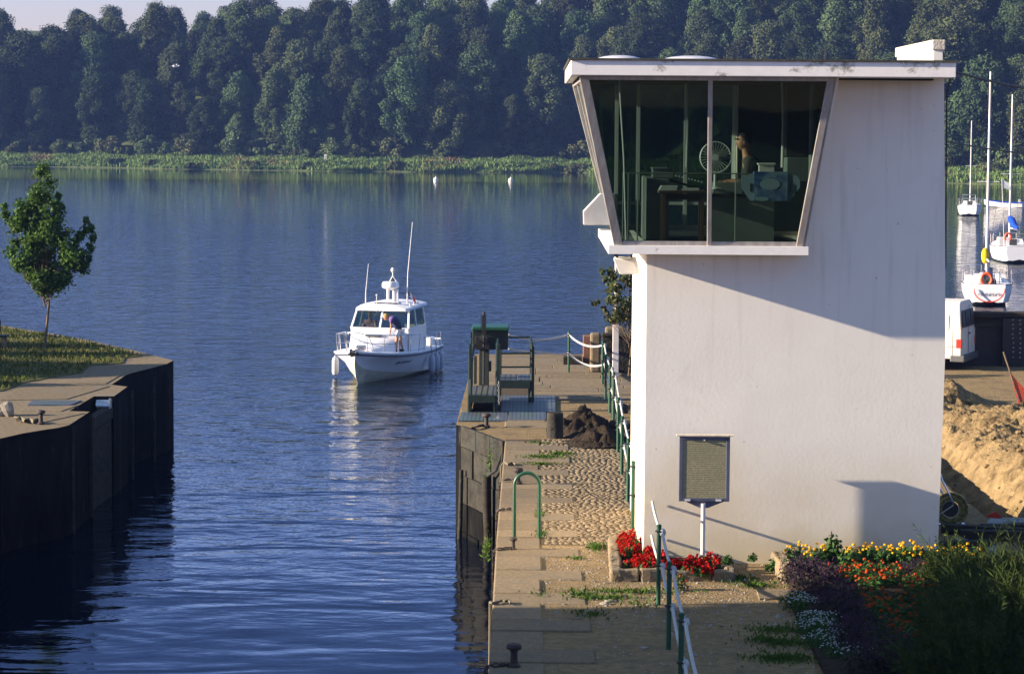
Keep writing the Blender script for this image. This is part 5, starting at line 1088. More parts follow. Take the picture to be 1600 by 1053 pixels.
MB().cyl((.25, .25, 2.5), (.25, .25, 2.85), .016, n=6).ell((.25, .25, 2.87), (.035, .035, .04), 8, 6).build('whip_aerial', 'white_alu', roof, smooth=True)
m = MB(); m.ell((-.5, -.1, 2.56), (.07, .09, .07), 10, 8); m.build('searchlight', 'chrome', roof, smooth=True)
for y in (-.1, -.6, -1.1): MB().tube([(-.9, y + .08, 2.48), (-.9, y + .06, 2.56), (-.9, y - .06, 2.56), (-.9, y - .08, 2.48)], .013, 6).build('roof_handrail', 'chrome', roof, smooth=True)
m = MB(); m.tube([(.1, .52, 2.36), (.25, .6, 2.1)], .014, 6); m.build('wiper', 'steel_dark', wh); 
m = MB(); m.tube([(-.52, -1.0, 2.5), (-.5, -1.0, 3.1)], .012, 6); fs_ = m.build('flagstaff', 'white_alu', roof)
for i, mm in enumerate(('navy', 'white_cloth', 'red_plastic')):
    a_ = i * .11; m = MB(); m.add([(-.5 - a_, -1.0, 3.06 - a_ * 1.1), (-.5 - a_ - .11, -1.0 + .02, 3.06 - (a_ + .11) * 1.1), (-.53 - a_ - .13, -1.0 + .01, 2.88 - (a_ + .11) * 1.2), (-.53 - a_, -1.0, 2.88 - a_ * 1.2)], [(0, 1, 2, 3)]); m.build('flag', mm, fs_)
# rails
def dk_at(y, off=.06): return float(np.interp(y, [s_[0] for s_ in st], [s_[1] for s_ in st])) - off, float(np.interp(y, [s_[0] for s_ in st], [s_[2] for s_ in st]))
ys_ = [.3, 1.0, 1.7, 2.4, 2.9, 3.3, 3.6]
m = MB(); top = [(-dk_at(y)[0] * 1.02, y, dk_at(y)[1] + .62) for y in ys_] + [(-.2, 3.95, 1.82), (0, 4.02, 1.82), (.2, 3.95, 1.82)] + [(dk_at(y)[0] * 1.02, y, dk_at(y)[1] + .62) for y in reversed(ys_)]
m.tube(top, .016, 8); mid = [(p[0], p[1], p[2] - .3) for p in top if p[1] > 2.3]; m.tube(mid, .011, 6)
for sg in (-1, 1):
    for y in (.3, 1.25, 2.2, 2.95, 3.5): hw, z_ = dk_at(y); m.tube([(sg * hw * .98, y + .02, z_), (sg * hw * 1.02, y, z_ + .62)], .013, 6)
    hw, z_ = dk_at(3.1); m.tube([(sg * hw * .7, 3.0, z_), (sg * .45, 3.6, z_ + .62)], .013, 6)
m.build('pulpit_rail', 'chrome', BT, smooth=True, local=True)
for sg in (-1, 1):
    m = MB()
    m.tube([(sg * (dk_at(y, .05)[0]), y, dk_at(y)[1] + (.5 if y < -1 else .45)) for y in (-.3, -1, -1.8, -2.6, -3.3)], .014, 6)
    for y in (-.3, -1.3, -2.3, -3.3): hw, z_ = dk_at(y, .05); m.tube([(sg * hw, y, z_), (sg * hw, y, z_ + .5)], .012, 6)
    m.build('side_rail', 'chrome', BT, smooth=True, local=True)
m = MB(); m.box(-1.2, 1.2, -3.38, -3.3, .84, 1.1).box(-1.0, -.4, -3.2, -2.6, .8, 1.15).box(.3, 1.0, -3.0, -2.2, .8, 1.25); m.build('cockpit_box', 'gelcoat', BT, local=True, bevel=.03)
# windlass, anchor and roller
m = MB(); m.box(-.12, .12, 3.3, 4.0, 1.12, 1.17).box(-.12, -.09, 3.7, 4.02, 1.1, 1.25).box(.09, .12, 3.7, 4.02, 1.1, 1.25); m.cyl((-.16, 3.0, 1.24), (.16, 3.0, 1.24), .08, n=12); m.box(-.1, .1, 2.9, 3.1, 1.1, 1.22); wl = m.build('anchor_roller', 'chrome', BT, local=True, bevel=.005)
m = MB(); m.tube([(0, 3.3, 1.2), (0, 4.02, 1.18)], .025, 6); m.prism([(-.2, 3.9, 1.06), (0, 4.16, .98), (.2, 3.9, 1.06), (0, 3.85, 1.16)], (0, .02, .03)); m.build('anchor', 'steel_dark', BT, local=True)
# fenders
def fender(x, y, z):
    m = MB(); m.lathe([(.02, -.34), (.09, -.3), (.12, -.2), (.12, .2), (.09, .29), (.03, .33), (.025, .38)], (x, y, z), 12); f_ = m.build('fender', 'fender', BT, smooth=True, local=True)
    m = MB(); m.tube([(x, y, z + .36), (x - math.copysign(.06, x), y, dk_at(y)[1] + .3)], .01, 5); m.build('lanyard', 'navy', f_)
for y in (-.9, -1.65, -2.35): fender(-dk_at(y, 0)[0] - .1, y, .36)
fender(dk_at(2.2, 0)[0] + .0, 2.2, .48); fender(dk_at(1.4, 0)[0] + .07, 1.4, .4)
hy = 1.35
tt_ = Vector((-.344, -.939, 0)).normalized(); uu_ = Vector((-.74, 0, .68)); uu_ = (uu_ - tt_ * uu_.dot(tt_)).normalized(); nn_ = tt_.cross(uu_)
TM = Matrix((tt_, uu_, nn_)).transposed().to_4x4(); TM.translation = Vector((-1.10, 1.45, .64)) + nn_ * .035
text('registration', 'JN D42641', .19, TM, 'navy', hull)

# crew on the foredeck, bending forward
BM = Matrix.Translation((org.x, org.y, WATER_Z)) @ Matrix.Rotation(PI - th, 4, 'Z')
pb = BM @ Vector((-.93, 1.45, .99)); t = thing('person', 'blond crew member in navy vest and white shorts bending over on the foredeck', 'person', pb, PI - th)
hip = Vector((-.0, -.05, .74)); shd = Vector((.24, .06, 1.17)); hdp = Vector((.44, .10, 1.20)); hf = Vector((.75, .25, -.62)).normalized()
nd = {'pelvis': (hip, (.13, .11)), 'waist': (hip.lerp(shd, .4) + Vector((-.03, 0, .04)), (.125, .11)), 'chest': (hip.lerp(shd, .8) + Vector((-.02, 0, .03)), (.15, .12)), 'neck0': (shd + Vector((.05, .01, .03)), .06), 'neck1': (shd.lerp(hdp, .6) + Vector((0, 0, .02)), .05), 'skull': (hdp + Vector((-.03, 0, 0)), .055)}
ed = [('pelvis', 'waist'), ('waist', 'chest'), ('chest', 'neck0'), ('neck0', 'neck1'), ('neck1', 'skull')]
for sg, y, wr in (('l', .17, Vector((.27, .22, .70))), ('r', -.17, Vector((.09, -.2, .66)))):
    s0 = shd + Vector((0, y, -.03)); e0 = s0.lerp(wr, .52) + Vector((-.03, 0, 0)); nd[sg + 's'] = (s0, .055); nd[sg + 'e'] = (e0, .038); nd[sg + 'w'] = (wr, .025); ed += [('chest', sg + 's'), (sg + 's', sg + 'e'), (sg + 'e', sg + 'w')]
    hand_nodes(nd, ed, sg, wr, (.1, 0, -1), (0, -1 if y > 0 else 1, 0), sg + 'w')
    h0 = hip + Vector((0, y * .5, -.05)); ft = Vector((.07 if y > 0 else -.10, y * .75, .06)); kn = h0.lerp(ft, .5) + Vector((.04, .02, 0)); nd[sg + 'h'] = (h0, .082); nd[sg + 'k'] = (kn, .052); nd[sg + 'a'] = (ft, .036); nd[sg + 'f'] = (ft + Vector((.13, .05, -.03)), (.036, .026))
    ed += [('pelvis', sg + 'h'), (sg + 'h', sg + 'k'), (sg + 'k', sg + 'a'), (sg + 'a', sg + 'f')]
body = skin('body', nd, ed, 'skin', t); hm = MB(); head_mesh(hm, hdp, hf, .11); join_into(body, hm, 'skin')
def grow(keys, g_): return {k_: (nd[k_][0], tuple(q * g_ for q in (nd[k_][1] if isinstance(nd[k_][1], tuple) else (nd[k_][1],) * 2))) for k_ in keys}
skin('vest', grow(['pelvis', 'waist', 'chest', 'neck0'], 1.5), [('pelvis', 'waist'), ('waist', 'chest'), ('chest', 'neck0')], 'navy', t)
sl_n = grow(['chest', 'ls', 'rs'], 1.12); sl_n['lq'] = (nd['ls'][0].lerp(nd['le'][0], .8), .052); sl_n['rq'] = (nd['rs'][0].lerp(nd['re'][0], .8), .052)
skin('tshirt', sl_n, [('chest', 'ls'), ('chest', 'rs'), ('ls', 'lq'), ('rs', 'rq')], 'purple_cloth', t)
shn = grow(['pelvis', 'lh', 'rh'], 1.14); shn['lq'] = (nd['lh'][0].lerp(nd['lk'][0], .7), .085); shn['rq'] = (nd['rh'][0].lerp(nd['rk'][0], .7), .085)
skin('shorts', shn, [('pelvis', 'lh'), ('pelvis', 'rh'), ('lh', 'lq'), ('rh', 'rq')], 'white_cloth', t)
cap_shell(hdp, hf, .118, .04).build('hair', 'hair_blond', t, smooth=True, local=True)
for sg in 'lr':
    p = nd[sg + 'a'][0]; MB().ell(p + Vector((.06, .02, -.03)), (.13, .05, .045), 10, 6).build('shoe', 'black_rubber', t, smooth=True, local=True)
# skipper behind the windscreen
pb = BM @ Vector((.62, -.25, .95)); t = thing('person', 'skipper in a red checked shirt sitting behind the left half of the windscreen', 'person', pb, PI - th)
nd = {'pelvis': (Vector((0, 0, .5)), (.15, .12)), 'chest': (Vector((0, .05, .84)), (.17, .12)), 'neck0': (Vector((0, .06, 1.02)), .06), 'skull': (Vector((0, .08, 1.16)), .06)}; ed = [('pelvis', 'chest'), ('chest', 'neck0'), ('neck0', 'skull')]
for sg, x in (('l', -.2), ('r', .2)):
    nd[sg + 's'] = (Vector((x, .05, .95)), .055); nd[sg + 'e'] = (Vector((x * 1.2, .16, .72)), .04); nd[sg + 'w'] = (Vector((x * .8, .38, .76)), .026); ed += [('chest', sg + 's'), (sg + 's', sg + 'e'), (sg + 'e', sg + 'w')]
    hand_nodes(nd, ed, sg, nd[sg + 'w'][0], (0, 1, 0), (1 if x < 0 else -1, 0, .2), sg + 'w')
    nd[sg + 'h'] = (Vector((x * .5, .08, .46)), .08); nd[sg + 'k'] = (Vector((x * .6, .46, .48)), .055); nd[sg + 'a'] = (Vector((x * .6, .46, .08)), .036); nd[sg + 'f'] = (Vector((x * .6, .58, .04)), .03); ed += [('pelvis', sg + 'h'), (sg + 'h', sg + 'k'), (sg + 'k', sg + 'a'), (sg + 'a', sg + 'f')]
body = skin('body', nd, ed, 'skin', t); hm = MB(); head_mesh(hm, (0, .09, 1.19), (0, 1, 0), .105); join_into(body, hm, 'skin')
sl_n = grow(['pelvis', 'chest', 'neck0', 'ls', 'rs', 'le', 're'], 1.15); skin('shirt', sl_n, [('pelvis', 'chest'), ('chest', 'neck0'), ('chest', 'ls'), ('chest', 'rs'), ('ls', 'le'), ('rs', 're')], 'plaid', t)
skin('trousers', grow(['pelvis', 'lh', 'rh', 'lk', 'rk', 'la', 'ra'], 1.15), [('pelvis', 'lh'), ('pelvis', 'rh'), ('lh', 'lk'), ('rh', 'rk'), ('lk', 'la'), ('rk', 'ra')], 'navy', t)
cap_shell((0, .09, 1.19), (0, 1, 0), .11, .04).build('hair', 'hair_grey', t, smooth=True, local=True)
sw = BM @ Vector((.62, -.2, 0)); o = MB().box(.36, .88, -.55, -.1, .93, 1.38).build('helm_seat', 'navy', BT, local=True, bevel=.03)

# ------------------------------------------------------------------ SAILING BOATS
def sailboat(label, px_, py_, L, beam, rot, mastH, name='sailing_boat', free=.9, stripe='antifoul', rake=.0, group='sailing boats moored beyond the quay', boot='antifoul'):
    g = G(px_, py_, WATER_Z); t = thing(name, label, 'sailing boat', g, rot, group)      # local +Y = bow, origin at the stern waterline
    ss = []
    for f_, w_, sh_, k_ in ((-.03, .62, 1.0, .25), (.04, .74, .98, -.02), (.2, .93, .92, -.25), (.42, 1.0, .9, -.4), (.62, .9, .94, -.4), (.8, .62, 1.02, -.28), (.92, .3, 1.1, -.05), (1.0, .04, 1.17, .5)):
        y = f_ * L; hb = w_ * beam / 2; z = sh_ * free
        ss.append((y, [(0, k_ * free), (hb * .5, k_ * free * .6 + .02), (hb * .86, .12 * free + max(0, k_) * .3), (hb * .97, .5 * free), (hb, z)]))
    mb, _r = loft(ss, 0, [1, 1, 0, 0]); hull_ = mb.build('hull', ['gelcoat', boot], t, smooth=True, local=True)
    m = MB(); dk_ = []
    for (y, p) in ss: dk_.append([(p[-1][0] * x_ * .98, y, p[-1][1] + .03 * (1 - x_ * x_)) for x_ in (-1, -.5, 0, .5, 1)])
    m.v = [p for r_ in dk_ for p in r_]; m.f = [(i * 5 + j, i * 5 + j + 1, (i + 1) * 5 + j + 1, (i + 1) * 5 + j) for i in range(len(dk_) - 1) for j in range(4)]; m.m = [0] * len(m.f); m.build('deck', 'gelcoat_deck', t, local=True)
    m = MB(); m.tube([(p[-1][0] * sg, y, p[-1][1]) for sg in (1,) for (y, p) in ss], .025, 5); m.tube([(-p[-1][0], y, p[-1][1]) for (y, p) in ss], .025, 5); m.build('toe_rail', 'iron_rust', hull_)
    hc_ = free * .95; m = MB()
    a_, b2 = .38 * L, .74 * L; q = beam * .3
    m.add([(-q, a_, hc_), (q, a_, hc_), (q * .55, b2, hc_), (-q * .55, b2, hc_), (-q * .85, a_ + .05, hc_ + .42), (q * .85, a_ + .05, hc_ + .42), (q * .4, b2 - .3, hc_ + .2), (-q * .4, b2 - .3, hc_ + .2)], [(0, 3, 2, 1), (4, 5, 6, 7), (0, 1, 5, 4), (1, 2, 6, 5), (2, 3, 7, 6), (3, 0, 4, 7)]); cbn = m.build('cabin', 'gelcoat', t, local=True, bevel=.04)
    MB().box(-q * .35, q * .35, a_ - .0, a_ + .04, hc_ - .1, hc_ + .4).build('companionway', 'cab_dark', cbn)
    ym = .56 * L
    m = MB(); m.tube([(0, ym, hc_), (0, ym - .02, mastH * .6), (0, ym - .05 - rake, mastH)], [.075, .07, .05], 10); mast = m.build('mast', 'white_alu', t, smooth=True, local=True)
    MB().cyl((-.55 * beam / 2.5, ym, mastH * .52), (.55 * beam / 2.5, ym, mastH * .52), .022, n=6).build('spreader', 'white_alu', mast)
    MB().cyl((0, ym - .1, free + 1.05), (0, ym - .45 * L, free + 1.1), .05, n=8).build('boom', 'white_alu', mast, smooth=True)
    hb = beam / 2 * .92; m = MB()
    for sg in (-1, 1): m.tube([(sg * hb, ym - .1, free), (sg * .55 * beam / 2.5, ym, mastH * .52), (0, ym, mastH - .1)], .009, 4)
    m.tube([(0, 0, free), (0, ym, mastH)], .009, 4); m.tube([(0, L, free * 1.15), (0, ym, mastH * .97)], .009, 4); m.build('rigging', 'steel_dark', mast)
    m = MB()
    for sg in (-1, 1):
        pts = [(sg * beam / 2 * f_, y * L, free + .6) for y, f_ in ((-.01, .6), (.15, .85), (.4, .96), (.62, .86), (.82, .56), (.97, .12))]; m.tube(pts, .013, 5)
        for p in pts: m.tube([(p[0], p[1], free * .95), p], .012, 5)
    m.tube([(-.6 * beam / 2, -.01 * L, free + .6), (.6 * beam / 2, -.01 * L, free + .6)], .013, 5); m.build('guard_rail', 'chrome', t, local=True)
    return t, ym, hull_
t, ym, hl = sailboat('white sloop moored stern-on just above the white van, with an orange lifebuoy', 1545, 478, 8.0, 2.6, math.radians(-8), 11.9, free=1.1)
m = MB(); m.add([(-1.24, .3, .98), (-1.2, 1.4, 1.0), (-1.2, 1.4, 1.55), (-1.24, .3, 1.55), (-.55, .05, .98), (-.55, .05, 1.52)], [(0, 1, 2, 3), (0, 4, 5, 3)]); m.build('weather_cloth', 'white_cloth', t, local=True)
m = MB(); m.tube([(-.15 + .26 * math.cos(q), -.12, 1.35 + .30 * math.sin(q)) for q in np.linspace(-.9, 4.05, 14)], .075, 8); m.build('lifebuoy', 'orange_plastic', t, smooth=True, local=True)
m = MB(); m.ell((-.1, 3.9, 2.35), (.2, .12, .42), 10, 8); m.build('rolled_sail', 'yellow_cloth', t, smooth=True, local=True)
m = MB(); m.tube([(.78 * math.cos(q), -.33 + .12 * math.sin(q), .9 + .68 * math.sin(q)) for q in np.linspace(PI, 2 * PI, 14)], .03, 6); m.build('transom_stripe', 'red_plastic', hl, smooth=True)
text('stern_name', 'AGUR DE VIE', .19, Matrix.Translation((0, -.285, .60)) @ Matrix.Rotation(PI / 2, 4, 'X'), 'navy', hl)
m = MB(); m.box(-.35, .35, .1, 1.6, .9, 1.3); m.build('cockpit', 'cab_dark', t, local=True); m = MB(); m.box(.0, .2, .9, 1.1, 1.3, 1.9).box(-.3, -.15, 1.0, 1.15, 1.3, 1.75); m.build('helm', 'navy', t, local=True, bevel=.03)
for x in (-.3, .25, .5): MB().cyl((x, -.05, .9), (x, -.05, 1.75), .02, n=6).build('stanchion', 'chrome', t, local=True)
t, ym, hl = sailboat('white sloop at the right photo edge with a blue sail cover on its boom', 1592, 412, 8.5, 2.8, math.radians(-2.5), 11.3, free=1.15, rake=.0)
m = MB(); m.tube([(0, ym - .2, 2.9), (0, ym - 1, 2.75), (0, ym - 2.4, 2.4), (0, ym - 4, 2.3)], [.16, .26, .2, .08], 10); m.build('sail_cover', 'blue_cloth', t, smooth=True, local=True)
m = MB(); m.tube([(-.75 + .2 * math.cos(q), -.0, 1.75 + .26 * math.sin(q)) for q in np.linspace(-.9, 4.05, 12)], .07, 8); m.build('lifebuoy', 'orange_plastic', t, smooth=True, local=True)
m = MB(); m.box(-1.3, -.6, .4, 1.4, 1.15, 1.7); m.build('weather_cloth', 'white_cloth', t, local=True)
m = MB(); m.tube([(-1.0, .0, 1.1), (-1.25, .0, 5.6)], .02, 6); fsf = m.build('flagstaff', 'white_alu', t, local=True); m = MB(); m.add([(-1.25, 0, 5.6), (-.75, 0, 5.35), (-.62, .02, 4.85), (-1.15, 0, 5.05)], [(0, 1, 2, 3)]); m.build('flag', 'white_cloth', fsf)
t, ym, hl = sailboat('small white sloop far out by the reeds, farthest left of the moored boats', 1514, 338, 6.2, 2.5, math.radians(-11), 9.8, free=1.15)
m = MB(); m.tube([(-.75, .2, 1.2), (-.7, .2, 2.2), (.6, .2, 2.2), (.65, .2, 1.2)], .05, 6); m.tube([(-.7, .2, 1.8), (.6, .2, 1.8)], .04, 6); m.build('stern_gantry', 'chrome', t, local=True)
g = G(1570, 324, WATER_Z); t = thing('open_dinghy', 'low white open dinghy with a blue rail floating beyond the sloops', 'dinghy', g, math.radians(68))
ss = [(-2.1, [(0, 0), (.5, .05), (.72, .55)]), (-1, [(0, -.1), (.6, .0), (.85, .55)]), (.4, [(0, -.1), (.55, .02), (.82, .6)]), (1.6, [(0, 0), (.3, .15), (.5, .72)]), (2.4, [(0, .3), (.05, .5), (.08, .9)])]
mb, _r = loft(ss, 0, [0, 0]); hh_ = mb.build('hull', ['gelcoat', 'navy'], t, smooth=True, local=True)
m = MB(); m.tube([(-p[-1][0], y, p[-1][1]) for y, p in ss] + [(p[-1][0], y, p[-1][1]) for y, p in reversed(ss)], .05, 6); m.build('rail', 'blue_cloth', hh_); m = MB(); m.box(-.7, .7, -.3, .1, .3, .42).box(-.5, -.1, -1.9, -1.6, .5, .95); m.build('thwart', 'board_grey', t, local=True)

# ------------------------------------------------------------------ SLUICE WINCH
wy = 59.0; t = thing('sluice_winch', 'dark green lock gate winch with hooded gearbox and grating platforms', 'winch', (-1.0, 60, 0))
m = MB(); a, b_ = V(738, 546, 60.5), V(794, 517, 60.5); m.box(a.x, b_.x, 60.5, 61.3, a.z, b_.z); hdx = m.build('gearbox_housing', 'dark_green', t, bevel=.015)
m = MB(); r0, r1 = V(737, 517, 60.4), V(795.5, 511.5, 60.4); m.box(r0.x, r1.x, 60.3, 61.4, r0.z + .002, r1.z + .01); m.build('hood_lid', 'green_paint', hdx, bevel=.03)
m = MB(); q0, q1 = V(742, 546, 60.3), V(765, 526, 60.3); m.box(q0.x, q1.x, 60.25, 60.49, q0.z, q1.z); gp = m.build('gear_plate', 'steel_dark', t, bevel=.01)
m = MB(); cx_ = V(755, 530, 60.2); m.cyl((cx_.x, 60.2, cx_.z), (cx_.x, 60.26, cx_.z), .1, n=16); m.cyl((cx_.x, 60.1, cx_.z), (cx_.x, 60.2, cx_.z), .03, n=8); m.build('gear', 'olive_paint', gp, smooth=True)
m = MB(); s0, s1 = V(755.5, 600, 60.15), V(755.5, 487, 60.15); m.cyl((s0.x, 60.15, s0.z), (s0.x, 60.15, s1.z - .55), .025, n=8); m.box(s0.x - .04, s0.x + .05, 60.12, 60.22, s1.z - .55, s1.z - .08); m.cyl((s0.x, 60.17, s1.z - .1), (s0.x, 60.17, s1.z), .035, n=8)
for i in range(9): m.box(s0.x - .075, s0.x - .042, 60.13, 60.2, s1.z - .52 + i * .05, s1.z - .495 + i * .05)
m.build('rack', 'steel_dark', t)
m = MB(); q0, q1 = V(748, 601, 60.4), V(764, 547, 60.4); m.box(q0.x, q1.x, 60.4, 60.8, .25, q1.z); m.box(V(764, 0, 60.4).x + .003, V(771, 0, 60.4).x, 60.45, 60.7, V(0, 575, 60.4).z, V(0, 560, 60.4).z); m.box(V(743, 0, 60.4).x, V(748, 0, 60.4).x - .003, 60.45, 60.7, .4, V(0, 552, 60.4).z); m.build('column', 'olive_paint', t, bevel=.01)
def P2(px_, py_, y): return V(px_, py_, y)
for px_, y in ((735, 58.2), (779, 58.2), (737, 61.6)):
    q = P2(px_, 600, y); MB().box(q.x - .03, q.x + .03, y, y + .06, 0, 1.55).build('frame_post', 'dark_green', t)
m = MB(); m.tube([P2(734, 640, 58.0), P2(736, 560, 58.4), P2(740, 540, 60.2)], .05, 6); m.build('brace', 'dark_green', t)
# platforms
x0_, x1_ = P2(736, 0, 58.2).x, P2(778, 0, 58.2).x
m = MB(); m.box(x0_, x1_, 57.9, 60.3, .34, .39); m.build('platform_grating', 'grating_dark', t)
m = MB(); m.box(x0_, x0_ + .05, 57.85, 60.3, .02, .34).box(x1_ - .05, x1_, 57.85, 60.3, .02, .34).box(x0_, x1_, 57.82, 57.87, .25, .41); m.build('platform_frame', 'dark_green', t)
px0, px1 = P2(782, 0, 60.4).x, P2(833, 0, 60.4).x
m = MB(); m.box(px0, P2(812, 0, 60).x, 60.0, 61.6, .50, .54); m.build('platform_grating', 'grating_dark', t)
m = MB(); m.box(P2(813, 0, 60).x, px1, 60.0, 61.4, .50, .56); m.build('step_plate', 'grating', t)
m = MB(); m.box(px0, px1, 59.95, 60.0, .36, .55); m.build('platform_frame', 'dark_green', t)
for x in (px0, px1 - .05):
    for y in (60.002, 61.5): MB().box(x, x + .05, y, y + .05, 0, .5).build('leg', 'dark_green', t)
m = MB()
pr = [P2(780, 0, 60.0).x, P2(835, 0, 60.0).x]
for x, y in ((pr[0], 60.0), (pr[0] + .06, 61.6), (pr[1], 60.0), (pr[1] - .02, 61.8)): m.cyl((x, y, 0), (x, y, 1.42), .03, n=8)
for z in (1.42, 1.03, .70): m.cyl((pr[0], 61.65, z), (pr[1], 61.75, z), .022, n=6)
for z in (1.42,): m.tube([(pr[1], 60.0, z), (pr[1] - .02, 61.8, z)], .03, 6)
m.box(pr[1] - .02, pr[1] + .06, 60, 60.12, 0, 1.35); m.build('railing', 'dark_green', t)
m = MB(); m.tube([(x1_ + .02, 57.9, .0), (x1_ + .02, 58.6, 1.4), (x1_ + .02, 60.2, 1.5)], .03, 6); m.tube([(x0_, 57.9, .0), (x0_, 58.6, 1.4), (x0_, 60.2, 1.5)], .03, 6); m.build('handrail', 'dark_green', t, smooth=True)
c0 = P2(779, 596, 57.8); c1 = P2(780, 632, 57.8)
pts = [Vector((c0.x, 57.8, c0.z)), Vector((c1.x, 57.8, c1.z))]; mbx = MB()
for i in range(9):
    p = pts[0].lerp(pts[1], (i + .5) / 9); mbx.tube([p + Vector((0, 0, .04 * math.cos(q))) + (Vector((.02, 0, 0)) if i % 2 else Vector((0, .02, 0))) * math.sin(q) for q in (0, 1.05, 2.1, 3.14, 4.2, 5.25)], .008, 4, closed=True)
mbx.build('chain', 'chrome', t)
# floor gratings beside the winch
mb = MB()
for i, q in enumerate([[(716, 659), (792, 659), (793, 646), (722, 646)], [(794, 658), (853, 658), (853, 645.5), (795, 645.5)], [(782, 645), (868, 645), (868, 620), (783, 620)]]):
    mb.prism([(*G(*k_).xy, .030 + i * .004) for k_ in q], (0, 0, -.03))
struct(mb.build('floor_gratings', 'grating', bevel=.004))

# concrete bollard, soil heaps, rubble
g = G(867, 684); m = MB(); m.lathe([(.17, -.05), (.175, .02), (.17, .5), (.165, .53), (.13, .54), (.02, .545)], (0, 0, 0), 24); o = m.build('stone_bollard', 'mossy_stone', smooth=True); o.location = (g.x, g.y, 0); tag(o, 'stubby grey concrete cylinder standing before the dark soil heap', 'bollard')
def heap(name, x0, x1, y0, y1, fn, m, nx_=60, ny_=60):
    vs = []; 
    for j in range(ny_ + 1):
        for i in range(nx_ + 1):
            x = x0 + (x1 - x0) * i / nx_; y = y0 + (y1 - y0) * j / ny_; vs.append((x, y, fn(x, y)))
    fs = [(j * (nx_ + 1) + i, j * (nx_ + 1) + i + 1, (j + 1) * (nx_ + 1) + i + 1, (j + 1) * (nx_ + 1) + i) for j in range(ny_) for i in range(nx_)]
    return arrays(name, np.array(vs), np.array(fs), m, smooth=False)
def nz(x, y, s_=1, k_=0): return mn.fractal(Vector((x * s_, y * s_, k_)), .8, 2.1, 5)
h1 = G(905, 680); h1b = G(940, 697)
def f1_(x, y):
    a_ = .36 * math.exp(-(((x - h1.x - .12) / .52) ** 2 + ((y - h1.y - .8) / .9) ** 2)); b2 = .27 * math.exp(-(((x - h1b.x) / .5) ** 2 + ((y - h1b.y - .4) / .7) ** 2))
    e_ = max(a_, b2) * 1.35; return e_ - .03 + .16 * nz(x, y, 4) * min(1, e_ * 5)
tag(heap('soil_heap', .3, 2.5, 51.5, 56.5, f1_, 'soil_dark'), 'dark heap of dug earth behind the grey concrete cylinder', 'soil heap')
rr = random.Random(15)
for i in range(26):
    g = G(rr.uniform(960, 990), rr.uniform(640, 690)); s_ = rr.uniform(.06, .14)
    o = rock('rubble_stone', (s_, s_ * rr.uniform(.7, 1.2), s_ * .8), i * 3.3, 'mossy_stone'); o.location = (g.x, g.y, s_ * .6 + rr.choice([0, 0, .12])); tag(o, 'grey rubble stone in the loose pile against the tower corner', 'stone', 'rubble stones beside the tower')
for px_, py_, s_ in [(1013, 945, .03), (945, 944, .05), (952, 940, .045), (1006, 1013, .04)]:
    g = G(px_, py_); o = rock('loose_stone', (s_ * 1.6, s_, s_ * .5), px_, 'rock'); o.location = (g.x, g.y, s_ * .3); tag(o, 'pale loose stone lying on the bare earth in front of the flower bed', 'stone', 'pale stones on the bare earth')

# far end of the quay: concrete block, dark wall, lamp pole, shrub
m = MB(); a = G(922, 583); m.box(a.x, a.x + .28, a.y, a.y + .5, 0, 1.05); tag(m.build('concrete_block', 'concrete', bevel=.06), 'pale upright concrete block beside the lamp pole', 'block')
m = MB(); m.box(a.x + .42, a.x + .95, a.y + .9, a.y + 1.3, 0, 1.15); tag(m.build('concrete_block', 'concrete', bevel=.06), 'pale concrete block standing a little behind the first', 'block')
m = MB(); c_ = G(911, 569); m.box(c_.x, c_.x + .2, c_.y, c_.y + .4, 0, .78); tag(m.build('brick_pier', 'brick_red', bevel=.02), 'short reddish pier left of the pale concrete block', 'pier')
m = MB(); m.box(c_.x - .55, c_.x - .04, c_.y - .3, c_.y + .3, 0, .22); tag(m.build('timber_baulk', 'old_timber', bevel=.02), 'black timber baulk lying at the foot of the reddish pier', 'timber')
m = MB(); m.box(a.x + .32, 3.4, a.y - .1, a.y + .25, 0, .98); m.box(a.x + .3, 3.4, a.y - .14, a.y + .28, .982, 1.06); tag(m.build('parapet_wall', 'mossy_stone', bevel=.02), 'dark low parapet wall running behind the tower corner', 'wall')
g = G(961.5, 588); t = thing('lamp_pole', 'pale grey metal pole rising behind the tower corner', 'pole', g); m = MB(); m.box(-.08, .08, -.08, .08, 0, 1.35); m.build('base_box', 'white_alu', t, local=True, bevel=.01); m = MB(); m.cyl((0, 0, 1.352), (0, 0, 3.1), .045, n=12); m.build('pole', 'white_alu', t, smooth=True, local=True)
rb = np.random.default_rng(91); cg = G(982, 590); blobs = []
for _ in range(54):
    px_ = rb.uniform(955, 1006); py_ = rb.uniform(424, 506); q = V(px_, py_, cg.y - 1.0); blobs.append(((q.x - cg.x, rb.uniform(-.6, .3), q.z), (.13, .13, .12)))
for px_, py_ in [(934, 472), (944, 482), (928, 474), (945, 437), (950, 455), (948, 490), (941, 425), (953, 470), (950, 500)]:
    q = V(px_, py_, cg.y); blobs.append(((q.x - cg.x, 0, q.z), (.06, .06, .06)))
leafy_tree('rose_shrub', 92, [(c_, tuple(q * 1.3 for q in r_)) for c_, r_ in blobs], 60, .045, 'rosehip_leaf', (0, 0, 2.6), .03, 'loose shrub with reddish leaves overhanging the rope beside the tower', 'shrub', cg)

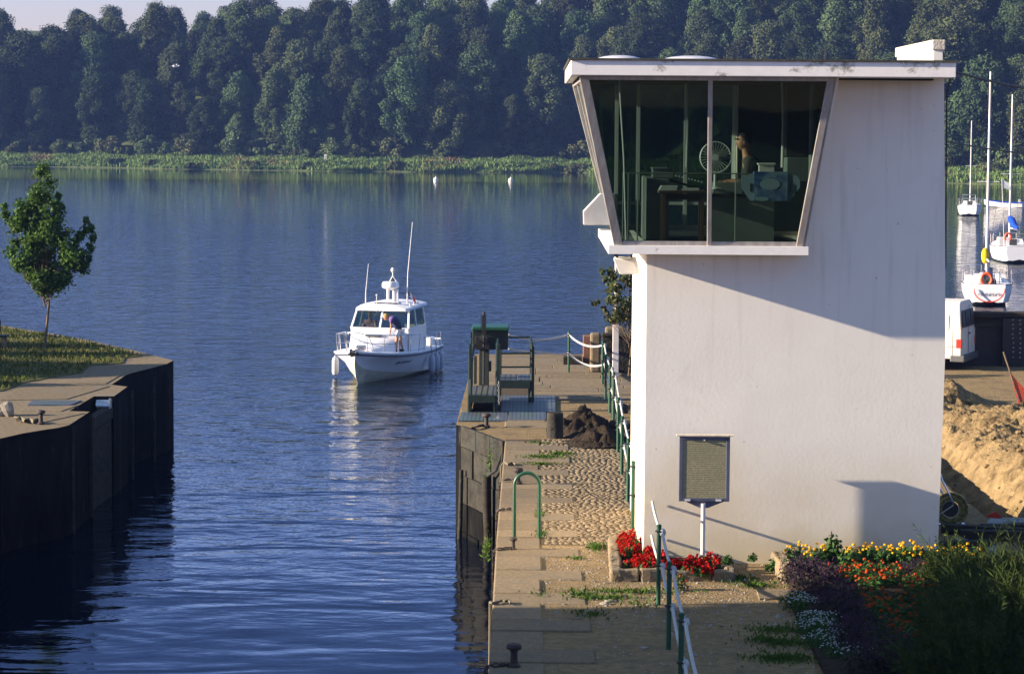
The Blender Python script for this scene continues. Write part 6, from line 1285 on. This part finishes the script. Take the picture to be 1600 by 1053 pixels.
# ------------------------------------------------------------------ RIGHT SIDE: van, timber wall, earthworks
g = G(1501, 580); vr = math.radians(-22); t = thing('van', 'white panel van parked half hidden behind the tower', 'van', (g.x, g.y, 0), vr)   # local +X = rear, local -Y = the side seen
Lv, Wv, Hv = 4.2, 1.75, 1.86
m = MB(); prof = [(0, -.0), (.0, 0)]
sec = [(-.0, .32), (-.0, 1.05), (.06, 1.55), (.14, 1.78), (.30, 1.86)]           # tumblehome of the side (inset, z)
ring = [(s_, z) for s_, z in sec]
pts = [(ring[i][0], ring[i][1]) for i in range(5)] + [(Wv - s_, z) for s_, z in reversed(ring)]
xsn = [(-Lv, .75, -.1), (-Lv + .5, .9, 0), (-Lv + 1.1, 1.0, 0), (-.1, 1.0, 0), (0, .985, 0)]
vs = []
for x, hf_, _ in xsn:
    for (y, z) in pts: vs.append((x - (.10 * max(0, z - 1.0) if x > -.05 else 0), y, .32 + (z - .32) * (hf_ if z > 1.1 else 1)))
k_ = len(pts); m.add(vs, [(i * k_ + j, i * k_ + j + 1, (i + 1) * k_ + j + 1, (i + 1) * k_ + j) for i in range(len(xsn) - 1) for j in range(k_ - 1)] + [(i * k_ + k_ - 1, i * k_, (i + 1) * k_, (i + 1) * k_ + k_ - 1) for i in range(len(xsn) - 1)] + [tuple(range(k_)), tuple((len(xsn) - 1) * k_ + j for j in range(k_ - 1, -1, -1))])
body_ = m.build('body', 'van_paint', t, local=True, bevel=.03)
for y0_, y1_, nm in ((.18, .52, 'window'), (.62, 1.12, 'window'), (1.2, 1.55, 'window')): MB().add([(.004, y0_, 1.16), (.004, y1_, 1.16), (-.042, y1_, 1.62), (-.042, y0_, 1.62), (.012, y0_, 1.16), (.012, y1_, 1.16), (-.034, y1_, 1.62), (-.034, y0_, 1.62)], [(0, 1, 2, 3), (4, 7, 6, 5), (0, 4, 5, 1), (1, 5, 6, 2), (2, 6, 7, 3), (3, 7, 4, 0)]).build(nm, 'cab_dark', body_)
MB().box(-.14, .012, -.012, .08, .62, .86).build('tail_light', 'red_plastic', body_, bevel=.01); MB().box(-.06, .012, Wv - .1, Wv + .012, .62, .86).build('tail_light', 'red_plastic', body_, bevel=.01)
MB().box(-.3, .10, -.02, Wv + .02, .24, .42).build('bumper', 'grey_plastic', body_, bevel=.03)
MB().add([(-1.35, .0, 1.1), (-.35, .0, 1.1), (-.35, .045, 1.5), (-1.35, .045, 1.5), (-1.35, -.008, 1.1), (-.35, -.008, 1.1), (-.35, .037, 1.5), (-1.35, .037, 1.5)], [(0, 1, 2, 3), (4, 7, 6, 5), (0, 4, 5, 1), (1, 5, 6, 2), (2, 6, 7, 3), (3, 7, 4, 0)]).build('side_panel', 'van_paint', body_, bevel=.005)
m = MB(); m.box(-Lv + .3, -.02, -.006, .002, .645, .655); m.box(-.24, -.232, -.006, .002, .34, 1.1); m.build('panel_seam', 'grey_plastic', body_)
MB().box(.004, .012, .85, .87, .45, 1.75).box(.008, .03, .9, 1.02, .95, .99).build('door_seam', 'grey_plastic', body_)
for x in (-.85, -3.4):
    for y in (.02, Wv - .2):
        m = MB(); m.cyl((x, y, .3), (x, y + .18, .3), .3, n=22); w_ = m.build('wheel', 'black_rubber', t, local=True, bevel=.02); MB().cyl((x, y - .006, .3), (x, y - .001, .3), .17, n=16).build('rim', 'board_grey', w_)
# dark timber wall with riveted plate
g = G(1526, 573); t = thing('timber_wall', 'black timber quay wall with a brown top rail behind the van', 'wall', (g.x, g.y, 0)); tp = V(1560, 489, g.y).z
m = MB(); m.box(g.x - 4, g.x + 9, g.y + .3, g.y + .6, 0, tp - .42); m.build('planking', 'steel_dark', t)
m = MB(); m.box(g.x - 4, g.x + 9, g.y + .18, g.y + .7, tp - .418, tp - .14).box(g.x - 4, g.x + 9, g.y + .1, g.y + .75, tp - .138, tp); m.build('top_rail', 'old_timber', t, bevel=.02)
m = MB(); m.box(V(1579, 0, g.y).x, V(1600, 0, g.y).x + 1.5, g.y + .05, g.y + .178, 0, tp - .15); pl_ = m.build('rivet_plate', 'steel_dark', t)
rr = random.Random(3)
for col_ in (1583, 1594, 1604):
    m = MB()
    for j in range(9):
        q = V(col_ + rr.uniform(-.8, .8), 500 + j * 7.2 + rr.uniform(-1, 1), g.y + .04); m.ell((q.x, g.y + .045, q.z), (.026, .02, .026), 8, 6)
    m.build('rivet_row', 'board_grey', pl_, smooth=True)
# earthworks: one height field with trench and spoil
TX0, TX1 = 7.75, 8.35
def f2_(x, y):
    h = 0.0
    j = nz(x, y, .9, 3) * .25
    dtr = (x - 8.5)
    env = max(0, min(1, (y - 36) / 6)) * max(0, min(1, (59.5 - y) / 6.5))
    if dtr > -.1: h += 1.02 * env * (1 - math.exp(-max(0, dtr + .1 + j * .4) / 1.15)) * math.exp(-(max(0, x - 10.6) / 2.4) ** 2) * (.82 + .3 * nz(x, y, .45, 9))
    pk = .55 * math.exp(-(((x - 9.75) / .75) ** 2 + ((y - 60.0) / 1.6) ** 2)) + .35 * math.exp(-(((x - 8.6) / .9) ** 2 + ((y - 58.5) / 1.5) ** 2)); h = max(h, pk)
    if y < 54.5:
        w0 = TX0 + j * .35 - .1; w1 = TX1 + j * .3
        if w0 < x < w1 + .35 and y > 36: h -= .75 * min(1, (x - w0) / .12) * min(1, max(0, (w1 + .35 - x)) / .75) * min(1, (54.5 - y) / 1.5)
    h += .12 * nz(x, y, 2.6) * min(1, abs(h) * 5 + .02) + .055 * nz(x, y, 7.5) * min(1, abs(h) * 5 + .03)
    return h + .012
ew = heap('earthworks', 6.16, 15.5, 36.5, 63.0, f2_, 'soil_light', 190, 330); ew.data.materials.append(MATS['quay_dirt'])
for p_ in ew.data.polygons: p_.material_index = 1 if abs(p_.center.z) < .035 + .05 * mn.noise(p_.center * 1.3) else 0; tag(ew, 'sunlit yellow spoil bank beside the trench to the right of the tower', 'soil heap')
mb = MB(); mb.prism([(6.14, 30, .0), (TX0 - .2, 30, .0), (TX0 - .2, 36, .0), (6.14, 36, .0)], (0, 0, .006)); 
rr = random.Random(33)
for i in range(46):
    y = rr.uniform(40, 60); x = rr.uniform(8.2, 11.5); s_ = rr.uniform(.03, .085); o = rock('clod', (s_, s_ * rr.uniform(.6, 1), s_ * .55), i * 2.1, 'soil_light'); o.location = (x, y, f2_(x, y) + s_ * .35); tag(o, 'clod of yellow earth on the spoil bank right of the tower', 'clod', 'clods on the spoil bank')
# hose reel
g = G(1487, 822); Yh = g.y; t = thing('hose_reel', 'hose reel with yellow and black hose leaning beside the tower wall', 'hose reel', (g.x, Yh, 0)); c_ = V(1486, 796, Yh)
for i, rr_ in enumerate((.27, .235, .20, .165)):
    m = MB(); m.tube([(c_.x + rr_ * math.cos(q), Yh + .02 * (i % 2), c_.z + rr_ * math.sin(q)) for q in np.linspace(0, 2 * PI, 25)[:-1]], .019, 6, closed=True); m.build('hose_coil', 'hose_yellow', t, smooth=True)
m = MB(); m.cyl((c_.x, Yh + .05, c_.z), (c_.x, Yh + .3, c_.z), .13, n=18); m.build('drum', 'black_rubber', t)
m = MB(); m.tube([V(1463, 720, Yh - .1), V(1473, 752, Yh - .1), V(1490, 785, Yh - .12), V(1489, 790, Yh - .12), V(1462, 808, Yh - .1)], .014, 8); m.tube([V(1467, 760, Yh + .3), V(1476, 776, Yh + .3), V(1484, 800, Yh + .1)], .014, 8); m.box(c_.x - .22, c_.x + .25, Yh + .02, Yh + .3, .0, .03); m.build('frame', 'chrome', t, smooth=True)
# boards and slabs in the tower's shade
for i, (pl, m_, lb) in enumerate([([(1541, 817), (1573, 818), (1578, 811), (1547, 809)], 'board_grey', 'short pale board at the edge of the trench'), ([(1566, 815), (1640, 816), (1640, 809), (1566, 808)], 'board_grey', 'long pale board lying beyond the short one'),
                                  ([(1540, 872), (1560, 872), (1559, 850), (1541, 850)], 'board_grey', 'grey paving slab upright in the path behind the conifers'), ([(1505, 828), (1538, 828), (1528, 820), (1500, 821)], 'board_grey', 'dull grey board lying in the tower shade'),
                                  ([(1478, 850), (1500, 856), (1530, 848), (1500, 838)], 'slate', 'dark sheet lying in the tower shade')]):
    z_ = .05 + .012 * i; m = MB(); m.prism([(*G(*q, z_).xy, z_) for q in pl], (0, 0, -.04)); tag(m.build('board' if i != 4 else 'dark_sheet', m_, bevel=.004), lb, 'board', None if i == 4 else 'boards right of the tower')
for i, (px_, py_, L2) in enumerate([(1540, 838, 1.4), (1555, 845, 1.1), (1590, 835, 1.2), (1500, 862, 1.0)]):
    q = G(px_, py_); m = MB(); m.box(-L2 / 2, L2 / 2, -.1, .1, 0, .14); o = m.build('timber', 'old_timber', bevel=.01); o.location = (q.x, q.y, .03); o.rotation_euler = (0, 0, .2 * i - .3); tag(o, ['black timber under the short pale board', 'black timber nearest the grey slab', 'black timber at the right photo edge', 'black timber by the foot of the tower wall'][i], 'timber', 'black timbers right of the tower')
m = MB(); q = V(1552, 812, 43.5); m.add([tuple(V(*k_, 43.3)) for k_ in ((1538, 806), (1556, 799), (1564, 806), (1560, 811), (1548, 808))], [(0, 1, 2, 3, 4)]); o = m.build('red_rag', 'red_net'); o.modifiers.new('thick', 'SOLIDIFY').thickness = .02; tag(o, 'scrap of dark red netting by the trench boards', 'netting')
# red safety net on a leaning stake
t = thing('safety_net', 'red mesh safety net hanging from a leaning stake at the right edge', 'netting', G(1600, 650)); Yn = 58.5
m = MB(); m.cyl(V(1568, 550, Yn), V(1604, 660, Yn), .02, n=6); m.build('stake', 'bark', t)
nb_ = MB(); top_ = [V(1579, 584, Yn), V(1590, 597, Yn), V(1604, 612, Yn), V(1625, 618, Yn)]; bot_ = [V(1596, 645, Yn), V(1602, 648, Yn), V(1612, 650, Yn), V(1625, 652, Yn)]
for i in range(13):
    f_ = i / 12; k_ = min(2, int(f_ * 3)); u_ = f_ * 3 - k_; nb_.tube([top_[k_].lerp(top_[k_ + 1], u_), bot_[k_].lerp(bot_[k_ + 1], u_)], .013, 4)
for j in range(13):
    f_ = j / 12; nb_.tube([a_.lerp(b2, f_) for a_, b2 in zip(top_, bot_)], .013, 4)
nb_.build('mesh', 'red_net', t)
ropeobj('guy_line', [V(1579, 586, Yn), V(1592, 615, Yn), V(1594, 645, Yn)], .012, 'red_net', 'red cord hanging along the stake of the safety net', 'cord')

# ------------------------------------------------------------------ FLOWER BEDS
def border(name, pts, w_, h_, label, seed):
    m = MB(); r_ = random.Random(seed)
    for a_, b2 in zip(pts[:-1], pts[1:]):
        a_, b2 = Vector((*a_, 0)), Vector((*b2, 0)); L2 = (b2 - a_).length; d = (b2 - a_).normalized(); n_ = Vector((-d.y, d.x, 0)); x = 0
        while x < L2 - .02:
            ln = min(r_.uniform(.28, .6), L2 - x); hh2 = h_ * r_.uniform(.85, 1.1); p = a_ + d * (x + .008); q = a_ + d * (x + ln - .008); k_ = r_.uniform(.9, 1.1) * w_
            m.prism([(p.x, p.y, -.05), (q.x, q.y, -.05), (q.x, q.y, hh2), (p.x, p.y, hh2)], n_ * k_); x += ln
    o = m.build(name, 'granite'); bv = o.modifiers.new('b', 'BEVEL'); bv.width = .03; bv.segments = 2
    s2 = o.modifiers.new('s', 'SUBSURF'); s2.subdivision_type = 'SIMPLE'; s2.levels = s2.render_levels = 2
    tx = bpy.data.textures.new(name, 'CLOUDS'); tx.noise_scale = .12; dp = o.modifiers.new('d', 'DISPLACE'); dp.texture = tx; dp.strength = .05; dp.mid_level = .5; dp.texture_coords = 'GLOBAL'
    return tag(o, label, 'border')
bA = G(948, 911); bB = G(1150, 908); bC = G(938, 838)
border('bed_border', [(bC.x + .1, 39.6), (bA.x + .05, bA.y + .1), (bB.x, bB.y)], .16, .17, 'rough stone edging of the red flower bed', 3)
border('bed_border', [(bB.x, bB.y + .05), (bB.x - .05, bB.y + .7)], .16, .16, 'short stone return at the right end of the red flower bed', 8)
cA = G(1222, 912); border('bed_border', [(cA.x - .05, 37.6), (cA.x, cA.y + .0), (cA.x + .9, cA.y - .05)], .18, .26, 'rough stone edging at the corner of the yellow flower bed', 5)
mb = MB(); mb.prism([(bA.x + .15, bA.y + .15, .08), (bB.x - .1, bB.y + .12, .08), (bB.x - .1, 37.99, .08), (XL - .02, 37.99, .08), (XL - .02, 39.6, .08), (bC.x + .2, 39.6, .08)], (0, 0, -.2)); mb.prism([(cA.x + .1, 33.6, .16), (7.8, 33.6, .16), (7.8, 37.99, .16), (cA.x + .05, 37.99, .16)], (0, 0, -.3)); mb.prism([(cA.x - .1, 29, .08), (7.6, 29, .08), (7.6, 33.6, .08), (cA.x - .05, 34.8, .08)], (0, 0, -.3))
struct(mb.build('bed_soil', 'soil_dark'))
g = G(1196, 930); mb = MB(); mb.prism([(g.x - .12, g.y - .35, .03), (g.x + .45, g.y - .3, .03), (g.x + .38, g.y + .3, .03), (g.x - .1, g.y + .3, .03)], (0, 0, -.05)); tag(mb.build('paving_slab', 'concrete', bevel=.01), 'flat paving slab in front of the gap between the flower beds', 'slab')
def plant(name, seed, H, W, nl, nfl, leaf, petal, ls, fsz, label, cat, group, spike=False, top=.55):
    r_ = np.random.default_rng(seed); d = unit(r_.normal(size=(nl, 3))); d[:, 2] = np.abs(d[:, 2]); P = d * np.array([W, W, H * .8]) * (r_.random((nl, 1)) ** .4); P[:, 2] += .02
    vs, fs = cards(r_, P, d + r_.normal(0, .5, (nl, 3)), r_.uniform(ls * .6, ls * 1.3, nl), .5); o = arrays(name, vs, fs, leaf); tag(o, label, cat, group)
    V_, F_, n0 = [], [], 0
    for i in range(nfl):
        a_ = r_.uniform(0, 2 * PI); q = W * math.sqrt(r_.random()) * .95; z = H * (top + (1 - top) * r_.random()) * (1 - .25 * (q / W) ** 2)
        if spike: n_ = 16; c = np.stack([np.full(n_, q * math.cos(a_)) + r_.normal(0, .012, n_), np.full(n_, q * math.sin(a_)) + r_.normal(0, .012, n_), z + np.linspace(-.06, .05, n_)], 1); nn = r_.normal(size=(n_, 3))
        else: n_ = 14; dd = unit(r_.normal(size=(n_, 3))); dd[:, 2] = np.abs(dd[:, 2]) * .7; c = np.array([q * math.cos(a_), q * math.sin(a_), z]) + dd * fsz * .8; nn = dd
        v_, f_ = cards(r_, c, nn, np.full(n_, fsz * (.75 if spike else .62)), .8); V_.append(v_); F_.append(f_ + n0); n0 += len(v_)
    arrays('blossoms', np.concatenate(V_), np.concatenate(F_), petal, parent=o); return o
def bed(proto, places, zb_, group, s_=(.8, 1.2), seed=1):
    r_ = random.Random(seed)
    for i, (x, y) in enumerate(places):
        o = proto if i == 0 else dup(proto); o.location = (x, y, zb_); o.rotation_euler = (0, 0, r_.uniform(0, 6.28)); q = r_.uniform(*s_); o.scale = (q, q, q)
red = plant('salvia', 1, .18, .13, 150, 9, 'bed_leaf', 'petal_red', .03, .028, 'red salvia plant in the stone-edged bed at the tower foot', 'flower', 'red salvias', True)
r_ = random.Random(6); pl = []
for i in range(20): f_ = r_.random(); y = 36.75 + f_ * 2.4; lo = bA.x + .25; hi = XL - .1 if y > 37.9 else lo + .5 + .1 * f_; pl.append((r_.uniform(lo, max(lo + .05, hi)), y))
for i in range(17): pl.append((r_.uniform(bA.x + .6, bB.x - .2), r_.uniform(36.45, 37.1)))
bed(red, pl, .07, '', seed=2)
yel = plant('marigold', 2, .30, .19, 220, 10, 'bed_leaf', 'petal_yellow', .035, .027, 'yellow marigold plant in the raised bed against the tower wall', 'flower', 'yellow marigolds')
pl = [(V(px_, 870, 37.2).x, 37.2 + r_.uniform(-.35, .3)) for px_ in (1245, 1275, 1296, 1325, 1352, 1362, 1385, 1402, 1418, 1432, 1450, 1466, 1484, 1502, 1516)]; bed(yel, pl, .14, '', seed=3)
org_ = plant('orange_marigold', 3, .30, .2, 260, 12, 'bed_leaf', 'petal_orange', .032, .025, 'orange marigold plant in the band between the yellow and purple flowers', 'flower', 'orange marigolds')
pl = [(V(px_, py_, Y_).x, Y_) for px_, py_, Y_ in [(1300, 890, 36.3), (1318, 888, 36.2), (1340, 885, 36.3), (1355, 885, 36.1), (1375, 882, 36.4), (1395, 880, 36.3), (1352, 900, 35.6), (1362, 905, 35.2), (1335, 905, 35.6), (1350, 920, 34.8), (1380, 900, 35.4), (1400, 895, 35.6), (1340, 930, 34.4), (1370, 935, 34), (1385, 945, 33.6), (1355, 945, 33.6), (1375, 960, 33.1), (1392, 975, 32.6), (1405, 1005, 31.8), (1420, 1020, 31.4), (1395, 1000, 32), (1418, 960, 33), (1430, 985, 32.3), (1440, 930, 33.9), (1415, 925, 34.2), (1440, 905, 34.8), (1425, 900, 35.3), (1450, 955, 33.2), (1445, 1010, 31.6), (1400, 940, 33.6), (1460, 890, 35.6), (1445, 885, 36.1), (1470, 880, 36.4)]]; bed(org_, pl, .08, '', seed=4)
pur = plant('purple_heather', 4, .34, .26, 420, 26, 'heather_leaf', 'petal_purple', .026, .012, 'purple flowered clump in the dusky middle of the right bed', 'flower', 'purple clumps', True, .7)
pl = [(V(px_, py_, Y_).x, Y_) for px_, py_, Y_ in [(1245, 900, 36.0), (1262, 900, 35.9), (1283, 905, 35.7), (1300, 905, 35.6), (1262, 930, 34.9), (1285, 930, 34.8), (1305, 925, 34.7), (1322, 940, 34.2), (1290, 955, 33.8), (1315, 965, 33.3), (1335, 970, 33.0), (1345, 995, 32.3), (1325, 1000, 32.1), (1360, 1010, 31.8), (1345, 1035, 31.0), (1330, 1030, 31.2), (1370, 1035, 31.0), (1400, 1035, 30.6), (1380, 1045, 30.2), (1355, 1050, 30.0), (1415, 1045, 30.0), (1430, 880, 36.4), (1448, 878, 36.4), (1440, 890, 36)]]; bed(pur, pl, .05, '', (.85, 1.25), seed=5)
whi = plant('white_alyssum', 5, .22, .26, 520, 46, 'bed_leaf', 'petal_white', .024, .0115, 'white alyssum clump spilling over the path edge of the right bed', 'flower', 'white alyssums', False, .75)
pl = [(V(px_, py_, Y_).x, Y_) for px_, py_, Y_ in [(1252, 965, 34.0), (1262, 955, 34.2), (1268, 985, 33.0), (1285, 985, 33.0), (1272, 1005, 32.4), (1292, 1000, 32.4), (1278, 1025, 31.6), (1295, 1020, 31.8), (1310, 1045, 31.0), (1330, 1050, 30.8), (1345, 1040, 30.9), (1240, 945, 34.6)]]; bed(whi, pl, .03, '', (.75, 1.1), seed=6)
hb = plant('herb_plant', 6, .42, .16, 170, 0 or 1, 'bed_leaf', 'bed_leaf', .05, .03, 'tall leafy green plant against the wall among the yellow marigolds', 'plant', None)
hb.location = (V(1299, 880, 37.4).x, 37.4, .14); hb.scale = (1.05, 1.05, 1.25)
for i, (px_, Y_, s_, lb) in enumerate([(1210, 37.2, .85, 'leafy green plant growing in the gap between the two flower beds'), (1234, 36.7, .9, 'low green plant in the left end of the yellow flower bed'), (1255, 36.9, .8, 'low green plant beside the stone corner of the yellow flower bed'), (1137, 37.3, .6, 'small leafy plant right of the notice board pole'), (1176, 37.6, .5, 'little green plant at the foot of the white wall')]):
    o = dup(hb, (V(px_, 880, Y_).x, Y_, .1 if i else .02), i * 1.3, (s_, s_, s_ * .75), label=lb)
br = plant('dry_plant', 8, .28, .12, 160, 4, 'rosehip_leaf', 'petal_orange', .03, .02, 'dry orange-brown plant in front of the stone edging behind the ropes', 'plant', None); q = G(1063, 922); br.location = (q.x, q.y, 0)

# ------------------------------------------------------------------ feathery conifers at lower right
def juniper(seed, W, D, H, n):
    r_ = np.random.default_rng(seed); d = unit(r_.normal(size=(n, 3))); d[:, 2] = np.abs(d[:, 2]); fr_ = (.45 + .6 * r_.random((n, 1)) ** .5)
    lump = 1 + .3 * np.sin(d[:, :1] * 8 + seed) * np.cos(d[:, 1:2] * 7 + d[:, 2:] * 5)
    base = d * np.array([W, D, H]) * fr_ * lump; ln_k = 1 + 1.0 * (r_.random((n, 1)) < .05); dirn = unit(d * .7 + np.array([-.3, 0, .6]) + r_.normal(0, .22, (n, 3))); ln = r_.uniform(.25, .62, (n, 1)) * ln_k; tip = base + dirn * ln
    B_, T_, W_ = [base], [tip], [np.full(n, .006)]
    k_ = 20
    for j in range(k_):
        f_ = .12 + .85 * j / k_; p = base + (tip - base) * f_; sd_ = unit(np.cross(dirn, r_.normal(size=(n, 3)))); q = p + (sd_ * .75 + dirn * .8) * ln * .26 * (1.15 - f_); B_.append(p); T_.append(q); W_.append(np.full(n, .008))
    vs, fs = blades(r_, np.concatenate(B_), np.concatenate(T_), np.concatenate(W_)); return vs, fs
JL = ['low feathery conifer at the very bottom edge of the photo left of the corner one', 'feathery dark conifer filling the bottom right corner', 'feathery conifer standing left of the corner one, beside the orange flowers', 'tall feathery conifer at the right photo edge below the boards', 'small conifer tuft reaching up in front of the yellow marigolds']
for i, (px_, Y_, W, D, H, n, zc_) in enumerate([(1535, 29.3, .75, .5, .36, 1500, .05), (1600, 30.3, 1.05, 1.3, .74, 4600, .05), (1530, 31.8, .55, 1.0, .36, 2200, .05), (1592, 34.0, .6, .7, .46, 1900, .02), (1500, 35.2, .30, .5, .30, 700, .05)]):
    q = V(px_, 1000, Y_); t = thing('conifer_shrub', JL[i], 'shrub', (q.x, Y_, zc_), 0, 'feathery conifers'); vs, fs = juniper(70 + i, W * .85, D * .85, H * .78, int(n * .62)); arrays('foliage', vs, fs, 'juniper', parent=t, local=True)
    m = MB()
    for a_ in range(7): m.tube([(0, 0, -.15), (W * .3 * math.cos(a_), D * .3 * math.sin(a_), H * .4), (W * .6 * math.cos(a_), D * .6 * math.sin(a_), H * .75)], [.03, .02, .006], 6)
    m.build('stems', 'bark_dark', t, smooth=True, local=True)

# ------------------------------------------------------------------ AIR
hm_ = bpy.data.materials.new('haze_air'); hm_.use_nodes = True; N = hm_.node_tree.nodes; N.remove(N['Principled BSDF'])
pv = N.new('ShaderNodeVolumePrincipled'); pv.inputs['Color'].default_value = (0.24, 0.40, 1.0, 1); pv.inputs['Density'].default_value = 0.00013; pv.inputs['Anisotropy'].default_value = 0.1
hm_.node_tree.links.new(pv.outputs[0], N['Material Output'].inputs['Volume']); MATS['haze_air'] = hm_
mb = MB(); mb.box(-690, 690, -55, 690, WATER_Z - 8, 64); o = mb.build('haze', 'haze_air'); o['kind'] = 'stuff'
